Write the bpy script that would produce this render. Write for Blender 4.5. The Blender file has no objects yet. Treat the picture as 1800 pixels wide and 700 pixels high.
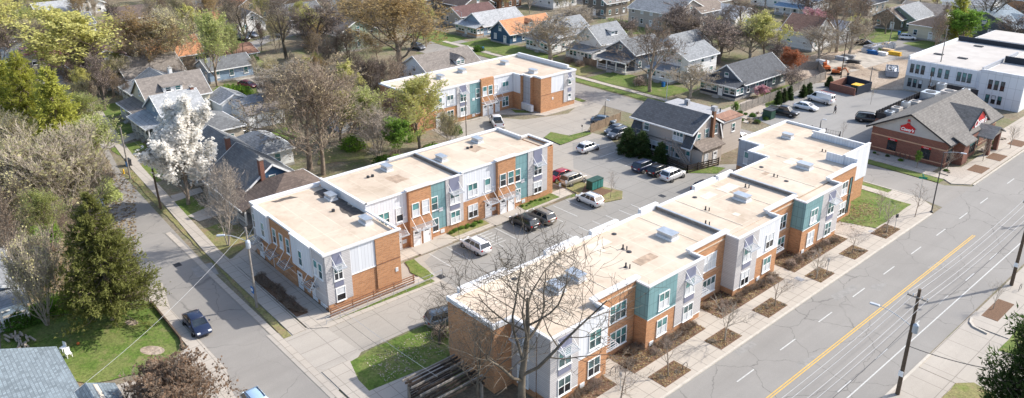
import bpy, math, random
from math import sin, cos, pi, radians, sqrt, atan2
from mathutils import Vector, Matrix
random.seed(7)
SC = bpy.context.scene
COL = SC.collection
# ---------------------------------------------------------------- camera
FPX, CYP = 1356.45, 287.2
YAW, PIT, ROL, CH = -.849495, .372710, -.004947, 46.0
def _axes():
    cy, sy = cos(YAW), sin(YAW)
    f = Vector((sy*cos(PIT), cy*cos(PIT), -sin(PIT)))
    r = Vector((cy, -sy, 0)); u = r.cross(f)
    return r*cos(ROL)+u*sin(ROL), -r*sin(ROL)+u*cos(ROL), f
AR, AU, AF = _axes()
def g(px, py, z=0.0):
    """surveyed photo position (1800x700) -> metres on the level z"""
    d = AR*((px-900)/FPX) - AU*((py-CYP)/FPX) + AF
    t = (z-CH)/d.z
    return d.x*t, d.y*t
def pr(x, y, z=0.0):
    v = Vector((x, y, z-CH)); c = v.dot(AF)
    return 900+FPX*v.dot(AR)/c, CYP-FPX*v.dot(AU)/c
def hgt(x, y, ty):
    lo, hi = 0.0, 44.0
    for _ in range(40):
        m = (lo+hi)/2
        if pr(x, y, m)[1] > ty: lo = m
        else: hi = m
    return lo
cam_d = bpy.data.cameras.new('camera'); cam = bpy.data.objects.new('camera', cam_d); COL.objects.link(cam)
M3 = Matrix((AR, AU, -AF)).transposed()
cam.matrix_world = Matrix.Translation((0, 0, CH)) @ M3.to_4x4()
cam_d.sensor_width = 36; cam_d.lens = 36*FPX/1800; cam_d.shift_y = (CYP-350)/1800
cam_d.clip_start = .5; cam_d.clip_end = 3000
SC.camera = cam
# ---------------------------------------------------------------- light
SUN_EL, SUN_AZ = radians(36.5), math.atan2(.40, .92)      # azimuth clockwise from +Y
W = bpy.data.worlds.new('World'); SC.world = W; W.use_nodes = True
nt = W.node_tree; nt.nodes.clear()
sky = nt.nodes.new('ShaderNodeTexSky'); sky.sky_type = 'NISHITA'; sky.sun_disc = False
sky.sun_elevation = SUN_EL; sky.sun_rotation = SUN_AZ; sky.air_density = 1.0; sky.dust_density = 2.0
bg = nt.nodes.new('ShaderNodeBackground'); bg.inputs[1].default_value = .15
wo = nt.nodes.new('ShaderNodeOutputWorld')
nt.links.new(sky.outputs[0], bg.inputs[0]); nt.links.new(bg.outputs[0], wo.inputs[0])
sd = bpy.data.lights.new('sun', 'SUN'); sd.energy = 3.3; sd.angle = radians(.5); sd.color = (1, .95, .87)
so = bpy.data.objects.new('sun', sd); COL.objects.link(so)
to_sun = Vector((sin(SUN_AZ)*cos(SUN_EL), cos(SUN_AZ)*cos(SUN_EL), sin(SUN_EL)))
so.rotation_euler = to_sun.to_track_quat('Z', 'Y').to_euler(); so.location = (0, 60, 120)
SC.view_settings.view_transform = 'Standard'; SC.view_settings.look = 'None'
SC.view_settings.gamma = 1; SC.view_settings.use_curve_mapping = False
SC.view_settings.exposure = .82
SC.render.engine = 'CYCLES'
# ---------------------------------------------------------------- materials
MATS = {}
class N:
    def __init__(s, name):
        s.m = bpy.data.materials.new(name); s.m.use_nodes = True; s.t = s.m.node_tree
        s.b = s.t.nodes['Principled BSDF']; MATS[name] = s.m
    def n(s, ty, **k):
        o = s.t.nodes.new(ty)
        for a, v in k.items():
            if a.startswith('i_'):
                kk = a[2:]; kk = int(kk) if kk.isdigit() else kk.replace('_', ' ')
                o.inputs[kk].default_value = v
            else: setattr(o, a, v)
        return o
    def l(s, a, b): s.t.links.new(a, b)
    def pos(s, world=False):
        if world: return s.n('ShaderNodeNewGeometry').outputs['Position']
        return s.n('ShaderNodeTexCoord').outputs['Object']
    def noise(s, vec, scale, det=4, rough=.6, dist=0):
        o = s.n('ShaderNodeTexNoise'); o.inputs['Scale'].default_value = scale; o.inputs['Detail'].default_value = det
        o.inputs['Roughness'].default_value = rough; o.inputs['Distortion'].default_value = dist
        s.l(vec, o.inputs['Vector']); return o.outputs['Fac']
    def ramp(s, fac, stops):
        o = s.n('ShaderNodeValToRGB'); e = o.color_ramp.elements
        while len(e) < len(stops): e.new(.5)
        for el, (p, c) in zip(e, stops): el.position = p; el.color = (*c, 1) if len(c) == 3 else c
        s.l(fac, o.inputs[0]); return o.outputs[0]
    def mix(s, f, a, b, mode='MIX'):
        o = s.n('ShaderNodeMix', data_type='RGBA', blend_type=mode)
        for i, v in ((0, f), (6, a), (7, b)):
            if hasattr(v, 'links'): s.l(v, o.inputs[i])
            elif isinstance(v, (int, float)): o.inputs[i].default_value = v
            else: o.inputs[i].default_value = (*v, 1)
        return o.outputs[2]
    def math(s, op, a, b=0.0):
        o = s.n('ShaderNodeMath', operation=op)
        for i, v in ((0, a), (1, b)):
            if hasattr(v, 'links'): s.l(v, o.inputs[i])
            else: o.inputs[i].default_value = v
        return o.outputs[0]
    def scale(s, vec, xyz):
        o = s.n('ShaderNodeVectorMath', operation='MULTIPLY'); s.l(vec, o.inputs[0]); o.inputs[1].default_value = xyz
        return o.outputs[0]
    def wall_uv(s, vec):
        sp = s.n('ShaderNodeSeparateXYZ'); s.l(vec, sp.inputs[0])
        cb = s.n('ShaderNodeCombineXYZ'); s.l(s.math('ADD', sp.outputs[0], sp.outputs[1]), cb.inputs[0]); s.l(sp.outputs[2], cb.inputs[1])
        return cb.outputs[0]
    def grid(s, uv, w, h, mort, off=0.0):
        o = s.n('ShaderNodeTexBrick'); o.offset = off; s.l(uv, o.inputs['Vector'])
        for k, v in (('Scale', 1), ('Brick Width', w), ('Row Height', h), ('Mortar Size', mort), ('Mortar Smooth', .1), ('Bias', 0)): o.inputs[k].default_value = v
        o.inputs['Color1'].default_value = (1, 1, 1, 1); o.inputs['Color2'].default_value = (0, 0, 0, 1); o.inputs['Mortar'].default_value = (.5, .5, .5, 1)
        return o.outputs['Color'], o.outputs['Fac']
    def bump(s, h, strength=.3, dist=.05):
        o = s.n('ShaderNodeBump'); o.inputs['Strength'].default_value = strength; o.inputs['Distance'].default_value = dist
        s.l(h, o.inputs['Height']); s.l(o.outputs[0], s.b.inputs['Normal'])
    def out(s, col, rough=.8, metal=0.0, spec=.3):
        if hasattr(col, 'links'): s.l(col, s.b.inputs['Base Color'])
        else: s.b.inputs['Base Color'].default_value = (*col, 1)
        s.b.inputs['Roughness'].default_value = rough; s.b.inputs['Metallic'].default_value = metal
        s.b.inputs['Specular IOR Level'].default_value = spec
        return s.m
def mul(c, k): return tuple(min(1, x*k) for x in c)
def plain(name, c, rough=.7, metal=0.0, var=.18, sc=1.5, spec=.3, world=False):
    s = N(name); f = s.noise(s.pos(world), sc, 5, .65)
    return s.out(s.ramp(f, [(.3, mul(c, 1-var)), (.7, mul(c, 1+var))]), rough, metal, spec)
def brick_mat(name, c1, c2, mort):
    s = N(name); v = s.pos(); uv = s.wall_uv(v)
    c, f = s.grid(uv, .42, .14, .018, .5)
    base = s.mix(c, c1, c2); base = s.mix(f, base, mort)
    base = s.mix(s.math('MULTIPLY', s.noise(v, .6, 4), .35), base, mul(c1, .55))
    s.bump(f, -.3, .01)
    return s.out(base, .85)
def panel_mat(name, c, w, h, mort=.03, line=.55, rough=.6):
    s = N(name); v = s.pos(); uv = s.wall_uv(v)
    cc, f = s.grid(uv, w, h, mort)
    base = s.mix(cc, mul(c, .93), mul(c, 1.05)); base = s.mix(f, base, mul(c, line))
    st = s.scale(v, (2.2, 2.2, .25))
    base = s.mix(s.math('MULTIPLY', s.noise(st, 1.4, 5), .22), base, mul(c, .6))
    return s.out(base, rough)
brick_mat('brick_orange', (.60, .28, .12), (.40, .165, .065), (.48, .36, .26))
brick_mat('brick_brown', (.27, .12, .06), (.20, .085, .045), (.28, .2, .15))
brick_mat('brick_red', (.24, .085, .055), (.17, .06, .04), (.25, .18, .15))
brick_mat('brick_tan', (.46, .30, .19), (.40, .25, .15), (.4, .33, .26))
panel_mat('siding_gray', (.56, .54, .54), 50, .2, .02, .62)
panel_mat('siding_white', (.86, .86, .85), 50, .22, .02, .72)
panel_mat('siding_blue', (.045, .11, .20), 50, .2, .02, .6)
panel_mat('siding_lightblue', (.30, .40, .52), 50, .2, .02, .6)
panel_mat('siding_slate', (.13, .155, .19), 50, .2, .02, .6)
panel_mat('siding_navy', (.035, .045, .065), 50, .2, .02, .6)
panel_mat('siding_taupe', (.50, .44, .39), 50, .2, .02, .7)
panel_mat('siding_beige', (.55, .49, .41), 50, .22, .02, .7)
panel_mat('siding_green', (.30, .36, .28), 50, .22, .02, .7)
panel_mat('siding_brown', (.20, .17, .14), 50, .22, .02, .7)
panel_mat('siding_tan', (.42, .33, .23), 50, .22, .02, .7)
panel_mat('siding_cream', (.68, .62, .48), 50, .22, .02, .7)
panel_mat('panel_white', (.72, .74, .78), .42, 30, .025, .72)
panel_mat('panel_gray', (.40, .42, .46), .9, 1.2, .03, .6)
panel_mat('panel_teal', (.19, .335, .355), .62, 1.3, .03, .62)
panel_mat('panel_violet', (.21, .22, .30), 20, 20, .01, .9)
panel_mat('panel_wrap', (.74, .76, .79), 1.3, 2.2, .035, .7)
def shingle(name, c, w=.5, h=.32, var=.35):
    s = N(name); v = s.pos()
    sp = s.n('ShaderNodeSeparateXYZ'); s.l(v, sp.inputs[0])
    cb = s.n('ShaderNodeCombineXYZ'); s.l(s.math('ADD', sp.outputs[0], sp.outputs[1]), cb.inputs[0])
    s.l(s.math('MULTIPLY', sp.outputs[2], 1.7), cb.inputs[1])
    cc, f = s.grid(cb.outputs[0], w, h, .02, .5)
    base = s.mix(cc, mul(c, 1-var*.6), mul(c, 1+var*.6)); base = s.mix(f, base, mul(c, .6))
    base = s.mix(s.ramp(s.noise(v, .35, 5), [(.4, (0, 0, 0)), (.75, (.5, .5, .5))]), base, mul(c, 1.35))
    s.bump(cc, .25, .02)
    return s.out(base, .9)
for nm, c in (('shingle_slate', (.15, .155, .16)), ('shingle_dark', (.085, .09, .10)), ('shingle_brown', (.20, .165, .14)),
              ('shingle_umber', (.13, .10, .085)), ('shingle_bluegray', (.19, .24, .29)), ('shingle_lightgray', (.36, .37, .38)),
              ('shingle_orange', (.52, .25, .13)), ('shingle_taupe', (.22, .195, .175)), ('shingle_pewter', (.24, .25, .26)),
              ('shingle_store', (.165, .155, .145)), ('shingle_maroon', (.13, .075, .07)), ('shingle_rust', (.30, .17, .12)), ('shingle_blue', (.22, .31, .40))):
    shingle(nm, c)
shingle('shingle_bluemottled', (.165, .20, .225), .3, .2, .5)
plain('trim_white', (.82, .82, .81), .5, var=.06)
plain('coping_white', (.72, .72, .73), .45, var=.06)
plain('trim_dark', (.03, .03, .035), .5)
plain('door_white', (.78, .78, .78), .5, var=.05)
plain('metal_galv', (.50, .53, .56), .35, .6, var=.15)
plain('metal_light', (.50, .53, .57), .4, .2, var=.1)
plain('metal_dark', (.06, .06, .065), .45, .3)
plain('metal_teal', (.05, .22, .2), .5)
plain('blind_white', (.62, .64, .66), .5, var=.1)
plain('ac_blue', (.35, .5, .62), .3, .3, var=.2)
plain('wood_pole', (.12, .085, .06), .9, var=.3, sc=4)
plain('wood_dark', (.055, .042, .035), .9, var=.35, sc=3)
plain('wood_gray', (.28, .25, .22), .9, var=.3, sc=3)
plain('wood_fence', (.27, .20, .14), .9, var=.3, sc=3)
plain('wood_new', (.55, .42, .27), .8, var=.25, sc=3)
plain('rubber', (.02, .02, .02), .8)
plain('rim', (.45, .45, .47), .3, .7)
plain('red_lamp', (.35, .01, .01), .25)
plain('clear_lamp', (.75, .77, .8), .15)
plain('yellow_paint', (.75, .45, .04), .6)
plain('green_box', (.03, .075, .055), .5)
plain('orange_paint', (.50, .13, .04), .45)
plain('blue_plastic', (.02, .14, .40), .45)
plain('red_paint', (.50, .015, .02), .45, var=.06)
plain('red_pale', (.45, .05, .04), .5)
plain('mulch', (.16, .095, .06), .95, var=.5, sc=7)
plain('gravel', (.40, .35, .30), .95, var=.4, sc=9)
plain('white_sign', (.85, .85, .85), .4, var=.03)
plain('green_sign', (.01, .24, .16), .4)
plain('skin', (.42, .25, .17), .6); plain('cloth_dark', (.035, .037, .045), .9); plain('cloth_gray', (.10, .10, .11), .9)
plain('hair', (.03, .02, .015), .9)
plain('gable_gray', (.44, .43, .41), .8, var=.06)
plain('band_tan', (.50, .33, .22), .8)
plain('wire_dark', (.08, .08, .08), .6); plain('wire_light', (.55, .55, .55), .4)
plain('tarp_dark', (.03, .035, .045), .7)
plain('foundation', (.38, .36, .33), .9)
def glassm(name, c, rough=.12):
    s = N(name); f = s.noise(s.pos(), .9, 2)
    return s.out(s.ramp(f, [(.35, mul(c, .6)), (.7, mul(c, 1.6))]), rough, 0, .8)
glassm('glass', (.05, .10, .11)); glassm('glass_dark', (.018, .022, .028)); glassm('car_glass', (.02, .028, .035), .08)
glassm('glass_teal', (.07, .20, .20))
def carpaint(name, c, metal=.25):
    s = N(name); s.out(c, .3, metal, .6); s.b.inputs['Coat Weight'].default_value = .6; s.b.inputs['Coat Roughness'].default_value = .08
for nm, c in (('white', (.80, .80, .80)), ('black', (.015, .016, .02)), ('navy', (.02, .03, .07)), ('silver', (.42, .43, .45)), ('gold', (.25, .22, .18)),
              ('red', (.35, .015, .03)), ('tan', (.42, .38, .32)), ('gray', (.12, .13, .15)), ('steel', (.11, .15, .2)), ('lightblue', (.42, .58, .75)), ('maroon', (.14, .01, .02))):
    carpaint('paint_'+nm, c)
# membrane roof: cream, dirty, with seams
s = N('roof_membrane'); v = s.pos(True)
c, f = s.grid(v, 6.1, 2.4, .05)
base = s.mix(c, (.54, .445, .35), (.60, .495, .39))
base = s.mix(f, base, (.66, .57, .45))
base = s.mix(s.ramp(s.noise(v, .16, 6, .7, .6), [(.46, (0, 0, 0)), (.75, (.7, .7, .7))]), base, (.37, .285, .20))
base = s.mix(s.ramp(s.noise(v, .9, 6, .75), [(.5, (0, 0, 0)), (.78, (.6, .6, .6))]), base, (.34, .26, .185))
base = s.mix(s.ramp(s.noise(v, .07, 3), [(.5, (0, 0, 0)), (.62, (.45, .45, .45))]), base, (.67, .60, .49))
s.out(base, .75)
plain('roof_ballast', (.36, .36, .37), .9, var=.15, sc=2)
plain('slab_pale', (.40, .36, .31), .9, var=.3, sc=.5)
plain('roof_stain_shade', (.11, .095, .085), .95, var=.5, sc=1.5)  # dark roof stains, one with a wall shadow painted in
plain('roof_patch', (.40, .30, .22), .9, var=.35, sc=1.2)
plain('roof_seal', (.66, .58, .47), .8, var=.15, sc=2)
plain('roof_white', (.47, .44, .41), .8, var=.1, sc=.4)
def road(name, c, crack=.35, patch=(.6, 1.25), crk=.16, joints=None):
    s = N(name); v = s.pos(True)
    base = s.ramp(s.noise(v, .09, 6, .65), [(.3, mul(c, patch[0]+.25)), (.7, mul(c, patch[1]-.1))])
    fine = s.noise(v, 14, 3, .8); base = s.mix(.25, base, s.ramp(fine, [(.3, mul(c, .5)), (.7, mul(c, 1.6))]))
    st = s.noise(s.scale(v, (.9, .05, 1)), 1, 4); base = s.mix(s.math('MULTIPLY', st, .55), base, mul(c, .66))
    vo = s.n('ShaderNodeTexVoronoi', feature='DISTANCE_TO_EDGE'); vo.inputs['Scale'].default_value = crk
    nz = s.n('ShaderNodeTexNoise'); nz.inputs['Scale'].default_value = .7; nz.inputs['Detail'].default_value = 5; s.l(v, nz.inputs['Vector'])
    ad = s.n('ShaderNodeVectorMath', operation='MULTIPLY_ADD'); s.l(nz.outputs['Color'], ad.inputs[0]); ad.inputs[1].default_value = (1.5, 1.5, 0); s.l(v, ad.inputs[2])
    s.l(ad.outputs[0], vo.inputs['Vector'])
    cr = s.ramp(vo.outputs['Distance'], [(.0, (1, 1, 1)), (.0085*crk/.16, (0, 0, 0))])
    msk = s.ramp(s.noise(v, .06, 2), [(.35, (0, 0, 0)), (.5, (1, 1, 1))])
    base = s.mix(s.math('MULTIPLY', s.math('MULTIPLY', cr, msk), crack*2), base, mul(c, .28))
    if joints:
        cc, f = s.grid(v, joints[0], joints[1], .035)
        base = s.mix(s.math('MULTIPLY', f, .75), base, mul(c, .42)); base = s.mix(s.math('MULTIPLY', cc, .08), base, mul(c, 1.3))
    s.out(base, .9)
road('asphalt_avenue', (.29, .275, .255), .30)
road('asphalt_street', (.30, .28, .255), .25)
road('asphalt_lot', (.30, .29, .275), .1)
road('concrete_lot', (.375, .34, .295), .1, joints=(4.6, 4.6))
road('concrete_gray', (.30, .285, .26), .1, joints=(4.6, 4.6))
road('concrete_walk', (.47, .42, .36), .05, joints=(1.55, 1.55))
road('concrete_drive', (.43, .39, .34), .08, joints=(3, 3))
plain('kerb', (.50, .46, .40), .9, var=.12, world=True)
plain('line_white', (.52, .52, .50), .8, var=.25, sc=6, world=True)
plain('line_yellow', (.68, .42, .08), .8, var=.2, sc=6, world=True)
plain('patch_gray', (.27, .26, .245), .9, world=True)
def ground(name, stops, sc=.12, fine=3.0, bare=(.24, .17, .11), barelo=.55):
    s = N(name); v = s.pos(True)
    base = s.ramp(s.noise(v, sc, 7, .7, .3), stops)
    fn = s.ramp(s.noise(v, fine, 4, .8), [(.3, (.35, .35, .35)), (.7, (1.55, 1.55, 1.55))])
    base = s.mix(.75, base, fn, 'MULTIPLY')
    base = s.mix(s.ramp(s.noise(v, .45, 6, .7), [(barelo, (0, 0, 0)), (barelo+.13, (.8, .8, .8))]), base, bare)
    base = s.mix(s.ramp(s.noise(v, .9, 5, .75), [(.5, (0, 0, 0)), (.68, (.55, .55, .55))]), base, mul(bare, 1.0) if name != 'lawn' else (.22, .21, .08))
    s.bump(s.noise(v, 6, 4, .8), .6, .08)
    s.out(base, .95)
ground('ground_mixed', [(.28, (.09, .15, .03)), (.42, (.17, .17, .09)), (.52, (.23, .20, .14)), (.62, (.16, .13, .09)), (.72, (.10, .16, .03))], .09, 2.5)
ground('lawn', [(.3, (.07, .115, .02)), (.45, (.105, .165, .028)), (.6, (.16, .185, .055)), (.75, (.10, .16, .025))], .35, 3.5, (.25, .21, .11), .58)
ground('lawn_dry', [(.3, (.16, .17, .06)), (.5, (.25, .23, .10)), (.7, (.13, .19, .03))], .3, 4, (.28, .20, .12), .52)
ground('dirt', [(.3, (.28, .215, .155)), (.5, (.40, .32, .245)), (.7, (.48, .40, .32))], .12, 3, (.18, .13, .10), .58)
ground('undergrowth', [(.3, (.15, .11, .07)), (.5, (.24, .19, .12)), (.7, (.12, .14, .04))], .25, 3, (.3, .24, .17), .55)
def leaf(name, c, var=.45, trans=.25):
    s = N(name); v = s.pos()
    base = s.ramp(s.noise(v, .8, 5, .8), [(.3, mul(c, 1-var)), (.5, c), (.7, mul(c, 1+var))])
    s.out(base, .7, 0, .2)
    t = s.n('ShaderNodeBsdfTranslucent'); s.l(base, t.inputs[0]); mx = s.n('ShaderNodeMixShader'); mx.inputs[0].default_value = trans+.2
    s.l(s.b.outputs[0], mx.inputs[1]); s.l(t.outputs[0], mx.inputs[2]); s.l(mx.outputs[0], s.t.nodes['Material Output'].inputs[0])
for nm, c in (('leaf_yellow', (.58, .56, .20)), ('leaf_lime', (.46, .50, .19)), ('leaf_tan', (.42, .31, .15)), ('leaf_green', (.10, .20, .03)), ('leaf_bright', (.20, .34, .05)),
              ('leaf_cedar', (.17, .18, .05)), ('leaf_pine', (.42, .43, .09)), ('leaf_dark', (.06, .10, .03)), ('leaf_rust', (.40, .15, .07)), ('leaf_brown', (.22, .145, .095)),
              ('leaf_bud', (.40, .33, .21)), ('leaf_olive', (.52, .48, .26)), ('leaf_mauve', (.42, .33, .28))):
    leaf(nm, c)
leaf('blossom_white', (.86, .84, .80), .1, .4); leaf('blossom_pink', (.62, .34, .38), .25)
leaf('leaf_redbud', (.35, .13, .22), .3)
plain('bark', (.25, .20, .155), .95, var=.45, sc=3); plain('bark_gray', (.36, .31, .25), .95, var=.35, sc=3); plain('bark_light', (.42, .36, .30), .95, var=.3, sc=2)
plain('bark_dark', (.13, .105, .09), .95, var=.4, sc=3); plain('bark_moss', (.13, .11, .085), .95, var=.5, sc=1.2)
# ---------------------------------------------------------------- mesh builder
ORG = {}
class MB:
    def __init__(s): s.v = []; s.f = []; s.mi = []
    def add(s, pts, faces, m=0):
        o = len(s.v); s.v += [tuple(p) for p in pts]
        for f in faces: s.f.append([o+i for i in f]); s.mi.append(m)
        return s
    def hexa(s, p, m=0):   # p: 4 bottom ccw, 4 top ccw
        return s.add(p, [(3, 2, 1, 0), (4, 5, 6, 7), (0, 1, 5, 4), (1, 2, 6, 5), (2, 3, 7, 6), (3, 0, 4, 7)], m)
    def box(s, x0, x1, y0, y1, z0, z1, m=0):
        x0, x1 = sorted((x0, x1)); y0, y1 = sorted((y0, y1)); z0, z1 = sorted((z0, z1))
        return s.hexa([(x0, y0, z0), (x1, y0, z0), (x1, y1, z0), (x0, y1, z0), (x0, y0, z1), (x1, y0, z1), (x1, y1, z1), (x0, y1, z1)], m)
    def prism(s, pts, z0, z1, m=0):
        n = len(pts)
        a = sum(pts[i][0]*pts[(i+1) % n][1]-pts[(i+1) % n][0]*pts[i][1] for i in range(n))
        if a < 0: pts = pts[::-1]
        zz = z1 if callable(z1) else (lambda x, y: z1)
        return s.add([(x, y, z0) for x, y in pts]+[(x, y, zz(x, y)) for x, y in pts],
                     [tuple(range(n))[::-1], tuple(range(n, 2*n))]+[(i, (i+1) % n, n+(i+1) % n, n+i) for i in range(n)], m)
    def tube(s, p, q, r0, r1=None, n=6, m=0, cap=True):
        r1 = r0 if r1 is None else r1
        p = Vector(p); q = Vector(q); d = q-p
        if d.length < 1e-6: return s
        d.normalize(); a = d.orthogonal().normalized(); b = d.cross(a)
        pts = []
        for c, r in ((p, r0), (q, r1)):
            for i in range(n):
                t = 2*pi*i/n; pts.append(c+a*(r*cos(t))+b*(r*sin(t)))
        fs = [(i, (i+1) % n, n+(i+1) % n, n+i) for i in range(n)]
        if cap: fs += [tuple(range(n))[::-1], tuple(range(n, 2*n))]
        return s.add(pts, fs, m)
    def bar(s, p, q, w, h, m=0):
        p = Vector(p); q = Vector(q); d = (q-p).normalized(); up = Vector((0, 0, 1))
        a = d.cross(up)
        a = a.normalized() if a.length > 1e-3 else Vector((1, 0, 0))
        b = a.cross(d).normalized(); a = a*w/2; b = b*h/2
        return s.hexa([p-a-b, p+a-b, q+a-b, q-a-b, p-a+b, p+a+b, q+a+b, q-a+b], m)
    def lathe(s, c, prof, n=16, m=0):
        pts = []; fs = []
        for r, z in prof:
            for i in range(n): pts.append((c[0]+r*cos(2*pi*i/n), c[1]+r*sin(2*pi*i/n), c[2]+z))
        for k in range(len(prof)-1):
            for i in range(n): fs.append((k*n+i, k*n+(i+1) % n, (k+1)*n+(i+1) % n, (k+1)*n+i))
        fs += [tuple(range(n))[::-1], tuple(range((len(prof)-1)*n, len(prof)*n))]
        return s.add(pts, fs, m)
    def mesh(s, name, mats, org=(0, 0, 0), smooth=False):
        me = bpy.data.meshes.new(name)
        me.from_pydata([(x-org[0], y-org[1], z-org[2]) for x, y, z in s.v], [], s.f)
        for m in ([mats] if isinstance(mats, str) else mats): me.materials.append(MATS[m])
        if not isinstance(mats, str): me.polygons.foreach_set('material_index', s.mi)
        if smooth: me.polygons.foreach_set('use_smooth', [True]*len(s.f))
        me.update(); return me
    def build(s, name, mats, parent=None, smooth=False, label=None, kind=None, bevel=0):
        if not s.f: return None
        org = ORG.get(parent.name, (0, 0, 0)) if parent else (0, 0, 0)
        o = bpy.data.objects.new(name, s.mesh(name, mats, org, smooth)); COL.objects.link(o)
        if parent: o.parent = parent; ORG[o.name] = org
        if label: o['label'] = label
        if kind: o['kind'] = kind
        if bevel:
            b = o.modifiers.new('bevel', 'BEVEL'); b.width = bevel; b.segments = 2; b.limit_method = 'ANGLE'
        return o
    def thing(s, name, mats, label, cat, group=None, org=None, smooth=False, kind=None, bevel=0):
        if org is None:
            xs = [p[0] for p in s.v]; ys = [p[1] for p in s.v]; zs = [p[2] for p in s.v]
            org = ((min(xs)+max(xs))/2, (min(ys)+max(ys))/2, min(zs))
        o = bpy.data.objects.new(name, s.mesh(name, mats, org, smooth)); COL.objects.link(o); o.location = org
        tag(o, label, cat, group, kind); ORG[o.name] = org
        if bevel:
            b = o.modifiers.new('bevel', 'BEVEL'); b.width = bevel; b.segments = 2; b.limit_method = 'ANGLE'
        return o
def tag(o, label=None, cat=None, group=None, kind=None):
    if label: o['label'] = label
    if cat: o['category'] = cat
    if group: o['group'] = group
    if kind: o['kind'] = kind
    return o
def thing(name, label, cat, loc=(0, 0, 0), group=None):
    o = bpy.data.objects.new(name, None); COL.objects.link(o); o.location = loc; o.empty_display_size = .5
    ORG[o.name] = tuple(loc) if len(loc) == 3 else (*loc, 0); return tag(o, label, cat, group)
def kids(o): return [c for c in KID.get(o.name, [])]
KID = {}
def index_kids():
    KID.clear()
    for o in COL.objects:
        if o.parent: KID.setdefault(o.parent.name, []).append(o)
def copy_tree(o, parent=None):
    c = o.copy(); COL.objects.link(c); c.parent = parent
    for ch in kids(o): copy_tree(ch, c)
    return c
USED = set()
def place(proto, x, y, rz=0, z=0, label=None, group=None, sc=1, mat=None, tilt=None, cat=None):
    """first use moves the built thing itself, later ones copy it with all its parts"""
    if proto.name in USED: o = copy_tree(proto)
    else: o = proto; USED.add(proto.name)
    o.location = (x, y, z); o.rotation_euler = (tilt[0] if tilt else 0, tilt[1] if tilt else 0, rz)
    o.scale = (sc, sc, sc) if not isinstance(sc, tuple) else sc
    if label: o['label'] = label
    if group: o['group'] = group
    if cat: o['category'] = cat
    return o
def struct(name, pts, mat, z, thick=0.0):
    mb = MB()
    if thick: mb.prism(pts, z-thick, z)
    else: mb.prism(pts, z-.3, z)
    o = mb.build(name, mat); o['kind'] = 'structure'; return o
def rect(x0, x1, y0, y1): return [(x0, y0), (x1, y0), (x1, y1), (x0, y1)]
def ragged(pts, amp=.35, step=1.5):
    out = []
    for i in range(len(pts)):
        a = Vector(pts[i]); b = Vector(pts[(i+1) % len(pts)]); n = max(1, int((b-a).length/step))
        for k in range(n):
            p = a.lerp(b, k/n); out.append((p.x+random.uniform(-amp, amp), p.y+random.uniform(-amp, amp)))
    return out
# ================================================================ SETTING
ZR = .02
gmb = MB(); gmb.add([(-1500, -600, 0), (900, -600, 0), (900, 1800, 0), (-1500, 1800, 0)], [(0, 1, 2, 3)])
go = gmb.build('ground', 'ground_mixed'); go['kind'] = 'structure'
def flat(name, pts, mat, z):
    m = MB(); n = len(pts)
    a = sum(pts[i][0]*pts[(i+1) % n][1]-pts[(i+1) % n][0]*pts[i][1] for i in range(n))
    m.add([(x, y, z) for x, y in (pts if a > 0 else pts[::-1])], [tuple(range(n))])
    o = m.build(name, mat); o['kind'] = 'structure'; return o
def slab(name, pts, mat, h):
    o = MB().prism(pts, -.3, h).build(name, mat); o['kind'] = 'structure'; return o
# avenue
flat('avenue_road', rect(-34.5, -21.2, -60, 420), 'asphalt_avenue', .02)
# side street between the corner lots
flat('side_street_road', [(-34.49, 111.6), (-34.49, 122.8), (-37.5, 120.2), (-170, 121.2), (-170, 112.6), (-52, 112.6), (-38.5, 112.6)], 'asphalt_street', .024)
# left street
LS = [(-20, 19.2), (-76, 19.4), (-90, 20.5), (-108, 22.6), (-125, 24.3), (-140, 26.2), (-175, 30.2), (-260, 36),
      (-260, 42), (-175, 36), (-150, 32), (-139, 30.2), (-127, 28.6), (-108, 27.8), (-91, 27.2), (-70, 26.3), (-20, 26.3)]
flat('left_street_road', LS, 'asphalt_street', .016)
# concrete parking court and drives
flat('parking_court', [(-66.4, 26.3), (-59.3, 26.3), (-59.3, 104.5), (-63.6, 104.5), (-68.9, 97.4), (-80.5, 95.6), (-86.7, 99.2), (-91, 98.2),
     (-100, 112.6), (-106, 112.6), (-104.3, 110.2), (-102.6, 107), (-101, 103.5), (-104, 94.5), (-112.8, 88.5), (-112.8, 78), (-95, 76), (-86, 76.5), (-72, 76.5), (-72, 45), (-66.4, 33)], 'concrete_lot', .03)
flat('parking_surface', [(-66.2, 46.5), (-59.35, 46.5), (-59.35, 104.4), (-63.6, 104.4), (-68.9, 97.2), (-80.4, 95.4), (-86.5, 99), (-88.5, 92), (-80, 83.5), (-71.7, 83.2), (-66.8, 80.5), (-67.5, 76.8), (-72.2, 74.8), (-71.9, 50.5), (-70.5, 47.5)], 'concrete_gray', .034)
flat('drive_apron', [(-68.5, 25.9), (-54.5, 25.9), (-59.31, 31.8), (-66.39, 31.2)], 'concrete_drive', .045)
flat('gutter', rect(-100, -20, 26.3, 27.0), 'concrete_walk', .05)
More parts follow.
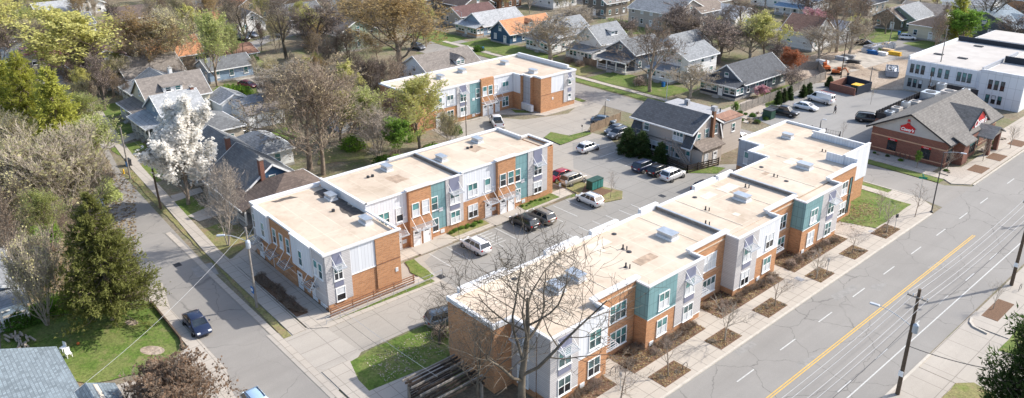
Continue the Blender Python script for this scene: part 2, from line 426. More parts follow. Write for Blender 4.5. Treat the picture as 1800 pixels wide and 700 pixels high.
# sidewalks (raised)
slab('sidewalk_avenue', [(-41.9, 30), (-34.7, 30), (-34.7, 108), (-35.6, 110.8), (-37.6, 112.3), (-41.9, 112.3)], 'concrete_walk', .13)
slab('kerb_avenue', rect(-34.72, -34.48, 30, 108.2), 'kerb', .14)
slab('kerb_avenue_east', rect(-21.2, -20.95, -30, 74), 'kerb', .14)
slab('sidewalk_avenue_east', [(-20.95, 84.2), (-20.3, 82.6), (-16.8, 82.6), (-16.8, 300), (-20.95, 300)], 'concrete_drive', .13)
slab('tree_pit', rect(-20.3, -18.7, 85.2, 90.3), 'mulch', .15)
slab('kerb_return', [(-20.95, 84.0), (-20.7, 82.9), (-20.1, 82.2), (-18.6, 81.9), (-18.6, 82.15), (-20.0, 82.45), (-20.5, 83.1), (-20.7, 84.0)], 'kerb', .2)
flat('drive_east', rect(-21.1, -2, 71, 86), 'concrete_drive', .04)
slab('sidewalk_east_near', rect(-20.95, -17.6, 30, 70.8), 'concrete_drive', .13)
flat('lawn', ragged([(-17.5, 60), (-17.5, 71), (-16.5, 72.2), (-14.8, 71.9), (-13, 70), (-13, 60)], .1), 'lawn_dry', .10)
flat('lawn', ragged([(-16.8, 79.6), (-16.8, 100), (-14.5, 100), (-15.4, 80)], .1), 'lawn', .10)
flat('east_inner_walk', rect(-17.59, -15.9, 60, 140), 'concrete_drive', .06)
slab('sidewalk_avenue_far', [(-38.6, 122.6), (-37, 121.4), (-34.9, 123.2), (-34.7, 300), (-39.0, 300)], 'concrete_walk', .13)
slab('kerb_avenue_far', rect(-34.72, -34.48, 123.4, 300), 'kerb', .14)
slab('sidewalk_left_street', [(-66.6, 28.0), (-66.6, 29.6), (-91, 29.8), (-108, 30.8), (-127, 31.9), (-141, 33.2), (-165, 36), (-165, 34.3), (-141, 31.6), (-127, 30.3), (-108, 29.3), (-91, 28.2)], 'concrete_walk', .1)
slab('sidewalk_corner', [(-59.0, 27.2), (-50, 27.2), (-50, 28.9), (-55.5, 29.2), (-58.9, 30.2)], 'concrete_walk', .1)
slab('sidewalk_garden_path', [(-53.6, 27), (-50.2, 27), (-50.2, 36.5), (-52.6, 36.5)], 'concrete_walk', .12)
slab('entry_terrace', rect(-87.2, -66.6, 29.81, 33.0), 'concrete_walk', .09)
slab('sidewalk_building_end', [(-66.5, 30), (-65.4, 31.5), (-65.2, 46.2), (-67.9, 46.2), (-67.9, 30)], 'concrete_walk', .11)
slab('sidewalk_courtyard', [(-75.3, 43.1), (-73.5, 43.1), (-72.5, 44.6), (-72.4, 58), (-72.9, 76), (-75.3, 76.4)], 'concrete_walk', .12)
slab('doorstep_pad', rect(-75.2, -72.2, 48.2, 53.2), 'concrete_drive', .14)
slab('doorstep_pad', rect(-75.2, -72.2, 60.6, 66.6), 'concrete_drive', .14)
slab('court_island', [(-72.6, 76.6), (-71.8, 75.6), (-67.6, 77.1), (-66.7, 80), (-68.5, 82.2), (-71, 81.4), (-78, 79), (-78, 77)], 'lawn_dry', .15)
slab('court_island_mulch', [(-72.2, 77.2), (-69.2, 78), (-69.6, 81.2), (-74, 80)], 'mulch', .16)
slab('sidewalk_north_building', [(-112.4, 83), (-110.6, 83), (-109.6, 92.8), (-105.4, 97.6), (-102.9, 99), (-102.7, 108.8), (-104.6, 111.4), (-110, 111.4), (-111, 98)], 'concrete_walk', .12)
slab('kerb_side_street_south', rect(-63, -38.8, 112.4, 112.6), 'kerb', .14)
slab('sidewalk_side_street_south', rect(-60, -41.91, 109.4, 110.9), 'concrete_walk', .12)
slab('sidewalk_side_street_north', rect(-66, -38.61, 122.4, 124.2), 'concrete_walk', .12)
slab('sidewalk_north_side', rect(-170, -74, 124.0, 125.4), 'concrete_walk', .1)
# store lot and building site
flat('store_lot', [(-80.5, 144), (-74.5, 127.5), (-70, 126), (-53, 126), (-53, 168.4), (-64, 168.2), (-69.5, 163.5), (-73, 166), (-78, 163), (-82, 156)], 'asphalt_lot', .03)
flat('store_apron_east', rect(-41, -38.5, 150.5, 200), 'concrete_walk', .05)
flat('building_site', ragged([(-92, 160), (-79, 162), (-74, 166.5), (-70, 164.5), (-64, 168.6), (-60, 169), (-60, 182), (-66, 205), (-74, 214), (-84, 212), (-94, 186)], .5), 'dirt', .02)
flat('site_slab', [(-88, 176), (-79, 175), (-77, 199), (-87, 200)], 'slab_pale', .05)
# far streets
flat('far_street', [(-70, 212), (-70, 222), (-160, 206), (-260, 196), (-260, 188), (-160, 197)], 'asphalt_street', .02)
flat('north_drive', [(-66, 206), (-76, 196), (-84, 203), (-84, 214), (-70, 224)], 'asphalt_street', .028)
flat('far_lane', [(-160, 120), (-150, 122), (-178, 210), (-188, 210)], 'asphalt_street', .028)
flat('west_street', [g(405, 90), g(470, 62), g(560, 40), g(640, 28), g(640, 37), g(560, 52), g(470, 75), g(410, 108)], 'asphalt_street', .02)
flat('west_lane', [g(385, 100), g(408, 98), g(450, 125), g(480, 148), g(470, 168), g(440, 160), g(400, 130)], 'concrete_drive', .03)
flat('west_yard_road', [g(70, 130), g(200, 112), g(300, 118), g(300, 128), g(200, 124), g(80, 150)], 'asphalt_street', .02)
flat('far_parking', [g(760, 72), g(800, 68), g(840, 78), g(828, 90), g(750, 92), g(735, 84)], 'asphalt_street', .04)
# lawns
def lawn(pts, mat='lawn', z=.06, name='lawn', rg=.25):
    return flat(name, ragged(pts, rg, 1.3), mat, z)
lawn([g(0, 560), g(60, 535), g(250, 528), g(266, 534), g(318, 600), g(320, 615), g(290, 650), g(160, 676), g(60, 665), g(0, 625)], rg=.15)
flat('drive_near_left', [g(165, 690), g(290, 652), g(330, 610), g(390, 660), g(440, 740), g(200, 760)], 'concrete_drive', .07)
slab('sidewalk_left_near', [g(258, 505), g(285, 498), g(300, 545), g(370, 620), g(398, 650), g(410, 700), g(395, 720), g(330, 610), g(262, 530)], 'concrete_walk', .1)
lawn([(-66.6, 27.1), (-90, 27.9), (-108, 28.4), (-127, 29.3), (-127, 30.2), (-108, 29.2), (-91, 28.1), (-66.6, 27.9)], 'lawn_dry', .07, rg=.1, name='verge')
slab('planting_bed', rect(-81, -69.5, 29.9, 31.3), 'mulch', .12)
lawn([(-52.6, 36.5), (-53.7, 27.6), (-58.5, 30), (-59.0, 33), (-59.1, 46), (-58, 52), (-52.6, 52)], rg=.12)
slab('planting_bed', rect(-42, -38.9, 30, 40), 'mulch', .15)
for a, b in ((40.5, 47), (49.5, 61), (63.8, 76.5), (78.8, 92)): slab('planting_bed', rect(-42.5, -38.6, a, b), 'mulch', .145)
for a, b in ((50, 54), (59, 62.7), (67.7, 71.6), (78.9, 82.2), (87.2, 90.8), (95.7, 100)):
    slab('tree_pit', rect(-37.4, -35.3, a, b), 'mulch', .15)
for k_, P_ in enumerate(([g(1290, 618), g(1322, 600), g(1330, 606), g(1299, 626)], [g(1460, 520), g(1500, 500), g(1508, 508), g(1470, 530)], [g(1630, 470), g(1660, 452), g(1668, 460), g(1640, 480)])): flat('road_patch', P_, 'patch_gray', .0254+k_*.0002)
lawn([(-41.8, 96.2), (-37.6, 97.8), (-37.8, 109), (-46, 109), (-45.8, 106), (-44, 100)], z=.16, rg=.1)
slab('planting_bed', [(-42, 92.2), (-38.3, 93), (-38.3, 96.4), (-41.8, 96.3)], 'gravel', .16)
lawn([(-63, 111), (-40, 111), (-40, 112.3), (-63, 112.3)], z=.09, rg=.08)
lawn([(-66, 120.5), (-38.4, 120.5), (-38.4, 122.3), (-66, 122.3)], z=.09, rg=.08)
slab('planting_bed', rect(-53, -41, 124.3, 126.8), 'gravel', .13)
slab('planting_bed', [(-38.7, 129.5), (-36.6, 129.5), (-36.6, 124.6), (-40.2, 124.6), (-40.2, 128)], 'gravel', .14)
slab('planting_bed', rect(-39.9, -38.0, 140, 150), 'gravel', .15)
for a in (129, 137, 147, 157): slab('tree_pit', rect(-37.6, -35.4, a, a+3.6), 'mulch', .15)
slab('planting_bed', [(-67, 125), (-56.8, 125), (-56.8, 128.5), (-60, 129), (-67, 127)], 'mulch', .12)
slab('planting_bed', [(-82, 126), (-75.5, 126), (-74, 130.5), (-79, 138), (-82.5, 138)], 'gravel', .12)
lawn([(-80, 137), (-75.5, 135), (-79, 146), (-80.5, 158), (-83, 158), (-83.4, 144)], rg=.15)
lawn([(-75.4, 73.6), (-75.4, 67), (-73.1, 66.8), (-73.2, 73.6)], z=.15, rg=.08)
lawn([(-75.4, 54.2), (-75.4, 60.4), (-73.3, 60.4), (-73.3, 54.2)], 'lawn_dry', z=.15, rg=.08)
lawn([(-66.2, 33), (-66.2, 31.9), (-65.6, 45.6), (-66.4, 45.6)], z=.13, rg=.03)
lawn([g(712, 462), g(728, 457), g(762, 487), g(748, 496), g(722, 480)], z=.14, rg=.08)
lawn([g(957, 243), g(968, 233), g(1000, 240), g(1030, 232), g(1040, 236), g(985, 256)], z=.16, rg=.08)
lawn([g(1172, 300), g(1240, 292), g(1275, 296), g(1262, 306), g(1210, 305), g(1190, 306)], z=.08, rg=.1)
lawn([(-112, 84), (-111, 84), (-110.9, 90.8), (-112.2, 90.6)], z=.14, rg=.05); lawn([(-110.4, 96.8), (-107, 98.8), (-105.6, 98.6), (-108, 96)], z=.14, rg=.05)
lawn([(-170, 121.4), (-75, 121.4), (-75, 123.8), (-170, 123.8)], z=.07, rg=.1)
lawn([(-104.3, 110.8), (-104.4, 112.2), (-112, 112.2), (-112, 111.2)], z=.13, rg=.05)
lawn([(-124, 111.5), (-112.1, 111.5), (-112.1, 112.4), (-124, 112.4)], z=.09, rg=.05)
for P, m in ((rect(-117, -95, 126, 135), 'lawn'), (rect(-134, -119, 126, 134), 'lawn_dry'), (rect(-165, -136, 126, 136), 'lawn'), (rect(-185, -168, 122, 132), 'lawn'),
             ([g(1190, 128), g(1240, 120), g(1260, 128), g(1232, 140)], 'lawn'), ([g(1065, 30), g(1150, 45), g(1150, 62), g(1085, 58)], 'lawn'), ([g(1180, 72), g(1235, 62), g(1240, 80), g(1200, 84)], 'lawn_dry'),
             ([g(1505, 60), g(1555, 48), g(1590, 52), g(1575, 72), g(1520, 78)], 'lawn'), ([g(1585, 76), g(1660, 68), g(1670, 88), g(1620, 86)], 'lawn'), ([g(1585, 58), g(1620, 50), g(1625, 58), g(1605, 66)], 'lawn'),
             ([g(370, 65), g(420, 62), g(435, 72), g(378, 92)], 'lawn'), ([g(395, 172), g(450, 155), g(465, 175), g(430, 195)], 'lawn'), ([g(180, 218), g(225, 215), g(240, 232), g(190, 245)], 'lawn'),
             ([g(165, 185), g(215, 180), g(240, 195), g(185, 210)], 'lawn'), ([g(178, 190), g(140, 205), g(160, 230), g(190, 222)], 'lawn'),
             ([g(195, 262), g(245, 248), g(262, 262), g(215, 276)], 'lawn'), ([g(232, 300), g(270, 280), g(300, 310), g(262, 325)], 'lawn'), ([g(290, 355), g(330, 340), g(372, 375), g(318, 392)], 'lawn'),
             ([g(345, 405), g(420, 385), g(440, 430), g(392, 455)], 'lawn_dry'), ([g(560, 290), g(640, 280), g(660, 250), g(560, 265)], 'lawn_dry'), ([g(470, 232), g(510, 222), g(530, 240), g(495, 250)], 'lawn'),
             ([g(1375, 22), g(1410, 28), g(1412, 38), g(1375, 34)], 'lawn'), ([g(1320, 10), g(1360, 12), g(1360, 22), g(1320, 20)], 'lawn_dry')):
    lawn(P, m, .05)
lawn([g(0, 300), g(120, 330), g(215, 460), g(250, 500), g(255, 525), g(60, 535), g(0, 480)], 'undergrowth', .045, 'woodland_floor')
lawn([g(0, 150), g(150, 200), g(200, 300), g(120, 340), g(0, 310)], 'undergrowth', .04, 'woodland_floor')
for pts in ([g(232, 210), g(248, 204), g(262, 245), g(250, 252)], [g(222, 282), g(288, 266), g(290, 276), g(232, 292)], [g(330, 380), g(372, 362), g(440, 350), g(442, 362), g(350, 390)],
            [g(300, 345), g(352, 330), g(358, 338), g(305, 356)], [g(175, 255), g(240, 232), g(262, 236), g(190, 262)], [g(390, 470), g(445, 425), g(455, 436), g(405, 480)]):
    flat('front_walk', pts, 'concrete_drive', .075)
# road markings
mk = MB()
for o_ in (-.17, .07):
    mk.add([(-28.15+o_, -40, .026), (-28.05+o_, -40, .026), (-28.05+o_, 105.5, .026), (-28.15+o_, 105.5, .026)], [(0, 1, 2, 3)])
mk.build('yellow_centre_line', 'line_yellow')['kind'] = 'structure'
mk = MB()
def dashes(x, ys, L=3.0, w=.12):
    for y in ys: mk.add([(x-w/2, y, .026), (x+w/2, y, .026), (x+w/2, y+L, .026), (x-w/2, y+L, .026)], [(0, 1, 2, 3)])
D0 = g(1438, 566)[1]
dashes(-31.42, [D0+k*7.65 for k in range(-6, 7)], 2.9)
dashes(-24.35, [g(1475, 691)[1]+k*7.65 for k in range(-5, 6)], 2.6)
dashes(-31.42, [128+k*9 for k in range(12)], 2.9)
mk.add([(-23.4, 40, .0262), (-23.28, 40, .0262), (-23.28, 118, .0262), (-23.4, 118, .0262)], [(0, 1, 2, 3)])
mk.build('white_lane_line', 'line_white')['kind'] = 'structure'
mk = MB()
for k in range(12):
    y = 46.5+k*2.72
    mk.box(-71.8, -67, y-.05, y+.05, .03, .041)
for k in range(5):
    y = 83+k*2.6
    mk.box(-83.5+ (0), -79, y, y+.1, .03, .036) if k < 0 else None
for k in range(7):
    x = -86+k*2.72
    mk.box(x-.05, x+.05, 90.3, 95.2, .03, .041)
for k in range(6): mk.box(-71.8+k*.7, -71.7+k*.7, 56.2, 58.9, .031, .042)
for k in range(6):
    y = 66+k*2.7
    mk.box(-64.6, -60.2, y, y+.1, .03, .041)
mk.build('parking_stall_line', 'line_white')['kind'] = 'structure'
flat('road_patch', [g(1533, 500), g(1560, 498), g(1548, 512), g(1530, 508)], 'patch_gray', .025)
flat('road_patch', [g(1400, 640), g(1440, 620), g(1445, 632), g(1408, 652)], 'patch_gray', .0253)
flat('road_patch', [g(335, 470), g(372, 462), g(385, 482), g(346, 488)], 'patch_gray', .0252)
# ================================================================ APARTMENT BUILDINGS
class F:
    """a vertical facade plane: s runs along it, o outward"""
    def __init__(s, ax, c, sg):  # ax 'x': plane x=c, s=y ; ax 'y': plane y=c, s=x ; sg outward sign
        s.ax, s.c, s.sg = ax, c, sg
    def P(s, a, o, z): return (s.c+s.sg*o, a, z) if s.ax == 'x' else (a, s.c+s.sg*o, z)
    def box(s, mb, a0, a1, o0, o1, z0, z1, m=0):
        p = s.P(a0, o0, z0); q = s.P(a1, o1, z1); return mb.box(p[0], q[0], p[1], q[1], z0, z1, m)
WR = random.Random(21)
def window(par, f, a, z, w, h, cols=1, trim='trim_white', o=0.0, blind=True, name='window', mid=True, t=.09):
    fr = MB(); a0, a1 = a-w/2, a+w/2; d = .07
    f.box(fr, a0-t, a0, o, o+d, z-t, z+h+t); f.box(fr, a1, a1+t, o, o+d, z-t, z+h+t)
    f.box(fr, a0, a1, o, o+d, z+h, z+h+t); f.box(fr, a0, a1, o, o+d, z-t, z)
    for k in range(1, cols): m = a0+w*k/cols; f.box(fr, m-t*.5, m+t*.5, o, o+d*.9, z, z+h)
    if mid: f.box(fr, a0, a1, o, o+d*.8, z+h*.5-t*.3, z+h*.5+t*.3)
    wo_ = fr.build(name, trim, par)
    g_ = MB(); f.box(g_, a0, a1, o+.004, o+.025, z+h*.5, z+h, 0); f.box(g_, a0, a1, o+.004, o+.025, z, z+h*.5, 1)
    q_ = WR.random(); g_.build('pane', ['glass_teal' if q_ < .6 else 'glass' if q_ < .85 else 'blind_white', 'blind_white' if WR.random() < .4 and blind else 'glass' if q_ < .5 else 'glass_dark'], wo_)
    s_ = MB(); f.box(s_, a0-t*1.5, a1+t*1.5, o, o+.13, z-t-.06, z-t+.001); s_.build('sill', trim, wo_)
    return wo_
def awning(par, f, a, z, w, d=1.0, o=0.0, rods=2, tall=1.1, tilt=.16, slats=6, mat='metal_light'):
    m = MB()
    for k in range(slats):
        q = d*(k+.5)/slats; f.box(m, a-w/2, a+w/2, o+q-.04, o+q+.04, z-tilt*q-.03, z-tilt*q)
    for e in (-w/2, w/2-.06): 
        p0 = f.P(a+e+.03, o, z-.05); p1 = f.P(a+e+.03, o+d, z-.05-tilt*d); m.bar(p0, p1, .06, .12)
    f.box(m, a-w/2, a+w/2, o+d, o+d+.05, z-tilt*d-.13, z-tilt*d+.01)
    aw = m.build('awning', mat, par)
    for k in range(rods):
        aa = a-w/2+.12+(w-.24)*k/max(1, rods-1); r = MB()
        r.tube(f.P(aa, o+d-.02, z-tilt*d), f.P(aa-.18, o+.02, z+tall), .035, n=5); r.build('tie_rod', 'trim_white', aw)
    return aw
def door(par, f, a, z=0.12, w=1.0, h=2.15, o=0.0, mat='door_white'):
    m = MB(); f.box(m, a-w/2, a+w/2, o, o+.05, z, z+h); d = m.build('door', mat, par)
    t = MB(); f.box(t, a-w/2-.1, a-w/2, o, o+.08, z, z+h+.1); f.box(t, a+w/2, a+w/2+.1, o, o+.08, z, z+h+.1); f.box(t, a-w/2, a+w/2, o, o+.08, z+h, z+h+.1)
    t.build('frame', 'trim_white', d)
    q = MB()
    for k in (-1, 0, 1): f.box(q, a+k*.22-.09, a+k*.22+.09, o+.052, o+.06, z+h*.78, z+h*.93)
    q.build('pane', 'glass_dark', d)
    q = MB(); f.box(q, a+w*.36, a+w*.42, o+.05, o+.11, z+.95, z+1.1); q.build('handle', 'metal_dark', d)
    return d
def vent(par, f, a, z, o=0, w=.62, h=.5):
    m = MB(); f.box(m, a-w/2, a+w/2, o, o+.06, z, z+h, 0)
    for k in range(4): f.box(m, a-w/2+.05, a+w/2-.05, o+.06, o+.075, z+.06+k*.11, z+.1+k*.11, 1)
    return m.build('vent_grille', ['trim_white', 'metal_light'], par)
def wallbox(par, x0, x1, y0, y1, z0, z1, mat, name='wall', label=None):
    return MB().box(x0, x1, y0, y1, z0, z1).build(name, mat, par, label=label)
def clad(par, f, a0, a1, z0, z1, mat, d=.1, o=0.0, name='wall_panel'):
    m = MB(); f.box(m, a0, a1, o, o+d, z0, z1); return m.build(name, mat, par)
def coping(par, pts, z, w=.34, h=.2, mat='coping_white', closed=True, name='coping'):
    m = MB(); n = len(pts)
    for i in range(n if closed else n-1):
        a = Vector((*pts[i], 0)); b = Vector((*pts[(i+1) % n], 0)); d = (b-a).normalized()
        e = .001*(i % 3)
        m.bar(a-d*(w/2-.002*(i%2))+Vector((0, 0, z-h/2+e)), b+d*(w/2-.002*(i%2))+Vector((0, 0, z-h/2+e)), w+e, h)
    return m.build(name, mat, par)
def rooftop_unit(par, x, y, z, s=1.0, kind=0, rz=0):
    m = MB(); c, q = 1.0*s, .62*s
    m.box(x-c, x+c, y-q, y+q, z, z+.25, 1); m.box(x-c*.9, x+c*.9, y-q*.85, y+q*.85, z+.25, z+.68, 0)
    m.box(x-c, x+c, y-q, y+q, z+.68, z+.76, 0)
    for k in range(6): m.box(x-c*.93, x+c*.93, y-q*.72+k*q*.25, y-q*.72+k*q*.25+.06, z+.3, z+.62, 1)
    return m.build('rooftop_vent', ['metal_galv', 'coping_white'], par)
def hatch_pipe(par, x, y, z):
    m = MB(); m.tube((x, y, z), (x, y, z+.55), .09, n=8); m.tube((x+.45, y+.1, z), (x+.45, y+.1, z+.5), .07, n=8); m.lathe((x, y, z), [(.28, 0), (.12, .15)], 10)
    return m.build('vent_pipe', 'metal_dark', par)
def purple_bay(par, f, a, o=0.0, aw=1.9, up=(3.95, 5.65), low=True, w=1.5, top=7.0):
    clad(par, f, a-w/2-.08, a+w/2+.08, up[1]+.12, top, 'panel_violet', .05, o, 'accent_panel')
    clad(par, f, a-w/2-.08, a+w/2+.08, up[0]-.85, up[0]-.1, 'panel_violet', .05, o, 'accent_panel')
    window(par, f, a, up[0], w, up[1]-up[0], 2, o=o)
    awning(par, f, a, up[1]+.25, aw, .95, o, 2, 1.1)
    if low: window(par, f, a, .9, w, 1.7, 2, o=o)
# ---------------------------------------------------------------- building along the avenue
C = thing('apartment_building', 'long two storey apartment building along the avenue with teal, white and brick bays', 'building', (-47, 70, 0))
ZT, ZF = 7.35, 6.95
fx = F('x', -40.45, 1); fr = F('x', -42.1, 1)
# cores (one mesh per roof step)
foot = [(-52.2, 37.6), (-45.4, 37.6), (-45.4, 39.9), (-42.2, 39.9), (-42.2, 99.3), (-44, 99.3), (-44, 106.6), (-52.5, 106.6), (-52.5, 110.3), (-59, 110.3), (-59, 97.0), (-55.2, 97.0), (-55.2, 93.6), (-52.2, 93.6)]
MB().prism(foot, 0, ZF-.12).build('wall', 'brick_orange', C)
rf = MB(); cuts = [(37.6, 53.4, ZF), (53.4, 68.8, ZF+.06), (68.8, 84.3, ZF+.12)]
rmb = MB()
rmb.prism([(-52.0, 37.8), (-45.6, 37.8), (-45.6, 40.1), (-42.0, 40.1), (-42.0, 68.7), (-52.0, 68.7)], ZF-.119, ZF)
rmb.prism(rect(-52, -42, 68.9, 84.2), ZF-.119, ZF+.06)
rmb.prism([(-52, 84.4), (-42.3, 84.4), (-42.3, 99.1), (-44.2, 99.1), (-44.2, 106.4), (-52.7, 106.4), (-52.7, 110.1), (-58.8, 110.1), (-58.8, 97.2), (-55, 97.2), (-55, 93.8), (-52, 93.8)], ZF-.119, ZF+.12)
roofC = rmb.build('roof', 'roof_membrane', C)
def bay(y0, y1, split, left, right, lcol, rcol):
    """projecting bay y0..y1; left/right treatments"""
    zb = .9
    MB().box(-42.19, -40.55, y0+.1, y1-.1, 0, ZF-.12).build('bay_core', 'brick_orange', C)
    MB().box(-42.19, -40.7, y0+.25, y1-.25, ZF-.119, ZF-.01).build('roof', 'roof_membrane', C)
    for (a0, a1, tr) in ((y0, split, left), (split, y1, right)):
        south = a0 == y0; north = a1 == y1
        z0 = {'teal': 3.55, 'white': 3.55, 'gray': .9}[tr]; mt = {'teal': 'panel_teal', 'white': 'panel_white', 'gray': 'siding_gray'}[tr]
        d = .14
        m = MB(); m.box(-40.55, -40.45+.04, a0 + (0 if south else .002), a1-(0 if north else .002), z0, ZT-.02)
        if south: m.box(-42.09, -40.551, y0-.04, y0+.1, z0, ZT-.02)
        if north: m.box(-42.09, -40.551, y1-.1, y1+.04, z0, ZT-.02)
        m.build('wall_panel', mt, C, label={'teal': 'teal metal panel cladding', 'white': 'white board and batten cladding', 'gray': 'pale gray lap siding'}[tr])
        m = MB(); m.box(-40.55, -40.47, a0+.003, a1-.003, 0, z0-.003)
        m.build('wall_base', 'brick_orange', C)
        m = MB(); m.box(-40.47, -40.4, a0+.01, a1-.01, z0-.1, z0+.02); m.build('belt_trim', 'trim_white', C)
    coping(C, [(-42.0, y0+.06), (-40.5, y0+.06), (-40.5, y1-.06), (-42.0, y1-.06)], ZT+.08, .3, .16, closed=False)
    for a0, a1, tr in ((y0, split, left), (split, y1, right)):
        c = (a0+a1)/2
        if tr == 'gray': purple_bay(C, fx, c, .04)
        else:
            window(C, fx, c+.2, 4.05, 1.5, 1.75, 2, o=.045); window(C, fx, c+.2, .95, 1.5, 1.75, 2, o=0, blind=True)
            vent(C, fx, c-1.35 if c-1.35 > a0+.3 else c+1.5, .25, 0)
bay(39.9, 47.4, 43.5, 'gray', 'white', 0, 0)
bay(53.3, 62.3, 57.8, 'teal', 'gray', 0, 0)
bay(68.6, 77.3, 72.8, 'gray', 'white', 0, 0)
bay(83.0, 92.0, 87.2, 'teal', 'gray', 0, 0)
for a, b in ((47.4, 53.3), (62.3, 68.6), (77.3, 83.0), (92.0, 99.3)):
    e = .012
    clad(C, fr, a+.05, b-.05, 0, ZT+.2, 'brick_tan' if 0 else 'brick_orange', .1, -.08)
    wallbox(C, -42.5, -42.19, a+.05, b-.05, ZF-.11, ZT+.2, 'coping_white', 'parapet')
    coping(C, [(-42.2, a-.2), (-42.2, b+.1)], ZT+.42, .62, .22, closed=False)
    clad(C, fr, a+.06, b-.06, 3.45, 3.56, 'band_tan', .03, .02, 'belt_trim')
    w = b-a
    window(C, fr, a+w*.56, 4.0, 2.3, 1.8, 3, o=.02); window(C, fr, a+w*.60, .95, 2.3, 1.75, 3, o=.02)
    if a < 90:
        door(C, fr, a+.95, .13, 1.0, 2.2, .02, 'door_white'); awning(C, fr, a+1.0, 2.75, 1.9, 1.5, .02, 1, 1.3)
        window(C, fr, a+.75, 4.0, .7, 1.8, 1, o=.02)
    else: awning(C, fr, a+1.0, 2.75, 1.6, 1.1, .02, 1, 1.3); window(C, fr, b-1.1, .95, .5, 5, 1, o=.02, trim='metal_dark', blind=False)
# parapets between roof steps, west rim
for y, zz in ((53.4, 0), (68.8, .0), (84.3, .06)):
    if y > 60:
        wallbox(C, -52.0, -42.6, y-.1, y+.1, ZF-.1, ZF+.42+zz, 'metal_dark' if 0 else 'shingle_taupe', 'parapet')
        coping(C, [(-52.0, y), (-42.6, y)], ZF+.5+zz, .26, .09, 'metal_galv', False)
wallbox(C, -52.25, -52.03, 37.61, 93.4, ZF-.118, ZT-.08, 'coping_white', 'parapet')
for a, b in ((39, 45), (50.5, 55.5), (57.5, 62), (66, 69.2), (76.5, 81), (81.6, 84.8)):
    wallbox(C, -52.5, -52.0, a, b, ZF-.3, ZT+.32, 'coping_white', 'parapet')
coping(C, [(-52.14, 37.7), (-45.5, 37.7), (-45.5, 39.98), (-42.1, 39.98)], ZT+.02, .34, .45, closed=False)
wallbox(C, -45.4, -42.19, 39.75, 39.9, .9, ZT-.25, 'siding_gray', 'wall_panel')
fs = F('y', 39.75, -1); window(C, fs, -43.8, 4.0, 1.3, 1.7, 2, o=.0); awning(C, fs, -43.8, 6.0, 1.8, .95, 0, 2); window(C, fs, -43.8, .9, 1.3, 1.7, 2, o=0)
# north-east white corner block and west wing
wallbox(C, -44.0, -43.86, 99.35, 106.75, 3.4, ZT+1.0, 'panel_white', 'wall_panel'); wallbox(C, -52.5, -43.861, 106.6, 106.75, 3.4, ZT+.7, 'panel_white', 'wall_panel')
wallbox(C, -44.0, -42.2, 99.3, 99.45, 3.4, ZT+.9, 'panel_white', 'wall_panel')
wallbox(C, -46.5, -44.0, 99.15, 99.3, ZF, ZT+.9, 'panel_white', 'parapet')
wallbox(C, -44.9, -44.7, 92.3, 99.1, ZF, ZT+.5, 'panel_white', 'parapet') if 0 else None
coping(C, [(-44.0, 99.4), (-44.0, 106.6)], ZT+1.1, .34, .18, closed=False)
coping(C, [(-44.2, 106.65), (-52.5, 106.65)], ZT+.75, .34, .18, closed=False)
wallbox(C, -52.7, -52.5, 106.6, 110.2, ZF, ZT+.2, 'coping_white', 'parapet')
coping(C, [(-52.6, 106.9), (-52.6, 110.2), (-58.9, 110.2), (-58.9, 97.1), (-55.2, 97.1), (-55.2, 93.7), (-52.2, 93.7)], ZT+.05, .34, .4, closed=False)
wp = F('y', 97.0, -1)
clad(C, wp, -58.9, -55.25, 3.2, ZT-.15, 'panel_gray', .1, 0); window(C, wp, -56.9, 3.9, 1.7, 1.8, 2, o=.1)
window(C, wp, -56.9, .8, 1.7, 1.7, 2, o=.0)
wq = F('y', 93.6, -1); clad(C, wq, -55.15, -52.3, 3.2, ZT-.15, 'panel_gray', .1, 0); window(C, wq, -53.7, 4.0, 1.2, 1.6, 1, o=.1)
for px, py, s_ in ((1012, 490, 1.0), (978, 510, .9), (1173, 417, 1.1), (1304, 352, 1.0), (1414, 297, 1.0), (1384, 244, .8)):
    x, y = g(px, py, ZF); rooftop_unit(C, x, y, ZF+.0 if y < 68.7 else ZF+.05 if y < 84 else ZF+.11, s_)
for px, py in ((1100, 470), (1240, 370), (1310, 330), (1360, 312), (1445, 268), (1095, 438), (1240, 395)):
    x, y = g(px, py, ZF); hatch_pipe(C, x, y, ZF-.02)
PR = random.Random(8)
for k in range(16):
    x_, y_ = PR.uniform(-50.5, -44), PR.uniform(42, 98)
    if min(abs(y_-q) for q in (53.4, 68.8, 84.3)) < 2: continue
    z_ = ZF+(.0 if y_ < 68.7 else .06 if y_ < 84.2 else .12)+.002
    w_, h_ = PR.uniform(.3, 1.1), PR.uniform(.3, 1.6); MB().prism(ragged(rect(x_-w_, x_+w_, y_-h_, y_+h_), .05, 1), z_, z_+.006+k*.0015).build('roof_patch', 'roof_patch' if k % 4 == 0 else 'roof_seal', C)
for x_, y_ in ((-50.9, 45), (-50.9, 60), (-50.9, 75), (-50.9, 90), (-46, 88), (-47, 58)):
    z_ = ZF+(.0 if y_ < 68.7 else .06 if y_ < 84.2 else .12)+.01
    MB().lathe((x_, y_, z_), [(.3, 0), (.28, .06), (.12, .1)], 12).build('roof_drain', 'metal_dark', C)
for y_ in (44.5, 50.5, 65.5, 72.5, 80, 89, 95.5):
    z_ = ZF+(.0 if y_ < 68.7 else .06 if y_ < 84.2 else .12)
    MB().box(-51.9, -42.4, y_-.05, y_+.05, z_+.003, z_+.04).build('roof_seam', 'roof_seal', C)
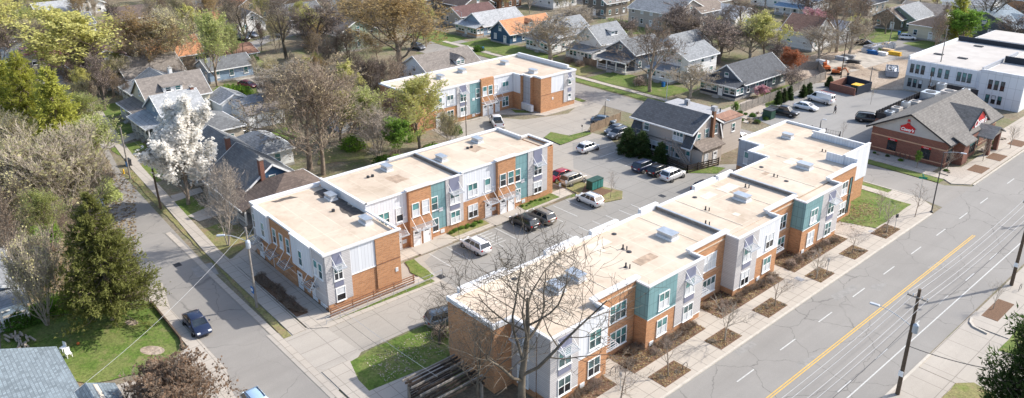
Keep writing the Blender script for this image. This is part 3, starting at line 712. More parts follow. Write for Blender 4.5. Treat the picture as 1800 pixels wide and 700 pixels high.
# ---------------------------------------------------------------- courtyard building
Bd = thing('apartment_building', 'two storey apartment building between the parking court and the left street, with stepped flat roof', 'building', (-77, 52, 0))
X1, XB = -67.9, -86.7
B1T, B2T, B3T = 7.1, 7.7, 7.9
MB().prism(rect(-86.5, -68.05, 33.15, 42.5), 0, 6.55).build('wall', 'brick_orange', Bd)
MB().prism(rect(-86.1, -75.1, 42.501, 57.0), 0, 7.2).build('wall', 'brick_orange', Bd)
MB().prism(rect(-85.9, -75.1, 57.001, 72.6), 0, 7.4).build('wall', 'brick_orange', Bd)
rb = MB(); rb.box(-86.3, -68.2, 33.3, 42.45, 6.551, 6.66); rb.box(-85.9, -75.2, 42.7, 56.85, 7.201, 7.32); rb.box(-85.7, -75.2, 57.15, 72.4, 7.401, 7.52)
rb.build('roof', 'roof_membrane', Bd)
# south block: street face (-Y)
fy = F('y', 33.15, -1)
segs = [(-86.5, -84.9, 'gray', .0), (-84.9, -81.2, 'white', .35), (-81.2, -75.2, 'brick', .05), (-75.2, -70.6, 'white', .35), (-70.6, -68.05, 'gray', .12)]
for a, b, t_, o_ in segs:
    mt = {'gray': 'siding_gray', 'white': 'panel_white', 'brick': 'brick_orange'}[t_]
    z0 = {'gray': .9, 'white': 3.5, 'brick': 0}[t_]
    clad(Bd, fy, a+.004, b-.004, z0, B1T-.1, mt, .12, o_)
    if t_ == 'white':
        clad(Bd, fy, a+.03, b-.03, 3.4, 3.5, 'trim_white', .1, o_, 'belt_trim')
    if o_ > .1: wallbox(Bd, a+.02, b-.02, 33.15-o_-.001, 33.14, max(z0, 3.51), B1T-.12, 'trim_white', 'wall_return')
    m = MB(); fy.box(m, a-.08, b+.08, o_-.5 if o_ > .2 else o_-.2, o_+.2, B1T-.1, B1T+.12+.001*int(a*7 % 5)); m.build('coping', 'coping_white', Bd)
for a, o_, t_ in ((-85.7, .12, 0), (-82.6, .47, 0), (-80.1, .17, 0), (-78.3, .17, 0), (-76.6, .17, 0), (-73.0, .47, 0), (-69.9, .24, 0), (-68.8, .24, 0)):
    window(Bd, fy, a, 4.0, .75, 1.75, 1, o=o_)
for a in (-84.9, -81.0, -79.8, -76.2, -74.6, -71.2, -69.4): door(Bd, fy, a, .1, .95, 2.1, .0)
for a in (-85.2, -80.3, -76.8, -70.6): awning(Bd, fy, a, 2.75, 2.0, 1.3, .0, 2, 1.3, mat='metal_galv')
for a in (-83, -78.2, -72.7): vent(Bd, fy, a, .5); vent(Bd, fy, a+.2, 3.0)
window(Bd, fy, -68.6, .8, .7, 1.7, 1, o=.1)
# south block: court end face (+X)
fe = F('x', -68.05, 1)
clad(Bd, fe, 33.03, 36.1, .95, B1T-.1, 'siding_gray', .14); clad(Bd, fe, 33.05, 36.1, 0, .94, 'brick_orange', .1)
clad(Bd, fe, 36.11, 39.3, 3.6, B1T-.1, 'panel_white', .03); clad(Bd, fe, 39.31, 42.5, 0, B1T-.1, 'brick_orange', .14)
clad(Bd, fe, 39.32, 42.5, 3.55, 3.68, 'brick_brown', .03, .14, 'belt_trim')
clad(Bd, fe, 36.11, 39.3, 3.5, 3.6, 'trim_white', .08, 0, 'belt_trim')
purple_bay(Bd, fe, 34.5, .14, 1.3, (3.7, 5.3), False, .95, 6.9); window(Bd, fe, 34.6, 1.1, 1.0, 1.5, 1, o=.14)
vent(Bd, fe, 41.9, 1.9, .14, .35, .5)
coping(Bd, [(X1-.1, 33.0), (X1-.1, 42.6)], B1T+.05, .36, .2, closed=False)
coping(Bd, [(X1-.3, 42.5), (-75, 42.5)], B1T+.03, .3, .2, closed=False)
coping(Bd, [(-86.5, 33.3), (-86.5, 42.4)], B1T+.02, .5, .25, closed=False)
wallbox(Bd, -86.55, -86.3, 33.3, 42.4, 6.55, B1T-.1, 'coping_white', 'parapet')
# long block: court face (+X)
fc = F('x', -75.1, 1)
def tower(a0, a1, zt):
    clad(Bd, fc, a0, a1, 0, zt+.25, 'brick_orange', .55)
    coping(Bd, [(-74.75, a0+.05), (-74.75, a1-.05)], zt+.42, .75, .16, closed=False)
    w_ = (a1-a0)/2
    for k in (.55, 1.45):
        window(Bd, fc, a0+w_*k, 4.3, .95, 1.7, 1, o=.55); door(Bd, fc, a0+w_*k, .13, 1.0, 2.15, .55)
    awning(Bd, fc, (a0+a1)/2+.05, 2.95, 3.0, 1.2, .55, 3, 1.3)
def gray_bay(a0, a1, zt):
    clad(Bd, fc, a0+.005, a1, 1.05, zt, 'siding_gray', .18); clad(Bd, fc, a0, a1, 0, 1.04, 'brick_orange', .14)
    purple_bay(Bd, fc, (a0+a1)/2, .18, 1.9, (4.0, 5.6), False, 1.45, zt-.1); window(Bd, fc, (a0+a1)/2, 1.2, 1.45, 1.6, 2, o=.18)
def teal_bay(a0, a1, zt):
    clad(Bd, fc, a0, a1-.003, 1.05, zt, 'panel_teal', .1); clad(Bd, fc, a0, a1-.003, 0, 1.04, 'brick_orange', .12)
    window(Bd, fc, a0+.75, 4.0, .9, 1.75, 1, o=.1); window(Bd, fc, a0+.75, .95, .9, 1.75, 1, o=.12); vent(Bd, fc, a0+1.75, 3.5, .1); vent(Bd, fc, a0+1.85, .35, .12)
def white_bay(a0, a1, zt, wins, drs):
    clad(Bd, fc, a0, a1, 3.6, zt, 'panel_white', .08); clad(Bd, fc, a0, a1, 0, 3.59, 'brick_orange', .05)
    window(Bd, fc, a0+wins[0], 4.1, 1.5, 1.75, 2, o=.08); window(Bd, fc, a0+wins[1], 4.1, .9, 1.75, 1, o=.08)
    if wins[0] > 1.2: window(Bd, fc, a0+wins[0], 1.0, 1.5, 1.75, 2, o=.05)
    door(Bd, fc, a0+drs, .13, 1.0, 2.15, .05); awning(Bd, fc, a0+drs+.1, 2.8, 1.9, 1.3, .05, 2, 1.3); vent(Bd, fc, a0+drs+1.0, .8, .05)
    vent(Bd, fc, a1-.45, 3.85, .08, .6, .7)
white_bay(42.6, 48.4, B2T, (2.3, 4.6), 4.1)
tower(48.4, 51.8, B2T); teal_bay(51.8, 54.4, B2T); gray_bay(54.4, 57.2, B2T)
white_bay(57.2, 63.0, B3T, (1.7, 4.3), 4.4)
tower(63.0, 66.2, B3T); teal_bay(66.2, 68.9, B3T); gray_bay(68.9, 72.7, B3T)
for a, b, zt in ((42.6, 48.4, B2T), (51.8, 57.2, B2T), (57.2, 63.0, B3T), (66.2, 72.7, B3T)):
    coping(Bd, [(-75.05, a+.05), (-75.05, b-.05)], zt+.1, .4, .13, closed=False)
st = MB(); st.prism(ragged([(-84.8, 40.6), (-80, 41.2), (-75.5, 40.3), (-75.2, 42.3), (-85, 42.35)], .25, .6), 6.661, 6.668); st.build('roof_stain_shade', 'roof_stain_shade', Bd)  # dirt and water stain plus painted shadow of the taller block's wall
st = MB(); st.prism(ragged([(-85.9, 35.5), (-85.2, 35.6), (-85.0, 38.5), (-85.8, 38.2)], .2, .6), 6.661, 6.668); st.build('roof_stain_shade', 'roof_stain_shade', Bd)
for a_, b_, z_ in ((-80.2, 50.5, 7.321), (-82, 65, 7.521)):
    st = MB(); st.prism(ragged(rect(a_-1.3, a_+1.2, b_-1, b_+1), .3, .7), z_, z_+.004); st.build('roof_patch', 'roof_patch', Bd)
# raised side and back parapets
wallbox(Bd, -86.15, -75.0, 42.49, 42.68, 6.6, B2T, 'coping_white', 'parapet')
coping(Bd, [(-86.1, 42.6), (-75.0, 42.6)], B2T+.1, .36, .14, closed=False)
wallbox(Bd, -86.15, -85.92, 42.7, 57, 7.0, B2T-.2, 'coping_white', 'parapet'); coping(Bd, [(-86.05, 42.8), (-86.05, 57.0)], B2T-.1, .36, .14, closed=False)
wallbox(Bd, -85.7, -75.2, 57.0, 57.14, 7.3, B3T-.15, 'shingle_taupe', 'parapet'); coping(Bd, [(-85.8, 57.07), (-75.1, 57.07)], B3T-.08, .26, .1, 'metal_galv', False)
wallbox(Bd, -85.95, -85.72, 57.2, 72.6, 7.2, B3T-.2, 'coping_white', 'parapet'); coping(Bd, [(-85.85, 53), (-85.85, 72.6)], B3T+.02, .5, .2, closed=False)
wallbox(Bd, -85.7, -80.5, 72.4, 72.65, 7.2, B3T, 'coping_white', 'parapet'); coping(Bd, [(-85.7, 72.55), (-80.5, 72.55)], B3T+.1, .36, .14, closed=False)
coping(Bd, [(-80.3, 72.55), (-80.3, 73.9), (-75.3, 73.9), (-75.3, 72.75)], B3T+.12, .36, .2, closed=False)
wallbox(Bd, -80.4, -75.1, 72.61, 74.0, 0, 7.5, 'brick_orange'); wallbox(Bd, -80.2, -75.35, 72.66, 73.8, 7.5, 7.54, 'roof_membrane', 'roof')
wallbox(Bd, -80.4, -75.2, 73.85, 74.0, 7.5, B3T, 'brick_orange', 'parapet')
for px, py, zz in ((680, 299, 7.3), (776, 282, 7.5), (839, 250, 7.5), (582, 350, 6.65), (643, 392, 6.65)):
    x, y = g(px, py, zz); rooftop_unit(Bd, x, y, zz, .85)
for px, py, zz in ((647, 313, 7.3), (655, 311, 7.3), (822, 262, 7.5), (829, 260, 7.5), (586, 372, 6.65)):
    x, y = g(px, py, zz); MB().lathe((x, y, zz), [(.22, 0), (.2, .3), (.1, .32)], 10).build('vent_pipe', 'metal_dark', Bd)
m = MB(); m.box(-82.6, -81.8, 42.0, 42.5, 0, .1)
# ramp railing beside the end wall
rl = MB(); base = MB()
base.box(-67.6, -66.9, 31.6, 42.3, 0, .75)
rl2 = thing('ramp_railing', 'long slatted railing of the ramp along the brick end wall', 'railing', (-66.8, 37, 0))
m = MB()
for k in range(4): m.box(-66.95, -66.87, 32.6, 43.6, .25+k*.28, .36+k*.28)
for y in (32.7, 35.4, 38.1, 40.8, 43.5): m.box(-67.03, -66.95, y-.06, y+.06, 0, 1.25)
m.build('rail', 'brick_brown', rl2)
m = MB()
for k in range(10): m.tube((-66.0, 31.6+k*1.7, 0), (-66.0, 31.6+k*1.7, 1.0), .025, n=5)
for z in (.5, 1.0): m.tube((-66.0, 31.6, z), (-66.0, 46.9, z), .025, n=5)
m.build('handrail', 'metal_galv', rl2)
# ---------------------------------------------------------------- north building
A = thing('apartment_building', 'L shaped two storey apartment building at the far end of the parking court', 'building', (-114, 92, 0))
AT = 7.3
footA = [(-122.3, 74.5), (-111.1, 74.5), (-111.1, 98.0), (-108.9, 98.0), (-108.9, 98.8), (-106.8, 98.8), (-106.8, 99.6), (-104.7, 99.6), (-104.7, 109), (-122.3, 109)]
MB().prism(footA, 0, 6.8).build('wall', 'brick_orange', A)
inn = [(-122.1, 74.7), (-111.3, 74.7), (-111.3, 98.2), (-109.1, 98.2), (-109.1, 99.0), (-107, 99), (-107, 99.8), (-104.9, 99.8), (-104.9, 108.8), (-122.1, 108.8)]
MB().prism(inn, 6.801, 6.95).build('roof', 'roof_membrane', A)
coping(A, footA, AT, .42, .3)
fa = F('x', -111.1, 1)
def clA(a0, a1, z0, z1, mt, d): clad(A, fa, a0, a1, z0, z1, mt, d)
clA(78.0, 83.9, 3.5, AT-.1, 'panel_white', .08); clA(83.9, 87.0, 1.0, AT-.1, 'siding_gray', .18); clA(87.0, 89.6, 1.0, AT-.1, 'panel_teal', .1); clA(89.6, 92.7, 0, AT+.2, 'brick_orange', .5); clA(92.7, 97.98, 3.5, AT-.1, 'panel_white', .08)
purple_bay(A, fa, 85.4, .18, 1.9, (4.0, 5.6), False, 1.4, AT-.2); window(A, fa, 85.4, 1.2, 1.4, 1.6, 2, o=.18)
window(A, fa, 80.0, 4.0, .9, 1.7, 1, o=.08); window(A, fa, 82.4, 4.0, 1.4, 1.7, 2, o=.08); window(A, fa, 82.4, 1.0, 1.4, 1.7, 2)
window(A, fa, 89.0, 4.0, .9, 1.7, 1, o=.1); window(A, fa, 89.0, .9, .9, 1.7, 1, o=.0); vent(A, fa, 87.9, 3.6, .1); vent(A, fa, 87.9, .4)
for k in (90.4, 91.8): window(A, fa, k, 4.2, .9, 1.7, 1, o=.5); door(A, fa, k, .13, 1, 2.1, .5)
awning(A, fa, 91.1, 2.95, 3.0, 1.2, .5, 3, 1.3); door(A, fa, 93.9, .13, 1, 2.1, 0); awning(A, fa, 94.0, 2.95, 1.9, 1.3, 0, 2, 1.3)
window(A, fa, 93.6, 4.1, .8, 1.5, 1, o=.08); window(A, fa, 96.0, 4.0, 1.5, 1.8, 2, o=.08); window(A, fa, 96.0, .9, 1.5, 1.8, 2)
door(A, fa, 79.6, .13); awning(A, fa, 79.8, 2.9, 2, 1.2, 0, 2)
f1 = F('y', 98.0, -1); clad(A, f1, -111.0, -108.85, 3.5, AT-.1, 'panel_white', .08)
f2 = F('y', 98.8, -1); clad(A, f2, -108.8, -106.85, .2, AT-.1, 'panel_gray', .08)
f3 = F('x', -104.7, 1); clad(A, f3, 102.3, 105.8, 3.6, AT-.1, 'panel_white', .06); clad(A, f3, 105.81, 109.05, 1.0, AT-.1, 'siding_gray', .12)
clad(A, f3, 99.5, 102.29, 0, AT-.1, 'brick_orange', .12); clad(A, f3, 99.5, 102.3, 3.5, 3.6, 'brick_brown', .02, .12, 'belt_trim')
clad(A, f3, 106.9, 107.9, 5.9, 7.0, 'panel_violet', .04, .12, 'accent_panel'); window(A, f3, 107.4, 4.6, .8, 1.0, 1, o=.12); clad(A, f3, 106.9, 107.9, 3.0, 3.8, 'panel_violet', .04, .12, 'accent_panel'); window(A, f3, 107.4, 1.4, .8, 1.1, 1, o=.12)
awning(A, f3, 107.4, 5.7, 1.2, .8, .12, 2, .9); vent(A, f3, 102.8, 2.2, 0, .4, .5)
wallbox(A, -121.5, -106.5, 108.6, 109.1, 6.9, AT+.5, 'coping_white', 'parapet')
for px, py in ((774, 138), (812, 127), (887, 113), (937, 128)):
    x, y = g(px, py, 6.95); rooftop_unit(A, x, y, 6.95, .9)
# ---------------------------------------------------------------- cluster mailboxes by the north building
mb_ = thing('mailbox_row', 'row of white cluster mailboxes standing by the recessed corner of the north apartment building', 'mailboxes', (*g(922, 196), 0))
m = MB(); x, y = g(910, 190); x2, y2 = g(936, 200)
d = Vector((x2-x, y2-y, 0)); L = d.length; d.normalize()
for k in range(4):
    p = Vector((x, y, 0))+d*(k+.5)*L/4; h = d*(L/4-.08)/2; n = Vector((-d.y, d.x, 0))*.28
    c = [p-h-n, p+h-n, p+h+n, p-h+n]
    MB().hexa([q+Vector((0, 0, .35)) for q in c]+[q+Vector((0, 0, 1.65)) for q in c]).build('mailbox', 'coping_white', mb_)
    m.tube(p, p+Vector((0, 0, .36)), .12, n=8)
m.build('pedestal', 'metal_galv', mb_)
# ================================================================ HOUSES
def face(side, x0, x1, y0, y1):
    return {'+x': (F('x', x1, 1), y0, y1), '-x': (F('x', x0, -1), y0, y1), '+y': (F('y', y1, 1), x0, x1), '-y': (F('y', y0, -1), x0, x1)}[side]
def gable_roof(x0, x1, y0, y1, wh, rise, ridge, oh=.5, th=.16):
    m = MB()
    T = (lambda u, v, z: (u, v, z)) if ridge == 'y' else (lambda u, v, z: (v, u, z))
    u0, u1, v0, v1 = (x0, x1, y0, y1) if ridge == 'y' else (y0, y1, x0, x1)
    uc = (u0+u1)/2; sl = rise/((u1-u0)/2); ez = wh-oh*sl; rz = wh+rise; v0 -= oh*.8; v1 += oh*.8
    for ue in (u0-oh, u1+oh):
        b = [T(ue, v0, ez), T(ue, v1, ez), T(uc, v1, rz), T(uc, v0, rz)]
        m.hexa([*b]+[(p[0], p[1], p[2]+th) for p in b])
    return m
def gable_walls(x0, x1, y0, y1, z0, wh, rise, ridge):
    m = MB()
    T = (lambda u, v, z: (u, v, z)) if ridge == 'y' else (lambda u, v, z: (v, u, z))
    u0, u1, v0, v1 = (x0, x1, y0, y1) if ridge == 'y' else (y0, y1, x0, x1); uc = (u0+u1)/2
    pr_ = [(u0, z0), (u1, z0), (u1, wh-.01), (uc, wh+rise-.02), (u0, wh-.01)]
    pts = [T(u, v0, z) for u, z in pr_]+[T(u, v1, z) for u, z in pr_]
    return m.add(pts, [(4, 3, 2, 1, 0), (5, 6, 7, 8, 9)]+[(i, (i+1) % 5, 5+(i+1) % 5, 5+i) for i in range(5)])
def hip_roof(x0, x1, y0, y1, wh, rise, oh=.5, ridge='y'):
    X0, X1, Y0, Y1 = x0-oh, x1+oh, y0-oh, y1+oh; cx, cy = (X0+X1)/2, (Y0+Y1)/2
    if ridge == 'y': h = (X1-X0)/2; R = [(cx, min(Y0+h, cy-.2)), (cx, max(Y1-h, cy+.2))]
    else: h = (Y1-Y0)/2; R = [(min(X0+h, cx-.2), cy), (max(X1-h, cx+.2), cy)]
    ez = wh-.1
    pts = [(X0, Y0, ez), (X1, Y0, ez), (X1, Y1, ez), (X0, Y1, ez), (X0, Y0, ez+.14), (X1, Y0, ez+.14), (X1, Y1, ez+.14), (X0, Y1, ez+.14), (*R[0], wh+rise), (*R[1], wh+rise)]
    fs = [(3, 2, 1, 0)]+[(i, (i+1) % 4, 4+(i+1) % 4, 4+i) for i in range(4)]
    if ridge == 'y': fs += [(4, 5, 8), (5, 6, 9, 8), (6, 7, 9), (7, 4, 8, 9)]
    else: fs += [(4, 5, 9, 8), (5, 6, 9), (6, 7, 8, 9), (7, 4, 8)]
    return MB().add(pts, fs)
def house(label, x0, x1, y0, y1, wh=3.1, rise=2.6, ridge='y', wall='siding_white', roof='shingle_slate', hip=False, porch=None, dormer=None, chimney=None, wins=('+x', '-y'),
          trim='trim_white', two=False, gable_win=True, z0=0, name='house', cat='house', oh=.5, group=None, gablemat=None, door_side='-y', nowin=False, ww=.9):
    t = thing(name, label, cat, ((x0+x1)/2, (y0+y1)/2, 0), group)
    if hip: MB().box(x0, x1, y0, y1, 0, wh).build('wall', wall, t)
    else: gable_walls(x0, x1, y0, y1, 0, wh, rise, ridge).build('wall', wall, t)
    MB().box(x0-.06, x1+.06, y0-.06, y1+.06, 0, .45).build('foundation', 'foundation', t)
    rf = (hip_roof(x0, x1, y0, y1, wh, rise, oh, ridge) if hip else gable_roof(x0, x1, y0, y1, wh, rise, ridge, oh)).build('roof', roof, t)
    # fascia
    if not hip:
        m = MB(); T = (lambda u, v, z: (u, v, z)) if ridge == 'y' else (lambda u, v, z: (v, u, z))
        u0, u1, v0, v1 = (x0, x1, y0, y1) if ridge == 'y' else (y0, y1, x0, x1); uc = (u0+u1)/2; sl = rise/((u1-u0)/2)
        for vv in (v0-oh*.8-.03, v1+oh*.8+.03):
            for ue in (u0-oh, u1+oh): m.bar(T(ue, vv, wh-oh*sl+.05), T(uc, vv, wh+rise+.05), .07, .26)
        for ue in (u0-oh-.05, u1+oh+.05): m.bar(T(ue, v0-oh*.8, wh-oh*sl+.06), T(ue, v1+oh*.8, wh-oh*sl+.06), .1, .2)
        m.build('fascia', trim, rf)
    else:
        m = MB(); z = wh-.02
        for a, b in (((x0-oh, y0-oh), (x1+oh, y0-oh)), ((x1+oh, y0-oh), (x1+oh, y1+oh)), ((x1+oh, y1+oh), (x0-oh, y1+oh)), ((x0-oh, y1+oh), (x0-oh, y0-oh))): m.bar((*a, z), (*b, z), .12, .2)
        m.build('fascia', trim, rf)
    if not nowin:
        for sd_ in wins:
            f, a0, a1 = face(sd_, x0, x1, y0, y1); n = max(1, int((a1-a0)/3.2))
            for k in range(n):
                a = a0+(a1-a0)*(k+.5)/n
                if sd_ == door_side and k == n//2 and not porch: door(t, f, a, .3, .95, 2.05)
                else: window(t, f, a, 1.15, ww, 1.35, 1, trim)
                if two: window(t, f, a, 4.0, ww, 1.3, 1, trim)
            isg = (ridge == 'y' and sd_[1] == 'y') or (ridge == 'x' and sd_[1] == 'x')
            if isg and not hip and gable_win and rise > 1.8: window(t, f, (a0+a1)/2, wh+.35, .85, min(1.1, rise*.45), 1, trim)
    if porch:
        sd_, dp, enc = porch[:3]; f, a0, a1 = face(sd_, x0, x1, y0, y1)
        if len(porch) > 3: a0, a1 = a0+porch[3]*(a1-a0), a0+porch[4]*(a1-a0)
        ph = 2.75
        q = MB(); f.box(q, a0, a1, 0.001, dp, 0, .5); q.build('porch_floor', 'foundation', t)
        m = MB(); p = [f.P(a0-.35, 0.0, ph+.75), f.P(a1+.35, 0.0, ph+.75), f.P(a1+.35, dp+.45, ph), f.P(a0-.35, dp+.45, ph)]
        if (f.ax == 'x') == (f.sg > 0): p = p[::-1]
        m.hexa(p+[(a, b, c+.15) for a, b, c in p]); m.build('porch_roof', roof, t)
        m = MB(); f.box(m, a0-.35, a1+.35, dp+.45, dp+.52, ph-.08, ph+.16); m.build('porch_fascia', trim, t)
        if enc:
            q = MB(); f.box(q, a0+.02, a1-.02, .002, dp-.02, .5, ph-.02); q.build('porch_wall', wall if enc is True else enc, t)
            n = max(2, int((a1-a0)/1.25))
            for k in range(n):
                a = a0+(a1-a0)*(k+.5)/n
                if k == n//2: door(t, f, a, .5, .85, 2.0, dp)
                else: window(t, f, a, 1.25, (a1-a0)/n-.35, 1.15, 1, trim, dp)
            so_ = {'-y': '+x', '+y': '+x', '+x': '-y', '-x': '-y'}[sd_]
            if sd_[1] == 'y':
                yy = (y0-dp, y0) if sd_ == '-y' else (y1, y1+dp)
                f2, b0, b1 = face('+x', x0, a1, *yy)
            else:
                xx = (x1, x1+dp) if sd_ == '+x' else (x0-dp, x0)
                f2, b0, b1 = face('-y', *xx, a0, y1)
            for k in (0, 1): window(t, f2, b0+(b1-b0)*(k+.5)/2, 1.25, max(.5, (b1-b0)/2-.4), 1.15, 1, trim, 0)
        else:
            n = max(2, int((a1-a0)/2.4)+1)
            for k in range(n):
                a = a0+.15+(a1-a0-.3)*k/(n-1); q = MB(); f.box(q, a-.11, a+.11, dp-.26, dp-.04, .5, ph+.05); q.build('porch_post', trim, t)
            q = MB()
            for zz in (.75, 1.35): f.box(q, a0+.1, a1-.1, dp-.18, dp-.12, zz, zz+.07)
            k = a0+.3
            while k < a1-.3: f.box(q, k, k+.05, dp-.17, dp-.13, .8, 1.36); k += .3
            q.build('porch_rail', trim, t)
        q = MB(); ac = (a0+a1)/2
        for k in range(3): f.box(q, ac-.7, ac+.7, dp+.002+k*.3, dp+.3+k*.3, 0, .42-.14*k)
        q.build('step', 'foundation', t)
    for dm in (dormer or []):
        sd_, pos, w, z, shed = dm[:5]; dmat = dm[5] if len(dm) > 5 else wall
        f, a0, a1 = face(sd_, x0, x1, y0, y1); a = a0+(a1-a0)*pos; half = ((x1-x0) if f.ax == 'x' else (y1-y0))/2; sl = rise/half
        of = -(z-wh)/sl+.0; h = 1.25; back = -min(half, -of+ (h+.2+(.9 if not shed else .2))/sl)
        q = MB(); f.box(q, a-w/2, a+w/2, back+.1, of, wh-.0+.2, z+h); dw = q.build('dormer_wall', dmat, t)
        n = 2 if w > 2.2 else 1
        for k in range(n): window(t, f, a-w/2+w*(k+.5)/n, z+.3, min(.9, w/n-.4), .75, 1, trim, of)
        m = MB()
        if shed:
            p = [f.P(a-w/2-.25, back-.3, z+h+.35), f.P(a+w/2+.25, back-.3, z+h+.35), f.P(a+w/2+.25, of+.35, z+h-.05), f.P(a-w/2-.25, of+.35, z+h-.05)]
            if (f.ax == 'x') == (f.sg > 0): p = p[::-1]
            m.hexa(p+[(i, j, k+.12) for i, j, k in p])
        else:
            r = w*.36; q = MB()
            pp = [f.P(a-w/2, of-.002, z+h), f.P(a+w/2, of-.002, z+h), f.P(a, of-.002, z+h+r)]; pb = [f.P(a-w/2, back, z+h), f.P(a+w/2, back, z+h), f.P(a, back, z+h+r)]
            q.add(pp+pb, [(0, 1, 2), (5, 4, 3), (0, 3, 4, 1), (1, 4, 5, 2), (2, 5, 3, 0)]); q.build('dormer_gable', dmat, t)
            for e in (-1, 1):
                p = [f.P(a+e*(w/2+.3), back-.4, z+h-.12), f.P(a+e*(w/2+.3), of+.25, z+h-.12), f.P(a, of+.25, z+h+r+.08), f.P(a, back-.4, z+h+r+.08)]
                m.hexa(p+[(i, j, k+.12) for i, j, k in p])
        m.build('dormer_roof', roof, t)
    if chimney:
        cx_, cy_, ch_, *cm = chimney; q = MB().box(cx_-.4, cx_+.4, cy_-.3, cy_+.3, .2, ch_); c_ = q.build('chimney', cm[0] if cm else 'brick_red', rf)
        q = MB().box(cx_-.48, cx_+.48, cy_-.38, cy_+.38, ch_+.001, ch_+.12); q.tube((cx_-.15, cy_, ch_+.1), (cx_-.15, cy_, ch_+.45), .11, n=8); q.build('chimney_cap', 'foundation', rf)
    return t
def shed(label, x0, x1, y0, y1, h, roofm, wallm, name='shed', cat='shed', rise=.6, ridge='y'):
    t = thing(name, label, cat, ((x0+x1)/2, (y0+y1)/2, 0))
    gable_walls(x0, x1, y0, y1, 0, h, rise, ridge).build('wall', wallm, t); gable_roof(x0, x1, y0, y1, h, rise, ridge, .2, .1).build('roof', roofm, t)
    f, a0, a1 = face('-y', x0, x1, y0, y1); m = MB(); f.box(m, (a0+a1)/2-.8, (a0+a1)/2+.8, 0, .04, 0, min(2.1, h-.2)); m.build('door', 'door_white', t)
    return t
# --- houses on the near left street (bungalows, front to -Y)
house('brown hip roofed house tucked right behind the brick and white apartment block', -101, -91, 37, 47, 3.2, 2.4, 'x', 'siding_taupe', 'shingle_umber', hip=True, wins=('+x', '-y'), porch=('-y', 2, False, .1, .7))
house('deep blue side gabled house with brick chimney and white gutters', -110, -98.6, 37.0, 45.8, 3.3, 3.1, 'x', 'siding_blue', 'shingle_slate', chimney=(-98.3, 39.8, 7.6, 'brick_red'), oh=.5, wins=('+x', '-y'), porch=('-y', 1.8, False, .2, .8))
house('gray roofed house with brick chimney between the blue house and the white blossom tree', -121.5, -111, 37.5, 45.5, 3.4, 2.9, 'x', 'siding_beige', 'shingle_slate', chimney=(-110.9, 40.3, 7.4, 'brick_red'), oh=.5, porch=('-y', 2, False, .2, .8))
house('low gray roofed back house with white windows facing the yard beside the two bare trees', -122, -112, 45.6, 51.0, 3.0, 1.7, 'x', 'siding_white', 'shingle_pewter', hip=True, wins=('+x',))
house('slate hip roofed house behind the white blossom tree', -136, -126.5, 40, 49, 3.6, 2.6, 'x', 'siding_beige', 'shingle_slate', hip=True, porch=('-y', 2.6, False, .1, .9))
house('pale gray roofed house with dark front porch beside the blossom tree', -147.5, -137.5, 39.5, 47, 4.2, 3.0, 'y', 'siding_lightblue', 'shingle_lightgray', porch=('-y', 3.0, False), wins=('+x', '-y'), chimney=(-142.5, 46.6, 7.6, 'brick_red'))
house('brown shingled house with broad dormer and green trimmed porch', -158, -149, 40.5, 52, 4.4, 3.4, 'y', 'siding_cream', 'shingle_taupe', porch=('-y', 2.8, False), dormer=[('+x', .45, 3.6, 5.2, True, 'siding_white')], chimney=(-154.5, 47, 8.8, 'siding_white'))
house('small white rear addition with gray roof behind the brown dormer house', -150, -144, 52.2, 57.5, 3.0, 1.3, 'x', 'siding_white', 'shingle_pewter', nowin=False, wins=('+x',))
shed('white garage with flat gray roof in the yard behind the dormer house', -146, -140.5, 54, 60.5, 2.8, 'shingle_pewter', 'siding_white', 'garage', 'garage', .5)
shed('white ribbed roof garage beside the tarp covered car', -138.5, -133.5, 53, 60, 2.8, 'shingle_taupe', 'siding_white', 'garage', 'garage', .9)
house('weathered gray house with open porch at the left street bend', -170, -161.5, 43.5, 52, 3.2, 2.5, 'x', 'siding_white', 'shingle_pewter', porch=('-y', 2, False))
house('taupe roofed house behind the tan budding tree', -186, -174, 44, 56, 3.2, 3.0, 'y', 'siding_taupe', 'shingle_taupe', porch=('-y', 2, False), wins=('+x', '-y'))
house('orange roofed house with white gable window behind the tan tree', -200, -188, 54, 66, 3.3, 3.3, 'y', 'siding_tan', 'shingle_orange', gable_win=True)
house('mauve roofed house under the tall yellow green tree', -206, -194, 40, 51, 3.2, 2.6, 'x', 'siding_cream', 'shingle_maroon', porch=('-y', 2, False))
house('pale blue cottage in the yard beyond the brown dormer house', -178, -170, 60, 70, 3.0, 1.8, 'y', 'siding_lightblue', 'shingle_slate')
house('low rust roofed house behind the pale blue cottage', -190, -180.5, 66.5, 76, 3.0, 1.5, 'y', 'siding_cream', 'shingle_rust')
house('white roofed house with red gable at the far upper left', -276, -264, 46, 56, 3.6, 3.4, 'y', 'siding_cream', 'shingle_lightgray', dormer=[('-y', .5, 2.2, 4.4, False, 'red_pale')] if 0 else None, gablemat=None)
house('small white house with orange roof beyond the left street', -236, -228, 80, 90, 3.0, 1.8, 'y', 'siding_white', 'shingle_orange')
house('gray roofed white cottage with gable front beside the tall bare tree', -226, -217, 87, 95, 3.2, 3.0, 'x', 'siding_white', 'shingle_pewter', wins=('+x', '-y'))
house('white house with pale porch roof across the west street', -226, -215, 101, 113, 3.6, 2.6, 'y', 'siding_white', 'shingle_slate', porch=('+x', 2, False))
house('tan gabled house behind the row of white cottages', -244, -233, 92, 104, 4, 3.6, 'x', 'siding_tan', 'shingle_orange')
house('dark gray roofed house left of the gray twiggy thicket', -205, -196, 100, 112, 3.2, 2.2, 'y', 'siding_white', 'shingle_slate')
house('olive walled old house with tall gable in the thicket', -186, -176.5, 96, 108, 4.8, 3.2, 'x', 'siding_green', 'shingle_taupe', two=True)
shed('small dark roofed shed behind the yellowish bare trees', -165.5, -160.5, 77.5, 83, 2.6, 'shingle_dark', 'siding_beige')
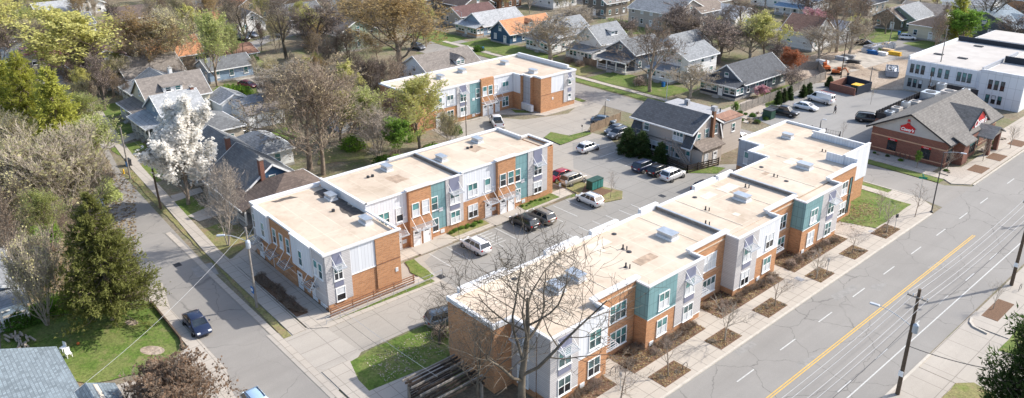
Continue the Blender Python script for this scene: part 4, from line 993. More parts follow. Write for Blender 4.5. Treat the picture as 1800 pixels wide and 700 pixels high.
shed('small gray garden shed by the chain link fence below the pale bare tree', *(lambda p: (p[0]-3, p[0]+3, p[1]-3, p[1]+3))(g(612, 222)), 2.4, 'shingle_slate', 'panel_gray')
house('brown shingle bungalow with small white dormer behind the north apartments', -144.5, -131.5, 93, 107.5, 3.0, 3.6, 'y', 'siding_white', 'shingle_taupe', dormer=[('+x', .63, 2.3, 4.0, False)], wins=('-y', '+x'))
# --- houses along the north side street
house('light gray roofed bungalow with glazed front porch and tan band', -176.5, -167, 136.5, 152, 3.1, 2.9, 'y', 'siding_lightblue', 'shingle_lightgray', porch=('-y', 2.6, 'band_tan'), wins=('+x',))
house('blue bungalow with bright orange roof and brown gable', -161.5, -153.6, 134.5, 151, 3.2, 2.9, 'y', 'siding_blue', 'shingle_orange', dormer=[('+x', .52, 1.8, 3.9, False, 'siding_brown')], wins=('+x', '-y'))
house('white house with gray roof partly behind a bare tree next to the blue bungalow', -148, -138.5, 137.5, 150, 4.4, 3.3, 'y', 'siding_white', 'shingle_pewter', dormer=[('+x', .35, 2.4, 5.0, False)], porch=('-y', 2.2, True))
house('white cape house with steep gray roof, shed dormer and glazed porch', -133.5, -124.6, 138.5, 148.5, 4.6, 3.6, 'y', 'siding_white', 'shingle_pewter', dormer=[('+x', .62, 2.6, 5.6, True)], porch=('-y', 3.0, True), wins=('+x', '-y'))
house('gray house with dark open porch behind the big bare street tree', -121.5, -112.5, 137, 148, 4.4, 2.6, 'y', 'siding_slate', 'shingle_slate', porch=('-y', 3.2, False), wins=('+x', '-y'))
house('pale gray roofed house hidden behind the big bare tree crown', -118, -109.5, 150, 162, 3.6, 3.0, 'y', 'siding_white', 'shingle_pewter')
house('white two storey house with small glazed porch right of the big bare tree', -107, -98.6, 138, 149, 5.4, 2.0, 'y', 'siding_white', 'shingle_pewter', porch=('-y', 3.2, True, 0, .75), wins=('+x', '-y'), two=True)
gh = house('slate blue bungalow with dark roof and glazed front porch', -92.6, -83.9, 137.6, 154, 3.2, 3.1, 'y', 'siding_slate', 'shingle_dark', porch=('-y', 2.9, 'siding_navy'), wins=('+x', '-y'))
house('dark brown gabled house with wide window at the top edge', -201, -191, 148, 160, 4.2, 3.2, 'x', 'siding_brown', 'shingle_umber', wins=('+x', '-y'))
house('maroon roofed lower house beside the dark brown gable', -190.5, -182, 140, 154, 3.2, 2.2, 'y', 'siding_beige', 'shingle_maroon')
# second row and beyond
for lab, px, py, w, d, wh, rise, rd, wm, rm, kw in (
    ('tall taupe house with steep gray roof and rear stair at top centre', 1160, 47, 17, 15, 5.2, 3.4, 'x', 'siding_taupe', 'shingle_pewter', dict(two=True)),
    ('brown shingled two storey house with cream rear wing', 1052, 28, 10, 10, 4.8, 3.2, 'y', 'siding_brown', 'shingle_taupe', dict(two=True)),
    ('beige stone house with wooden stair behind the bare trees', 1218, 46, 9, 12, 5.0, 2.6, 'y', 'siding_taupe', 'shingle_brown', dict(two=True)),
    ('long pale roofed house behind the pair of dark bare trees', 1268, 46, 13, 12, 3.4, 2.6, 'x', 'siding_white', 'shingle_lightgray', {}),
    ('white gabled house with brown roof beside the pink tree', 1405, 85, 9, 10, 4.8, 3.4, 'x', 'siding_white', 'shingle_rust', dict(two=False)),
    ('small white gable cottage right of the pink blossom tree', 1452, 75, 8, 8, 3.2, 2.6, 'x', 'siding_white', 'shingle_lightgray', {}),
    ('white house with blue roof and dark open front porch', 1403, 26, 11, 11, 5.0, 2.4, 'y', 'siding_white', 'shingle_blue', dict(porch=('-y', 2.6, False), dormer=[('-y', .5, 3, 5.4, True)] if 0 else None)),
    ('white cottage with red roof at the top edge', 1350, 12, 11, 10, 3.4, 2.4, 'y', 'siding_white', 'shingle_rust', {}),
    ('brown gabled bungalow left of the green house', 1560, 50, 8, 10, 3.4, 2.6, 'y', 'siding_brown', 'shingle_brown', {}),
    ('green walled bungalow with light gray roof near the building site', 1583, 48, 10, 12, 3.4, 3.0, 'y', 'siding_green', 'shingle_pewter', dict(wins=('+x', '-y'))),
    ('cream square house with dark hip roof and red steps', 1640, 70, 12, 11, 3.8, 2.6, 'y', 'siding_cream', 'shingle_umber', dict(hip=True)),
    ('gray roofed house with blue gable behind the white building', 1735, 62, 15, 15, 3.6, 3.6, 'y', 'siding_slate', 'shingle_bluegray', dict(wins=('-y', '+x'))),
    ('low gray roofed house at the right edge behind the white building', 1785, 66, 14, 12, 3.4, 2.4, 'x', 'siding_slate', 'shingle_bluegray', {}),
    ('long low gray roofed house between cream house and tall pine', 1620, 40, 13, 12, 3.2, 2.2, 'x', 'siding_white', 'shingle_taupe', {}),
    ('dark roofed house at the top edge left of the purple shrub', 800, 18, 11, 12, 3.8, 3.0, 'y', 'siding_brown', 'shingle_umber', {}),
    ('brown brick house with maroon roof at top centre left', 868, 14, 10, 10, 4.0, 3.2, 'x', 'brick_brown', 'shingle_maroon', {}),
    ('pale roofed house at the top behind the tan tree', 715, 16, 11, 11, 3.4, 2.6, 'y', 'siding_cream', 'shingle_lightgray', {}),
    ('white house with gray roof at the top left of the gray trees', 610, 22, 12, 11, 3.6, 2.8, 'y', 'siding_white', 'shingle_slate', {}),
    ('tan walled house at the top edge left of centre', 500, 22, 11, 11, 4.0, 3.2, 'x', 'siding_tan', 'shingle_taupe', {}),
    ('gray roofed house high above the west street', 330, 32, 11, 12, 3.4, 2.6, 'y', 'siding_beige', 'shingle_slate', {}),
    ('brown roofed house in the upper left woods', 215, 48, 12, 11, 3.4, 2.6, 'y', 'siding_brown', 'shingle_umber', {}),
    ('white house with dark roof in the far upper left woods', 130, 24, 11, 11, 3.4, 2.6, 'x', 'siding_white', 'shingle_dark', {}),
    ('dark gray roofed house behind the left yellow trees', 105, 62, 11, 11, 3.2, 2.4, 'y', 'siding_white', 'shingle_slate', {}),
    ('cream house at the far left edge by the two parked cars', 30, 118, 11, 10, 3.2, 2.2, 'x', 'siding_cream', 'shingle_lightgray', {}),
    ('gray roofed house at the top between bare trees right of centre', 960, 12, 12, 11, 3.6, 2.8, 'y', 'siding_white', 'shingle_slate', {}),
    ('dark roofed house at the top right behind bare limbs', 1500, 22, 12, 12, 3.6, 2.8, 'y', 'siding_beige', 'shingle_dark', {}),
    ('rust brick building at the top right corner', 1770, 26, 14, 14, 5.5, 2.0, 'x', 'brick_orange', 'shingle_lightgray', {}),
    ('white sided building behind the right hand dark tree', 1700, 30, 14, 12, 4.6, 2.2, 'x', 'siding_white', 'shingle_lightgray', {}),
    ('beige house behind the tall budding tree at top centre', 1245, 18, 11, 11, 3.8, 2.8, 'y', 'siding_beige', 'shingle_brown', {})):
    x, y = g(px, py); kw = dict(kw); kw.setdefault('wins', ('-y', '+x'))
    house(lab, x-w/2, x+w/2, y-d/2+3, y+d/2+3, wh, rise, rd, wm, rm, **kw)
# --- bottom-left shingled house and its neighbour
t = thing('house', 'blue gray shingled house at the bottom left corner, seen from above its roof', 'house', (-68, 3, 0))
gable_walls(-74.9, -52, -5.2, 7.9, 0, 3.3, 2.6, 'x').build('wall', 'siding_beige', t)
rf = gable_roof(-74.9, -52, -5.2, 7.9, 3.3, 2.6, 'x', .5).build('roof', 'shingle_bluemottled', t)
m = MB(); m.bar((-75.3, 1.35, 6.05), (-51.6, 1.35, 6.05), .35, .1); m.build('ridge_cap', 'shingle_bluegray', rf)
gable_walls(-66.0, -58.5, 7.95, 10.6, 0, 2.9, .9, 'x').build('wing_wall', 'siding_beige', t); gable_roof(-66.0, -58.5, 7.0, 10.6, 2.9, .9, 'x', .4).build('wing_roof', 'shingle_bluemottled', t)
house('gray roofed house with pale green porch at the left edge', -103, -90.2, -4, 8.2, 3.5, 2.2, 'x', 'siding_lightblue', 'shingle_pewter', porch=('+x', 2.6, False), wins=('+x', '+y'))
# --- gambrel roofed house by the court
x0, x1, y0, y1 = -80.4, -68.1, 98.3, 106.2
G = thing('house', 'taupe gambrel roofed two storey house with outdoor stairs and brick chimney', 'house', ((x0+x1)/2, (y0+y1)/2, 0))
GZ = [(-.0, 3.0), (.9, 5.6), (3.95, 7.9)]   # (inset from eave, height)
ym = (y0+y1)/2
prof = [(y0, 0), (y1, 0), (y1, 3.1), (y1-.9, 5.7), (ym, 7.7), (y0+.9, 5.7), (y0, 3.1)]
m = MB(); n = 7
pts = [(x1, a, b) for a, b in prof]+[(x0, a, b) for a, b in prof]
m.add(pts, [tuple(range(n)), tuple(range(n, 2*n))[::-1]]+[(i, n+i, n+(i+1) % n, (i+1) % n) for i in range(n)]); m.build('wall', 'siding_taupe', G)
r = MB()
def rs(m, a, b, za, zb, xa, xb, th=.16):
    p = [(xa, a, za), (xb, a, za), (xb, b, zb), (xa, b, zb)]; return m.hexa(p+[(i, j, k+th) for i, j, k in p])
rs(r, y0-.55, ym, 5.35, 7.75, x0-.3, x1+.35); rs(r, y1+.3, ym, 5.45, 7.75, x0-.3, x1+.35)
rs(r, y1+.15, y1-.95, 2.95, 5.75, x0+.0, x1+.3)
rf = r.build('roof', 'shingle_dark', G)
# steep front shoulders at each end, the middle of the -Y face stands full height as a wall dormer
wallbox(G, x0+2.0, x1-1.6, y0-.0, y0+1.6, 3.0, 5.5, 'siding_taupe', 'wall'); wallbox(G, x0+1.9, x1-1.5, y0-.05, y0+.05, .3, 3.0, 'siding_taupe', 'wall')
for a, b in ((x0-.1, x0+1.95), (x1-1.55, x1+.3)):
    q = MB(); rs(q, y0-.75, y0+.9, 2.9, 5.6, a, b); q.build('roof_shoulder', 'shingle_dark', G)
    q = MB(); q.bar((a, y0-.8, 2.95), (b, y0-.8, 2.95), .12, .2); q.build('fascia', 'trim_white', G)
q = MB(); q.bar((x0-.35, y0-.6, 5.4), (x1+.4, y0-.6, 5.4), .12, .24); 
for aa, zz, bb, z2 in ((y0-.6, 5.4, ym, 7.8), (y1+.3, 5.5, ym, 7.8)): q.bar((x1+.38, aa, zz), (x1+.38, bb, z2), .08, .26)
q.bar((x1+.33, y0-.7, 3.0), (x1+.33, y0+.95, 5.65), .08, .24); q.bar((x1+.33, y1+.15, 3.0), (x1+.33, y1-.9, 5.7), .08, .24)
q.build('fascia', 'trim_white', rf)
fg = F('y', y0-.05, -1)
for a, z, w, c in ((-77.4, 3.9, .95, 1), (-70.9, 3.7, 1.9, 3), (-75.6, .9, 2.6, 3), (-73.0, .8, .85, 1), (-71.8, .8, .75, 1), (-70.7, .8, .85, 1), (-68.7, .9, .7, 1)): window(G, fg, a, z, w, 1.45, c)
fh = F('x', x1, 1)
for a, z in ((y0+1.6, 3.6), (ym-.2, 4.0), (y1-1.7, 4.2)): window(G, fh, a, z, .9, 1.5, 1)
q = MB().box(x1, x1+2.0, y0+.1, y1-2.4, 0, 2.9); q.build('porch_wall', 'siding_taupe', G)
q = MB(); rs(q, y0-.3, y0-.3+.01, 0, 0, 0, .01) if 0 else None
p = [(x1+.01, y0-.3, 3.9), (x1+.01, y1-2.0, 3.9), (x1+2.35, y1-2.0, 2.95), (x1+2.35, y0-.3, 2.95)][::-1]
MB().hexa(p+[(i, j, k+.14) for i, j, k in p]).build('porch_roof', 'shingle_brown', G)
fpx = F('x', x1+2.0, 1); window(G, fpx, y0+1.2, 1.0, .8, 1.3, 1); door(G, fpx, y0+3.6, .1, .95, 2.1)
MB().box(x1+.01, x1+.5, ym+.7, ym+1.3, 0, 8.4).build('chimney', 'brick_brown', G)
MB().box(x1-.15, x1+.6, ym+.55, ym+1.45, 8.4, 9.1).build('chimney_cap', 'roof_ballast', G)
MB().box(x0-1.5, x0, y0+.4, y1-1, 0, 2.6).build('side_wing', 'siding_taupe', G)
p = [(x0-1.8, y0, 2.6), (x0+.1, y0, 3.5), (x0+.1, y1-.7, 3.5), (x0-1.8, y1-.7, 2.6)]; MB().hexa(p+[(i, j, k+.14) for i, j, k in p]).build('porch_roof', 'shingle_dark', G)
# flat roofed rear part
MB().box(x0-.8, x1+.3, y1+.02, y1+5.4, 0, 5.6).build('rear_wing', 'siding_taupe', G)
MB().box(x0-1, x1+.5, y1+.02, y1+5.6, 5.601, 5.8).build('rear_roof', 'roof_ballast', G)
p = [(x1+.5, y1+.3, 5.85), (x1+.5, y1+5.6, 5.85), (x1-2.2, y1+5.6, 6.1), (x1-2.2, y1+.3, 6.1)]
MB().hexa([(a, b, c-.04) for a, b, c in p[::-1]]+[(i, j, k+.1) for i, j, k in p[::-1]]).build('rear_roof_edge', 'shingle_rust', G)
window(G, F('x', x1+.3, 1), y1+3, 3.6, .8, 1.3, 1)
for a, b in ((x0+3, y1+3), (x0+7, y1+4.6), (x0+9, y1+4.2)): MB().tube((a, b, 5.7), (a, b, 6.5), .12, n=7).build('vent_pipe', 'metal_dark', G)
MB().box(x0+2.0, x0+2.8, y1+3.5, y1+4.1, 5.7, 6.7).build('chimney', 'roof_ballast', G)
def stair(x_lo, z_lo, x_hi, z_hi, y, w=1.0):
    q = MB(); n = int((z_hi-z_lo)/.2)
    for e in (-.5, .5): q.bar((x_lo, y+e*w, z_lo), (x_hi, y+e*w, z_hi), .06, .28)
    for k in range(n): t_ = (k+.5)/n; xx = x_lo+(x_hi-x_lo)*t_; q.box(xx-.14, xx+.14, y-w/2, y+w/2, z_lo+(z_hi-z_lo)*t_-.02, z_lo+(z_hi-z_lo)*t_+.02)
    q.bar((x_lo, y-w/2, z_lo+.95), (x_hi, y-w/2, z_hi+.95), .07, .09); q.bar((x_lo, y-w/2, z_lo+.55), (x_hi, y-w/2, z_hi+.55), .05, .07)
    for k in range(6): t_ = k/5; xx = x_lo+(x_hi-x_lo)*t_; zz = z_lo+(z_hi-z_lo)*t_; q.box(xx-.04, xx+.04, y-w/2-.04, y-w/2+.04, zz, zz+.95)
    s_ = 1 if x_lo > x_hi else -1
    q.box(x_hi-s_*1.6, x_hi, y-w/2, y+w/2, z_hi-.1, z_hi)
    for xx in (x_hi-s_*1.6, x_hi-s_*.05): q.box(xx-.07, xx+.07, y-w/2, y-w/2+.14, 0, z_hi+1)
    q.bar((x_hi-s_*1.6, y-w/2, z_hi+.95), (x_hi, y-w/2, z_hi+.95), .07, .09)
    return q.build('stair', 'wood_gray', G)
stair(-67.0, .1, -70.6, 3.3, y0-1.25); stair(-81.2, .1, -78.4, 3.3, y0-1.25)
# dark board fence around that house
def fence(label, pts, h=1.5, mat='wood_dark', style='board', name='fence', posts=2.4, group=None):
    t = thing(name, label, 'fence', (*pts[0], 0), group); m = MB(); p_ = []
    for a, b in zip(pts, pts[1:]):
        A3, B3 = Vector((*a, 0)), Vector((*b, 0)); L = (B3-A3).length; n = max(1, round(L/posts)); d = (B3-A3)/L
        if style == 'rail':
            for k in range(4): z = h*(k+.6)/4; m.bar(A3+Vector((0, 0, z)), B3+Vector((0, 0, z)), .05, h*.16)
        elif style == 'mesh':
            for z in (.08, h*.5, h-.03): m.bar(A3+Vector((0, 0, z)), B3+Vector((0, 0, z)), .03, .03)
            q = 0
            while q < L: m.bar(A3+d*q+Vector((0, 0, .05)), A3+d*(q+.0001)+Vector((0, 0, h)), .02, .02) if 0 else m.box(*(lambda v: (v.x-.012, v.x+.012, v.y-.012, v.y+.012))(A3+d*q), .05, h); q += .45
        else:
            q = 0
            while q < L-.05:
                e = min(L, q+.19); hh = h+random.uniform(-.04, .04); m.bar(A3+d*q+Vector((0, 0, hh/2)), A3+d*(e-.02)+Vector((0, 0, hh/2)), .04, hh); q += .2
        for k in range(n+1): v = A3+d*(L*k/n); p_.append(v)
    m.build({'rail': 'rail', 'mesh': 'wire_mesh', 'board': 'board_panel'}[style], mat, t)
    for v in p_: MB().box(v.x-.06, v.x+.06, v.y-.06, v.y+.06, 0, h+.12).build('post', mat, t)
    return t
fence('dark brown board fence wrapping the corner of the gambrel house yard', [(-75.5, 96.6), (-66.5, 95.3), (-65.2, 101.8)], 1.35, 'wood_dark', 'rail')
fence('weathered gray board fence curving round the yard beside the building site', [g(1300, 200), g(1372, 172), g(1450, 140), g(1437, 122), g(1400, 122), g(1370, 118)], 1.9, 'wood_gray')
fence('light brown board fence screening the parked cars west of the gambrel house', [g(1038, 234), g(1090, 213)], 1.7, 'wood_fence')
fence('board fence in the yard of the white cape house', [g(1025, 112), g(1056, 119), g(1072, 106)], 1.6, 'wood_fence')
fence('black metal fence round the planting bed of the store lot', [(-66, 128.0), (-58.5, 128.8), (-57.5, 125.8)], 1.2, 'metal_dark', 'mesh')
fence('long chain link fence behind the courtyard building', [(-88.5, 44), (-88.5, 60), (-89, 74)], 1.6, 'metal_galv', 'mesh')
fence('rusty railing along the front steps of the green trimmed porch house', [g(228, 205), g(250, 195), g(250, 205)], 1.0, 'red_pale', 'board')
# ================================================================ CONVENIENCE STORE
S = thing('store', 'brick convenience store with gray gabled roof and red signs on the corner', 'store', (-46.5, 138, 0))
x0, x1, y0, y1 = -52.6, -40.6, 127.6, 149.2; xm = -46.6
gable_walls(x0, x1, y0, y1, 0, 4.3, 3.2, 'y').build('wall', 'brick_red', S)
clad(S, F('y', y0, -1), x0+.01, x1-.01, 2.75, 2.95, 'band_tan', .03, 0, 'belt_trim'); clad(S, F('y', y0, -1), x0+.01, x1-.01, .5, .65, 'band_tan', .03, 0, 'belt_trim')
clad(S, F('x', x1, 1), y0+.01, y1-.01, 2.75, 2.95, 'band_tan', .03, 0, 'belt_trim'); clad(S, F('x', x1, 1), y0+.01, y1-.01, .5, .65, 'band_tan', .03, 0, 'belt_trim')
m = MB(); m.add([(x0-.1, y0-.04, 4.12), (x1+.1, y0-.04, 4.12), (xm, y0-.04, 7.42), (x0-.1, y0+.0, 4.12), (x1+.1, y0+.0, 4.12), (xm, y0+.0, 7.42)], [(0, 1, 2), (5, 4, 3), (0, 3, 4, 1), (1, 4, 5, 2), (2, 5, 3, 0)]); m.build('gable', 'gable_gray', S)
rf = gable_roof(x0, x1, y0, y1, 4.3, 3.2, 'y', .8, .2).build('roof', 'shingle_brown', S); rf.data.materials[0] = MATS['shingle_store']
q = MB()
for ue in (x0-.8, x1+.8):
    sl = 3.2/6; q.bar((ue, y0-.7, 4.3-.8*sl+.08), (xm, y0-.7, 7.6), .1, .26)
for ue in (x0-.86, x1+.86): q.bar((ue, y0-.6, 4.0-.0), (ue, y1+.6, 4.0), .1, .2)
q.build('fascia', 'trim_dark', rf)
# cross gable with the big sign
cy0, cy1 = 135.7, 144.9; cyc = (cy0+cy1)/2
m = MB(); zt = 7.1; xf = x1+.3
# triangular red face and two roof planes running back to the main slope
m.add([(xf-.2, cy0+.1, 4.0), (xf-.2, cy1-.1, 4.0), (xf-.2, cyc, zt-.1), (xm, cyc, zt-.35)], [(0, 1, 2), (0, 2, 3), (1, 3, 2)]); m.build('cross_gable_wall', 'red_paint', S)
m = MB()
for e in (cy0-.3, cy1+.3):
    p = [(xf-.08, e, 4.0), (xf-.08, cyc, zt), (xm, cyc, zt), (x1-.3, e, 4.0)]
    if e > cyc: p = p[::-1]
    m.hexa(p+[(a, b, c+.16) for a, b, c in p])
o = m.build('cross_roof', 'shingle_store', S)
q = MB(); q.bar((xf-.05, cy0-.3, 4.1), (xf-.05, cyc, zt+.08), .08, .24); q.bar((xf-.05, cy1+.3, 4.1), (xf-.05, cyc, zt+.08), .08, .24); q.build('fascia', 'trim_dark', o)
# brick bump and entry portico
MB().box(x1+.002, x1+1.6, 130.6, 132.8, 0, 4.0).build('wall', 'brick_red', S)
p = [(x1+.0, 129.2, 4.75), (x1, 134, 4.75), (x1+2.2, 134, 3.75), (x1+2.2, 129.2, 3.75)][::-1]; MB().hexa(p+[(a, b, c+.18) for a, b, c in p]).build('low_roof', 'shingle_store', S)
MB().box(x1+.002, x1+.9, 132.81, 138.2, 0, 4.0).build('wall', 'brick_red', S)
for yy in (138.4, 142.2): MB().box(x1+2.2, x1+2.9, yy, yy+.7, 0, 3.3).build('portico_pier', 'brick_red', S)
gable_roof(x1+.1, x1+3.0, 138.0, 143.3, 3.35, 1.2, 'x', .4).build('portico_roof', 'shingle_slate', S)
gable_walls(x1+2.6, x1+2.9, 138.2, 143.1, 3.2, 3.36, 1.1, 'x').build('portico_gable', 'siding_taupe', S)
fcx = F('x', x1+.9, 1); window(S, fcx, 136, .9, 2.6, 2.2, 3, 'trim_dark', 0, False)
f0 = F('x', x1, 1); window(S, f0, 129.2, .9, 1.4, 2.2, 1, 'trim_dark', 0, False); window(S, f0, 140.6, .1, 2.4, 2.6, 2, 'trim_dark', 0, False); window(S, f0, 146, .9, 2.4, 2.2, 2, 'trim_dark', 0, False)
fS = F('y', y0, -1)
for a in (-49.0, -43.6):
    m = MB(); fS.box(m, a-.75, a+.75, .03, .07, .7, 2.4); pp = m.build('window', 'glass_dark', S)
    m = MB(); fS.box(m, a-.75, a+.75, .03, .09, 2.42, 2.74); m.build('window_banner', 'red_paint', S)
def text(s_, size, mat, parent, loc, rot, name='lettering', ext=.03, shear=0, bold=0):
    cu = bpy.data.curves.new(name, 'FONT'); cu.body = s_; cu.size = size; cu.extrude = ext; cu.align_x = 'CENTER'; cu.align_y = 'CENTER'; cu.shear = shear; cu.offset = bold
    tmp = bpy.data.objects.new('tmp', cu); me = bpy.data.meshes.new_from_object(tmp); bpy.data.objects.remove(tmp)
    me.materials.clear(); me.materials.append(MATS[mat]); o = bpy.data.objects.new(name, me); COL.objects.link(o)
    org = ORG.get(parent.name, (0, 0, 0)) if parent else (0, 0, 0)
    if parent: o.parent = parent
    o.location = (loc[0]-org[0], loc[1]-org[1], loc[2]-org[2]); o.rotation_euler = rot; ORG[o.name] = org
    return o
bpy.data.fonts
# south gable sign: red barn outline with weathervane
bx, bz = -46.95, 5.0
poly = [(a*.72, b*.72) for a, b in [(-1.55, -.75), (1.55, -.75), (1.55, .35), (1.75, .35), (.35, 1.1), (.35, 1.35), (-.35, 1.35), (-.35, 1.1), (-1.75, .35), (-1.55, .35)]]
def sign_poly(y):
    m = MB(); n = len(poly); pts = [(bx+a, y-.14, bz+b) for a, b in poly]+[(bx+a, y-.02, bz+b) for a, b in poly]
    m.add(pts, [tuple(range(n)), tuple(range(n, 2*n))[::-1]]+[(i, n+i, n+(i+1) % n, (i+1) % n) for i in range(n)]); return m
sg = sign_poly(y0-.05).build('sign_board', 'red_paint', S)
m = MB(); m.tube((bx, y0-.12, bz+.9), (bx, y0-.12, bz+1.45), .04, n=5); m.bar((bx-.3, y0-.12, bz+1.25), (bx+.32, y0-.12, bz+1.25), .05, .07); m.box(bx-.22, bx+.18, y0-.15, y0-.09, bz+1.35, bz+1.6); m.build('weathervane', 'red_paint', sg)
text("Casey's", .68, 'white_sign', sg, (bx, y0-.22, bz-.12), (pi/2, 0, 0), shear=.2, bold=.02)
text("Casey's", 1.75, 'white_sign', S, (xf-.13, cyc+.1, 4.95), (pi/2, 0, pi/2), shear=.2, bold=.03)
text("Casey's", .26, 'white_sign', S, (-49.0, y0-.11, 2.58), (pi/2, 0, 0)); text("Casey's", .26, 'white_sign', S, (-43.6, y0-.11, 2.58), (pi/2, 0, 0))
# equipment yard on the flat rear roof
MB().box(-54.6, x0-.01, 133, 160, 0, 3.9).build('rear_wall', 'brick_red', S); MB().box(-52.599, -47.5, 149.7, 160, 0, 3.9).build('rear_wall', 'brick_red', S)
MB().box(-54.4, -47.7, 149.75, 159.8, 3.901, 4.0).build('flat_roof', 'roof_ballast', S); MB().box(-54.4, x0-.9, 133.2, 149.74, 3.901, 4.0).build('flat_roof', 'roof_ballast', S)
scr = MB()
def screen(a, b, h0, h1):
    A3, B3 = Vector((*a, 0)), Vector((*b, 0)); L = (B3-A3).length; d = (B3-A3)/L
    for z in (h0+.1, (h0+h1)/2, h1-.1): scr.bar(A3+Vector((0, 0, z)), B3+Vector((0, 0, z)), .08, .12)
    scr.bar(A3+Vector((0, 0, (h0+h1)/2)), B3+Vector((0, 0, (h0+h1)/2)), .03, h1-h0-.3)
    q = 0
    while q < L: v = A3+d*q; scr.box(v.x-.08, v.x+.08, v.y-.08, v.y+.08, h0, h1); q += 1.1
screen((-54.6, 133), (-54.6, 160), 3.8, 5.2); screen((-54.6, 160), (-47.6, 160), 3.8, 5.2); screen((-54.6, 133), (x0-.3, 133), 3.8, 5.0)
scr.build('roof_screen', 'trim_dark', S)
for k, (a, b, w_, h_) in enumerate(((-53.2, 135, 1.3, 1.0), (-53.3, 138, 1.5, 1.1), (-53.2, 141.4, 1.2, 1.4), (-53, 145, 1.6, .9), (-52.8, 151, 2.6, 1.5), (-51, 155, 2.4, 1.3), (-53.4, 157.6, 1.4, 1.8), (-49.6, 152, 1.8, 1.2), (-49, 157.5, 1.2, 1.6))):
    q = MB(); q.box(a-w_/2, a+w_/2, b-w_*.55, b+w_*.55, 4.0, 4.0+h_, k % 2); q.lathe((a, b, 4.0+h_), [(w_*.35, 0), (w_*.35, .08)], 12, 2); q.build('rooftop_unit', ['metal_galv', 'roof_white', 'metal_dark'], S, bevel=.03)
# ================================================================ BUILDING UNDER CONSTRUCTION
K = thing('building_under_construction', 'long two storey building in white house wrap with flat roof, still under construction', 'building', (-50, 180, 0))
kx0, kx1, ky = -65.0, -42.6, 169.6
MB().prism([(kx0, ky), (-50.5, ky), (-50.5, ky-.9), (kx1, ky-.9), (kx1, 210), (-62, 210), (-62, 197), (kx0, 196)], 0, 6.5).build('wall', 'panel_wrap', K)
MB().prism([(kx0+.3, ky+.3), (-50.7, ky+.3), (-50.7, 198), (-55.7, 198), (kx0+.3, 195)], 6.501, 6.56).build('roof', 'roof_white', K)
MB().prism([(-50.3, ky-.5), (kx1-.2, ky-.5), (kx1-.2, 196.4), (-50.3, 196.4)], 6.501, 6.56).build('roof', 'roof_white', K)
wallbox(K, kx0, kx0+.3, ky, 195.5, 6.5, 7.3, 'panel_wrap', 'parapet'); wallbox(K, -50.8, -50.5, ky+.3, 190, 6.561, 7.3, 'panel_gray', 'parapet')
wallbox(K, -50.5, kx1, ky-.9, ky-.6, 6.5, 7.2, 'panel_wrap', 'parapet'); wallbox(K, kx1-.25, kx1, ky-.59, 196.4, 6.5, 7.2, 'panel_wrap', 'parapet')
wallbox(K, -65, -43, 196.5, 196.8, 6.5, 7.6, 'tarp_dark', 'parapet'); MB().box(-61.8, -43.2, 197, 209.8, 6.5, 7.6).build('upper_storey', 'panel_wrap', K); MB().box(-61.5, -43.5, 197.2, 209.5, 7.6, 7.7).build('roof', 'roof_white', K)
wallbox(K, -50.3, -44, 181, 181.3, 6.56, 7.9, 'tarp_dark', 'parapet')
fk = F('y', ky, -1); clad(K, fk, kx0+.01, -51, 0, 3.05, 'gable_gray', .04)
for a in (-63.9, -62.8, -61.7, -59.7, -58.3, -56.9, -54.6, -53.6, -52.6):
    window(K, fk, a, 3.9, .62, 1.7, 1, 'trim_dark', 0, False, t=.05); window(K, fk, a, .9, .62, 1.6, 1, 'trim_dark', .04, False, t=.05)
fk2 = F('y', ky-.9, -1)
for a in (-48.4, -47.3, -46.2): window(K, fk2, a, 3.7, .62, 1.7, 1, 'trim_dark', 0, False, t=.05); window(K, fk2, a, .9, .62, 1.5, 1, 'trim_dark', 0, False, t=.05)
for k in range(7): window(K, F('x', kx1, 1), 171+k*2.4, 3.7, .7, 1.7, 1, 'trim_dark', 0, False, t=.05)
for px, py in ((1692, 103), (1650, 96), (1720, 82)):
    x, y = g(px, py, 6.56); MB().box(x-.9, x+.9, y-.5, y+.5, 6.561, 6.75).build('roof_hatch', 'tarp_dark', K)
# dumpster enclosure of the store lot
D = thing('dumpster_enclosure', 'brick walled dumpster enclosure with dark gates at the back of the store lot', 'enclosure', (-72, 160, 0))
a, b, c, d = g(1458, 158), g(1502, 169), g(1530, 160), g(1487, 148)
def wallseg(m, p, q, h, t_=.25): m.bar((*p, h/2), (*q, h/2), t_, h)
m = MB(); wallseg(m, a, b, 1.6); wallseg(m, a, d, 1.6); m.build('wall', 'brick_red', D)
m = MB(); wallseg(m, d, c, 2.0); wallseg(m, ((b[0]*.9+c[0]*.1), (b[1]*.9+c[1]*.1)), c, 1.9, .1); m.build('gate', 'siding_navy', D)
m = MB(); e = ((a[0]+b[0]+c[0]+d[0])/4+1.6, (a[1]+b[1]+c[1]+d[1])/4); m.box(e[0]-1.0, e[0]+1.0, e[1]-1, e[1]+1, 0, 1.5, 0); m.box(e[0]-1.05, e[0]+1.05, e[1]-1.05, e[1]+1.05, 1.5, 1.6, 1)
m.thing('dumpster', ['green_box', 'yellow_paint'], 'yellow lidded dumpster inside the brick enclosure', 'dumpster')
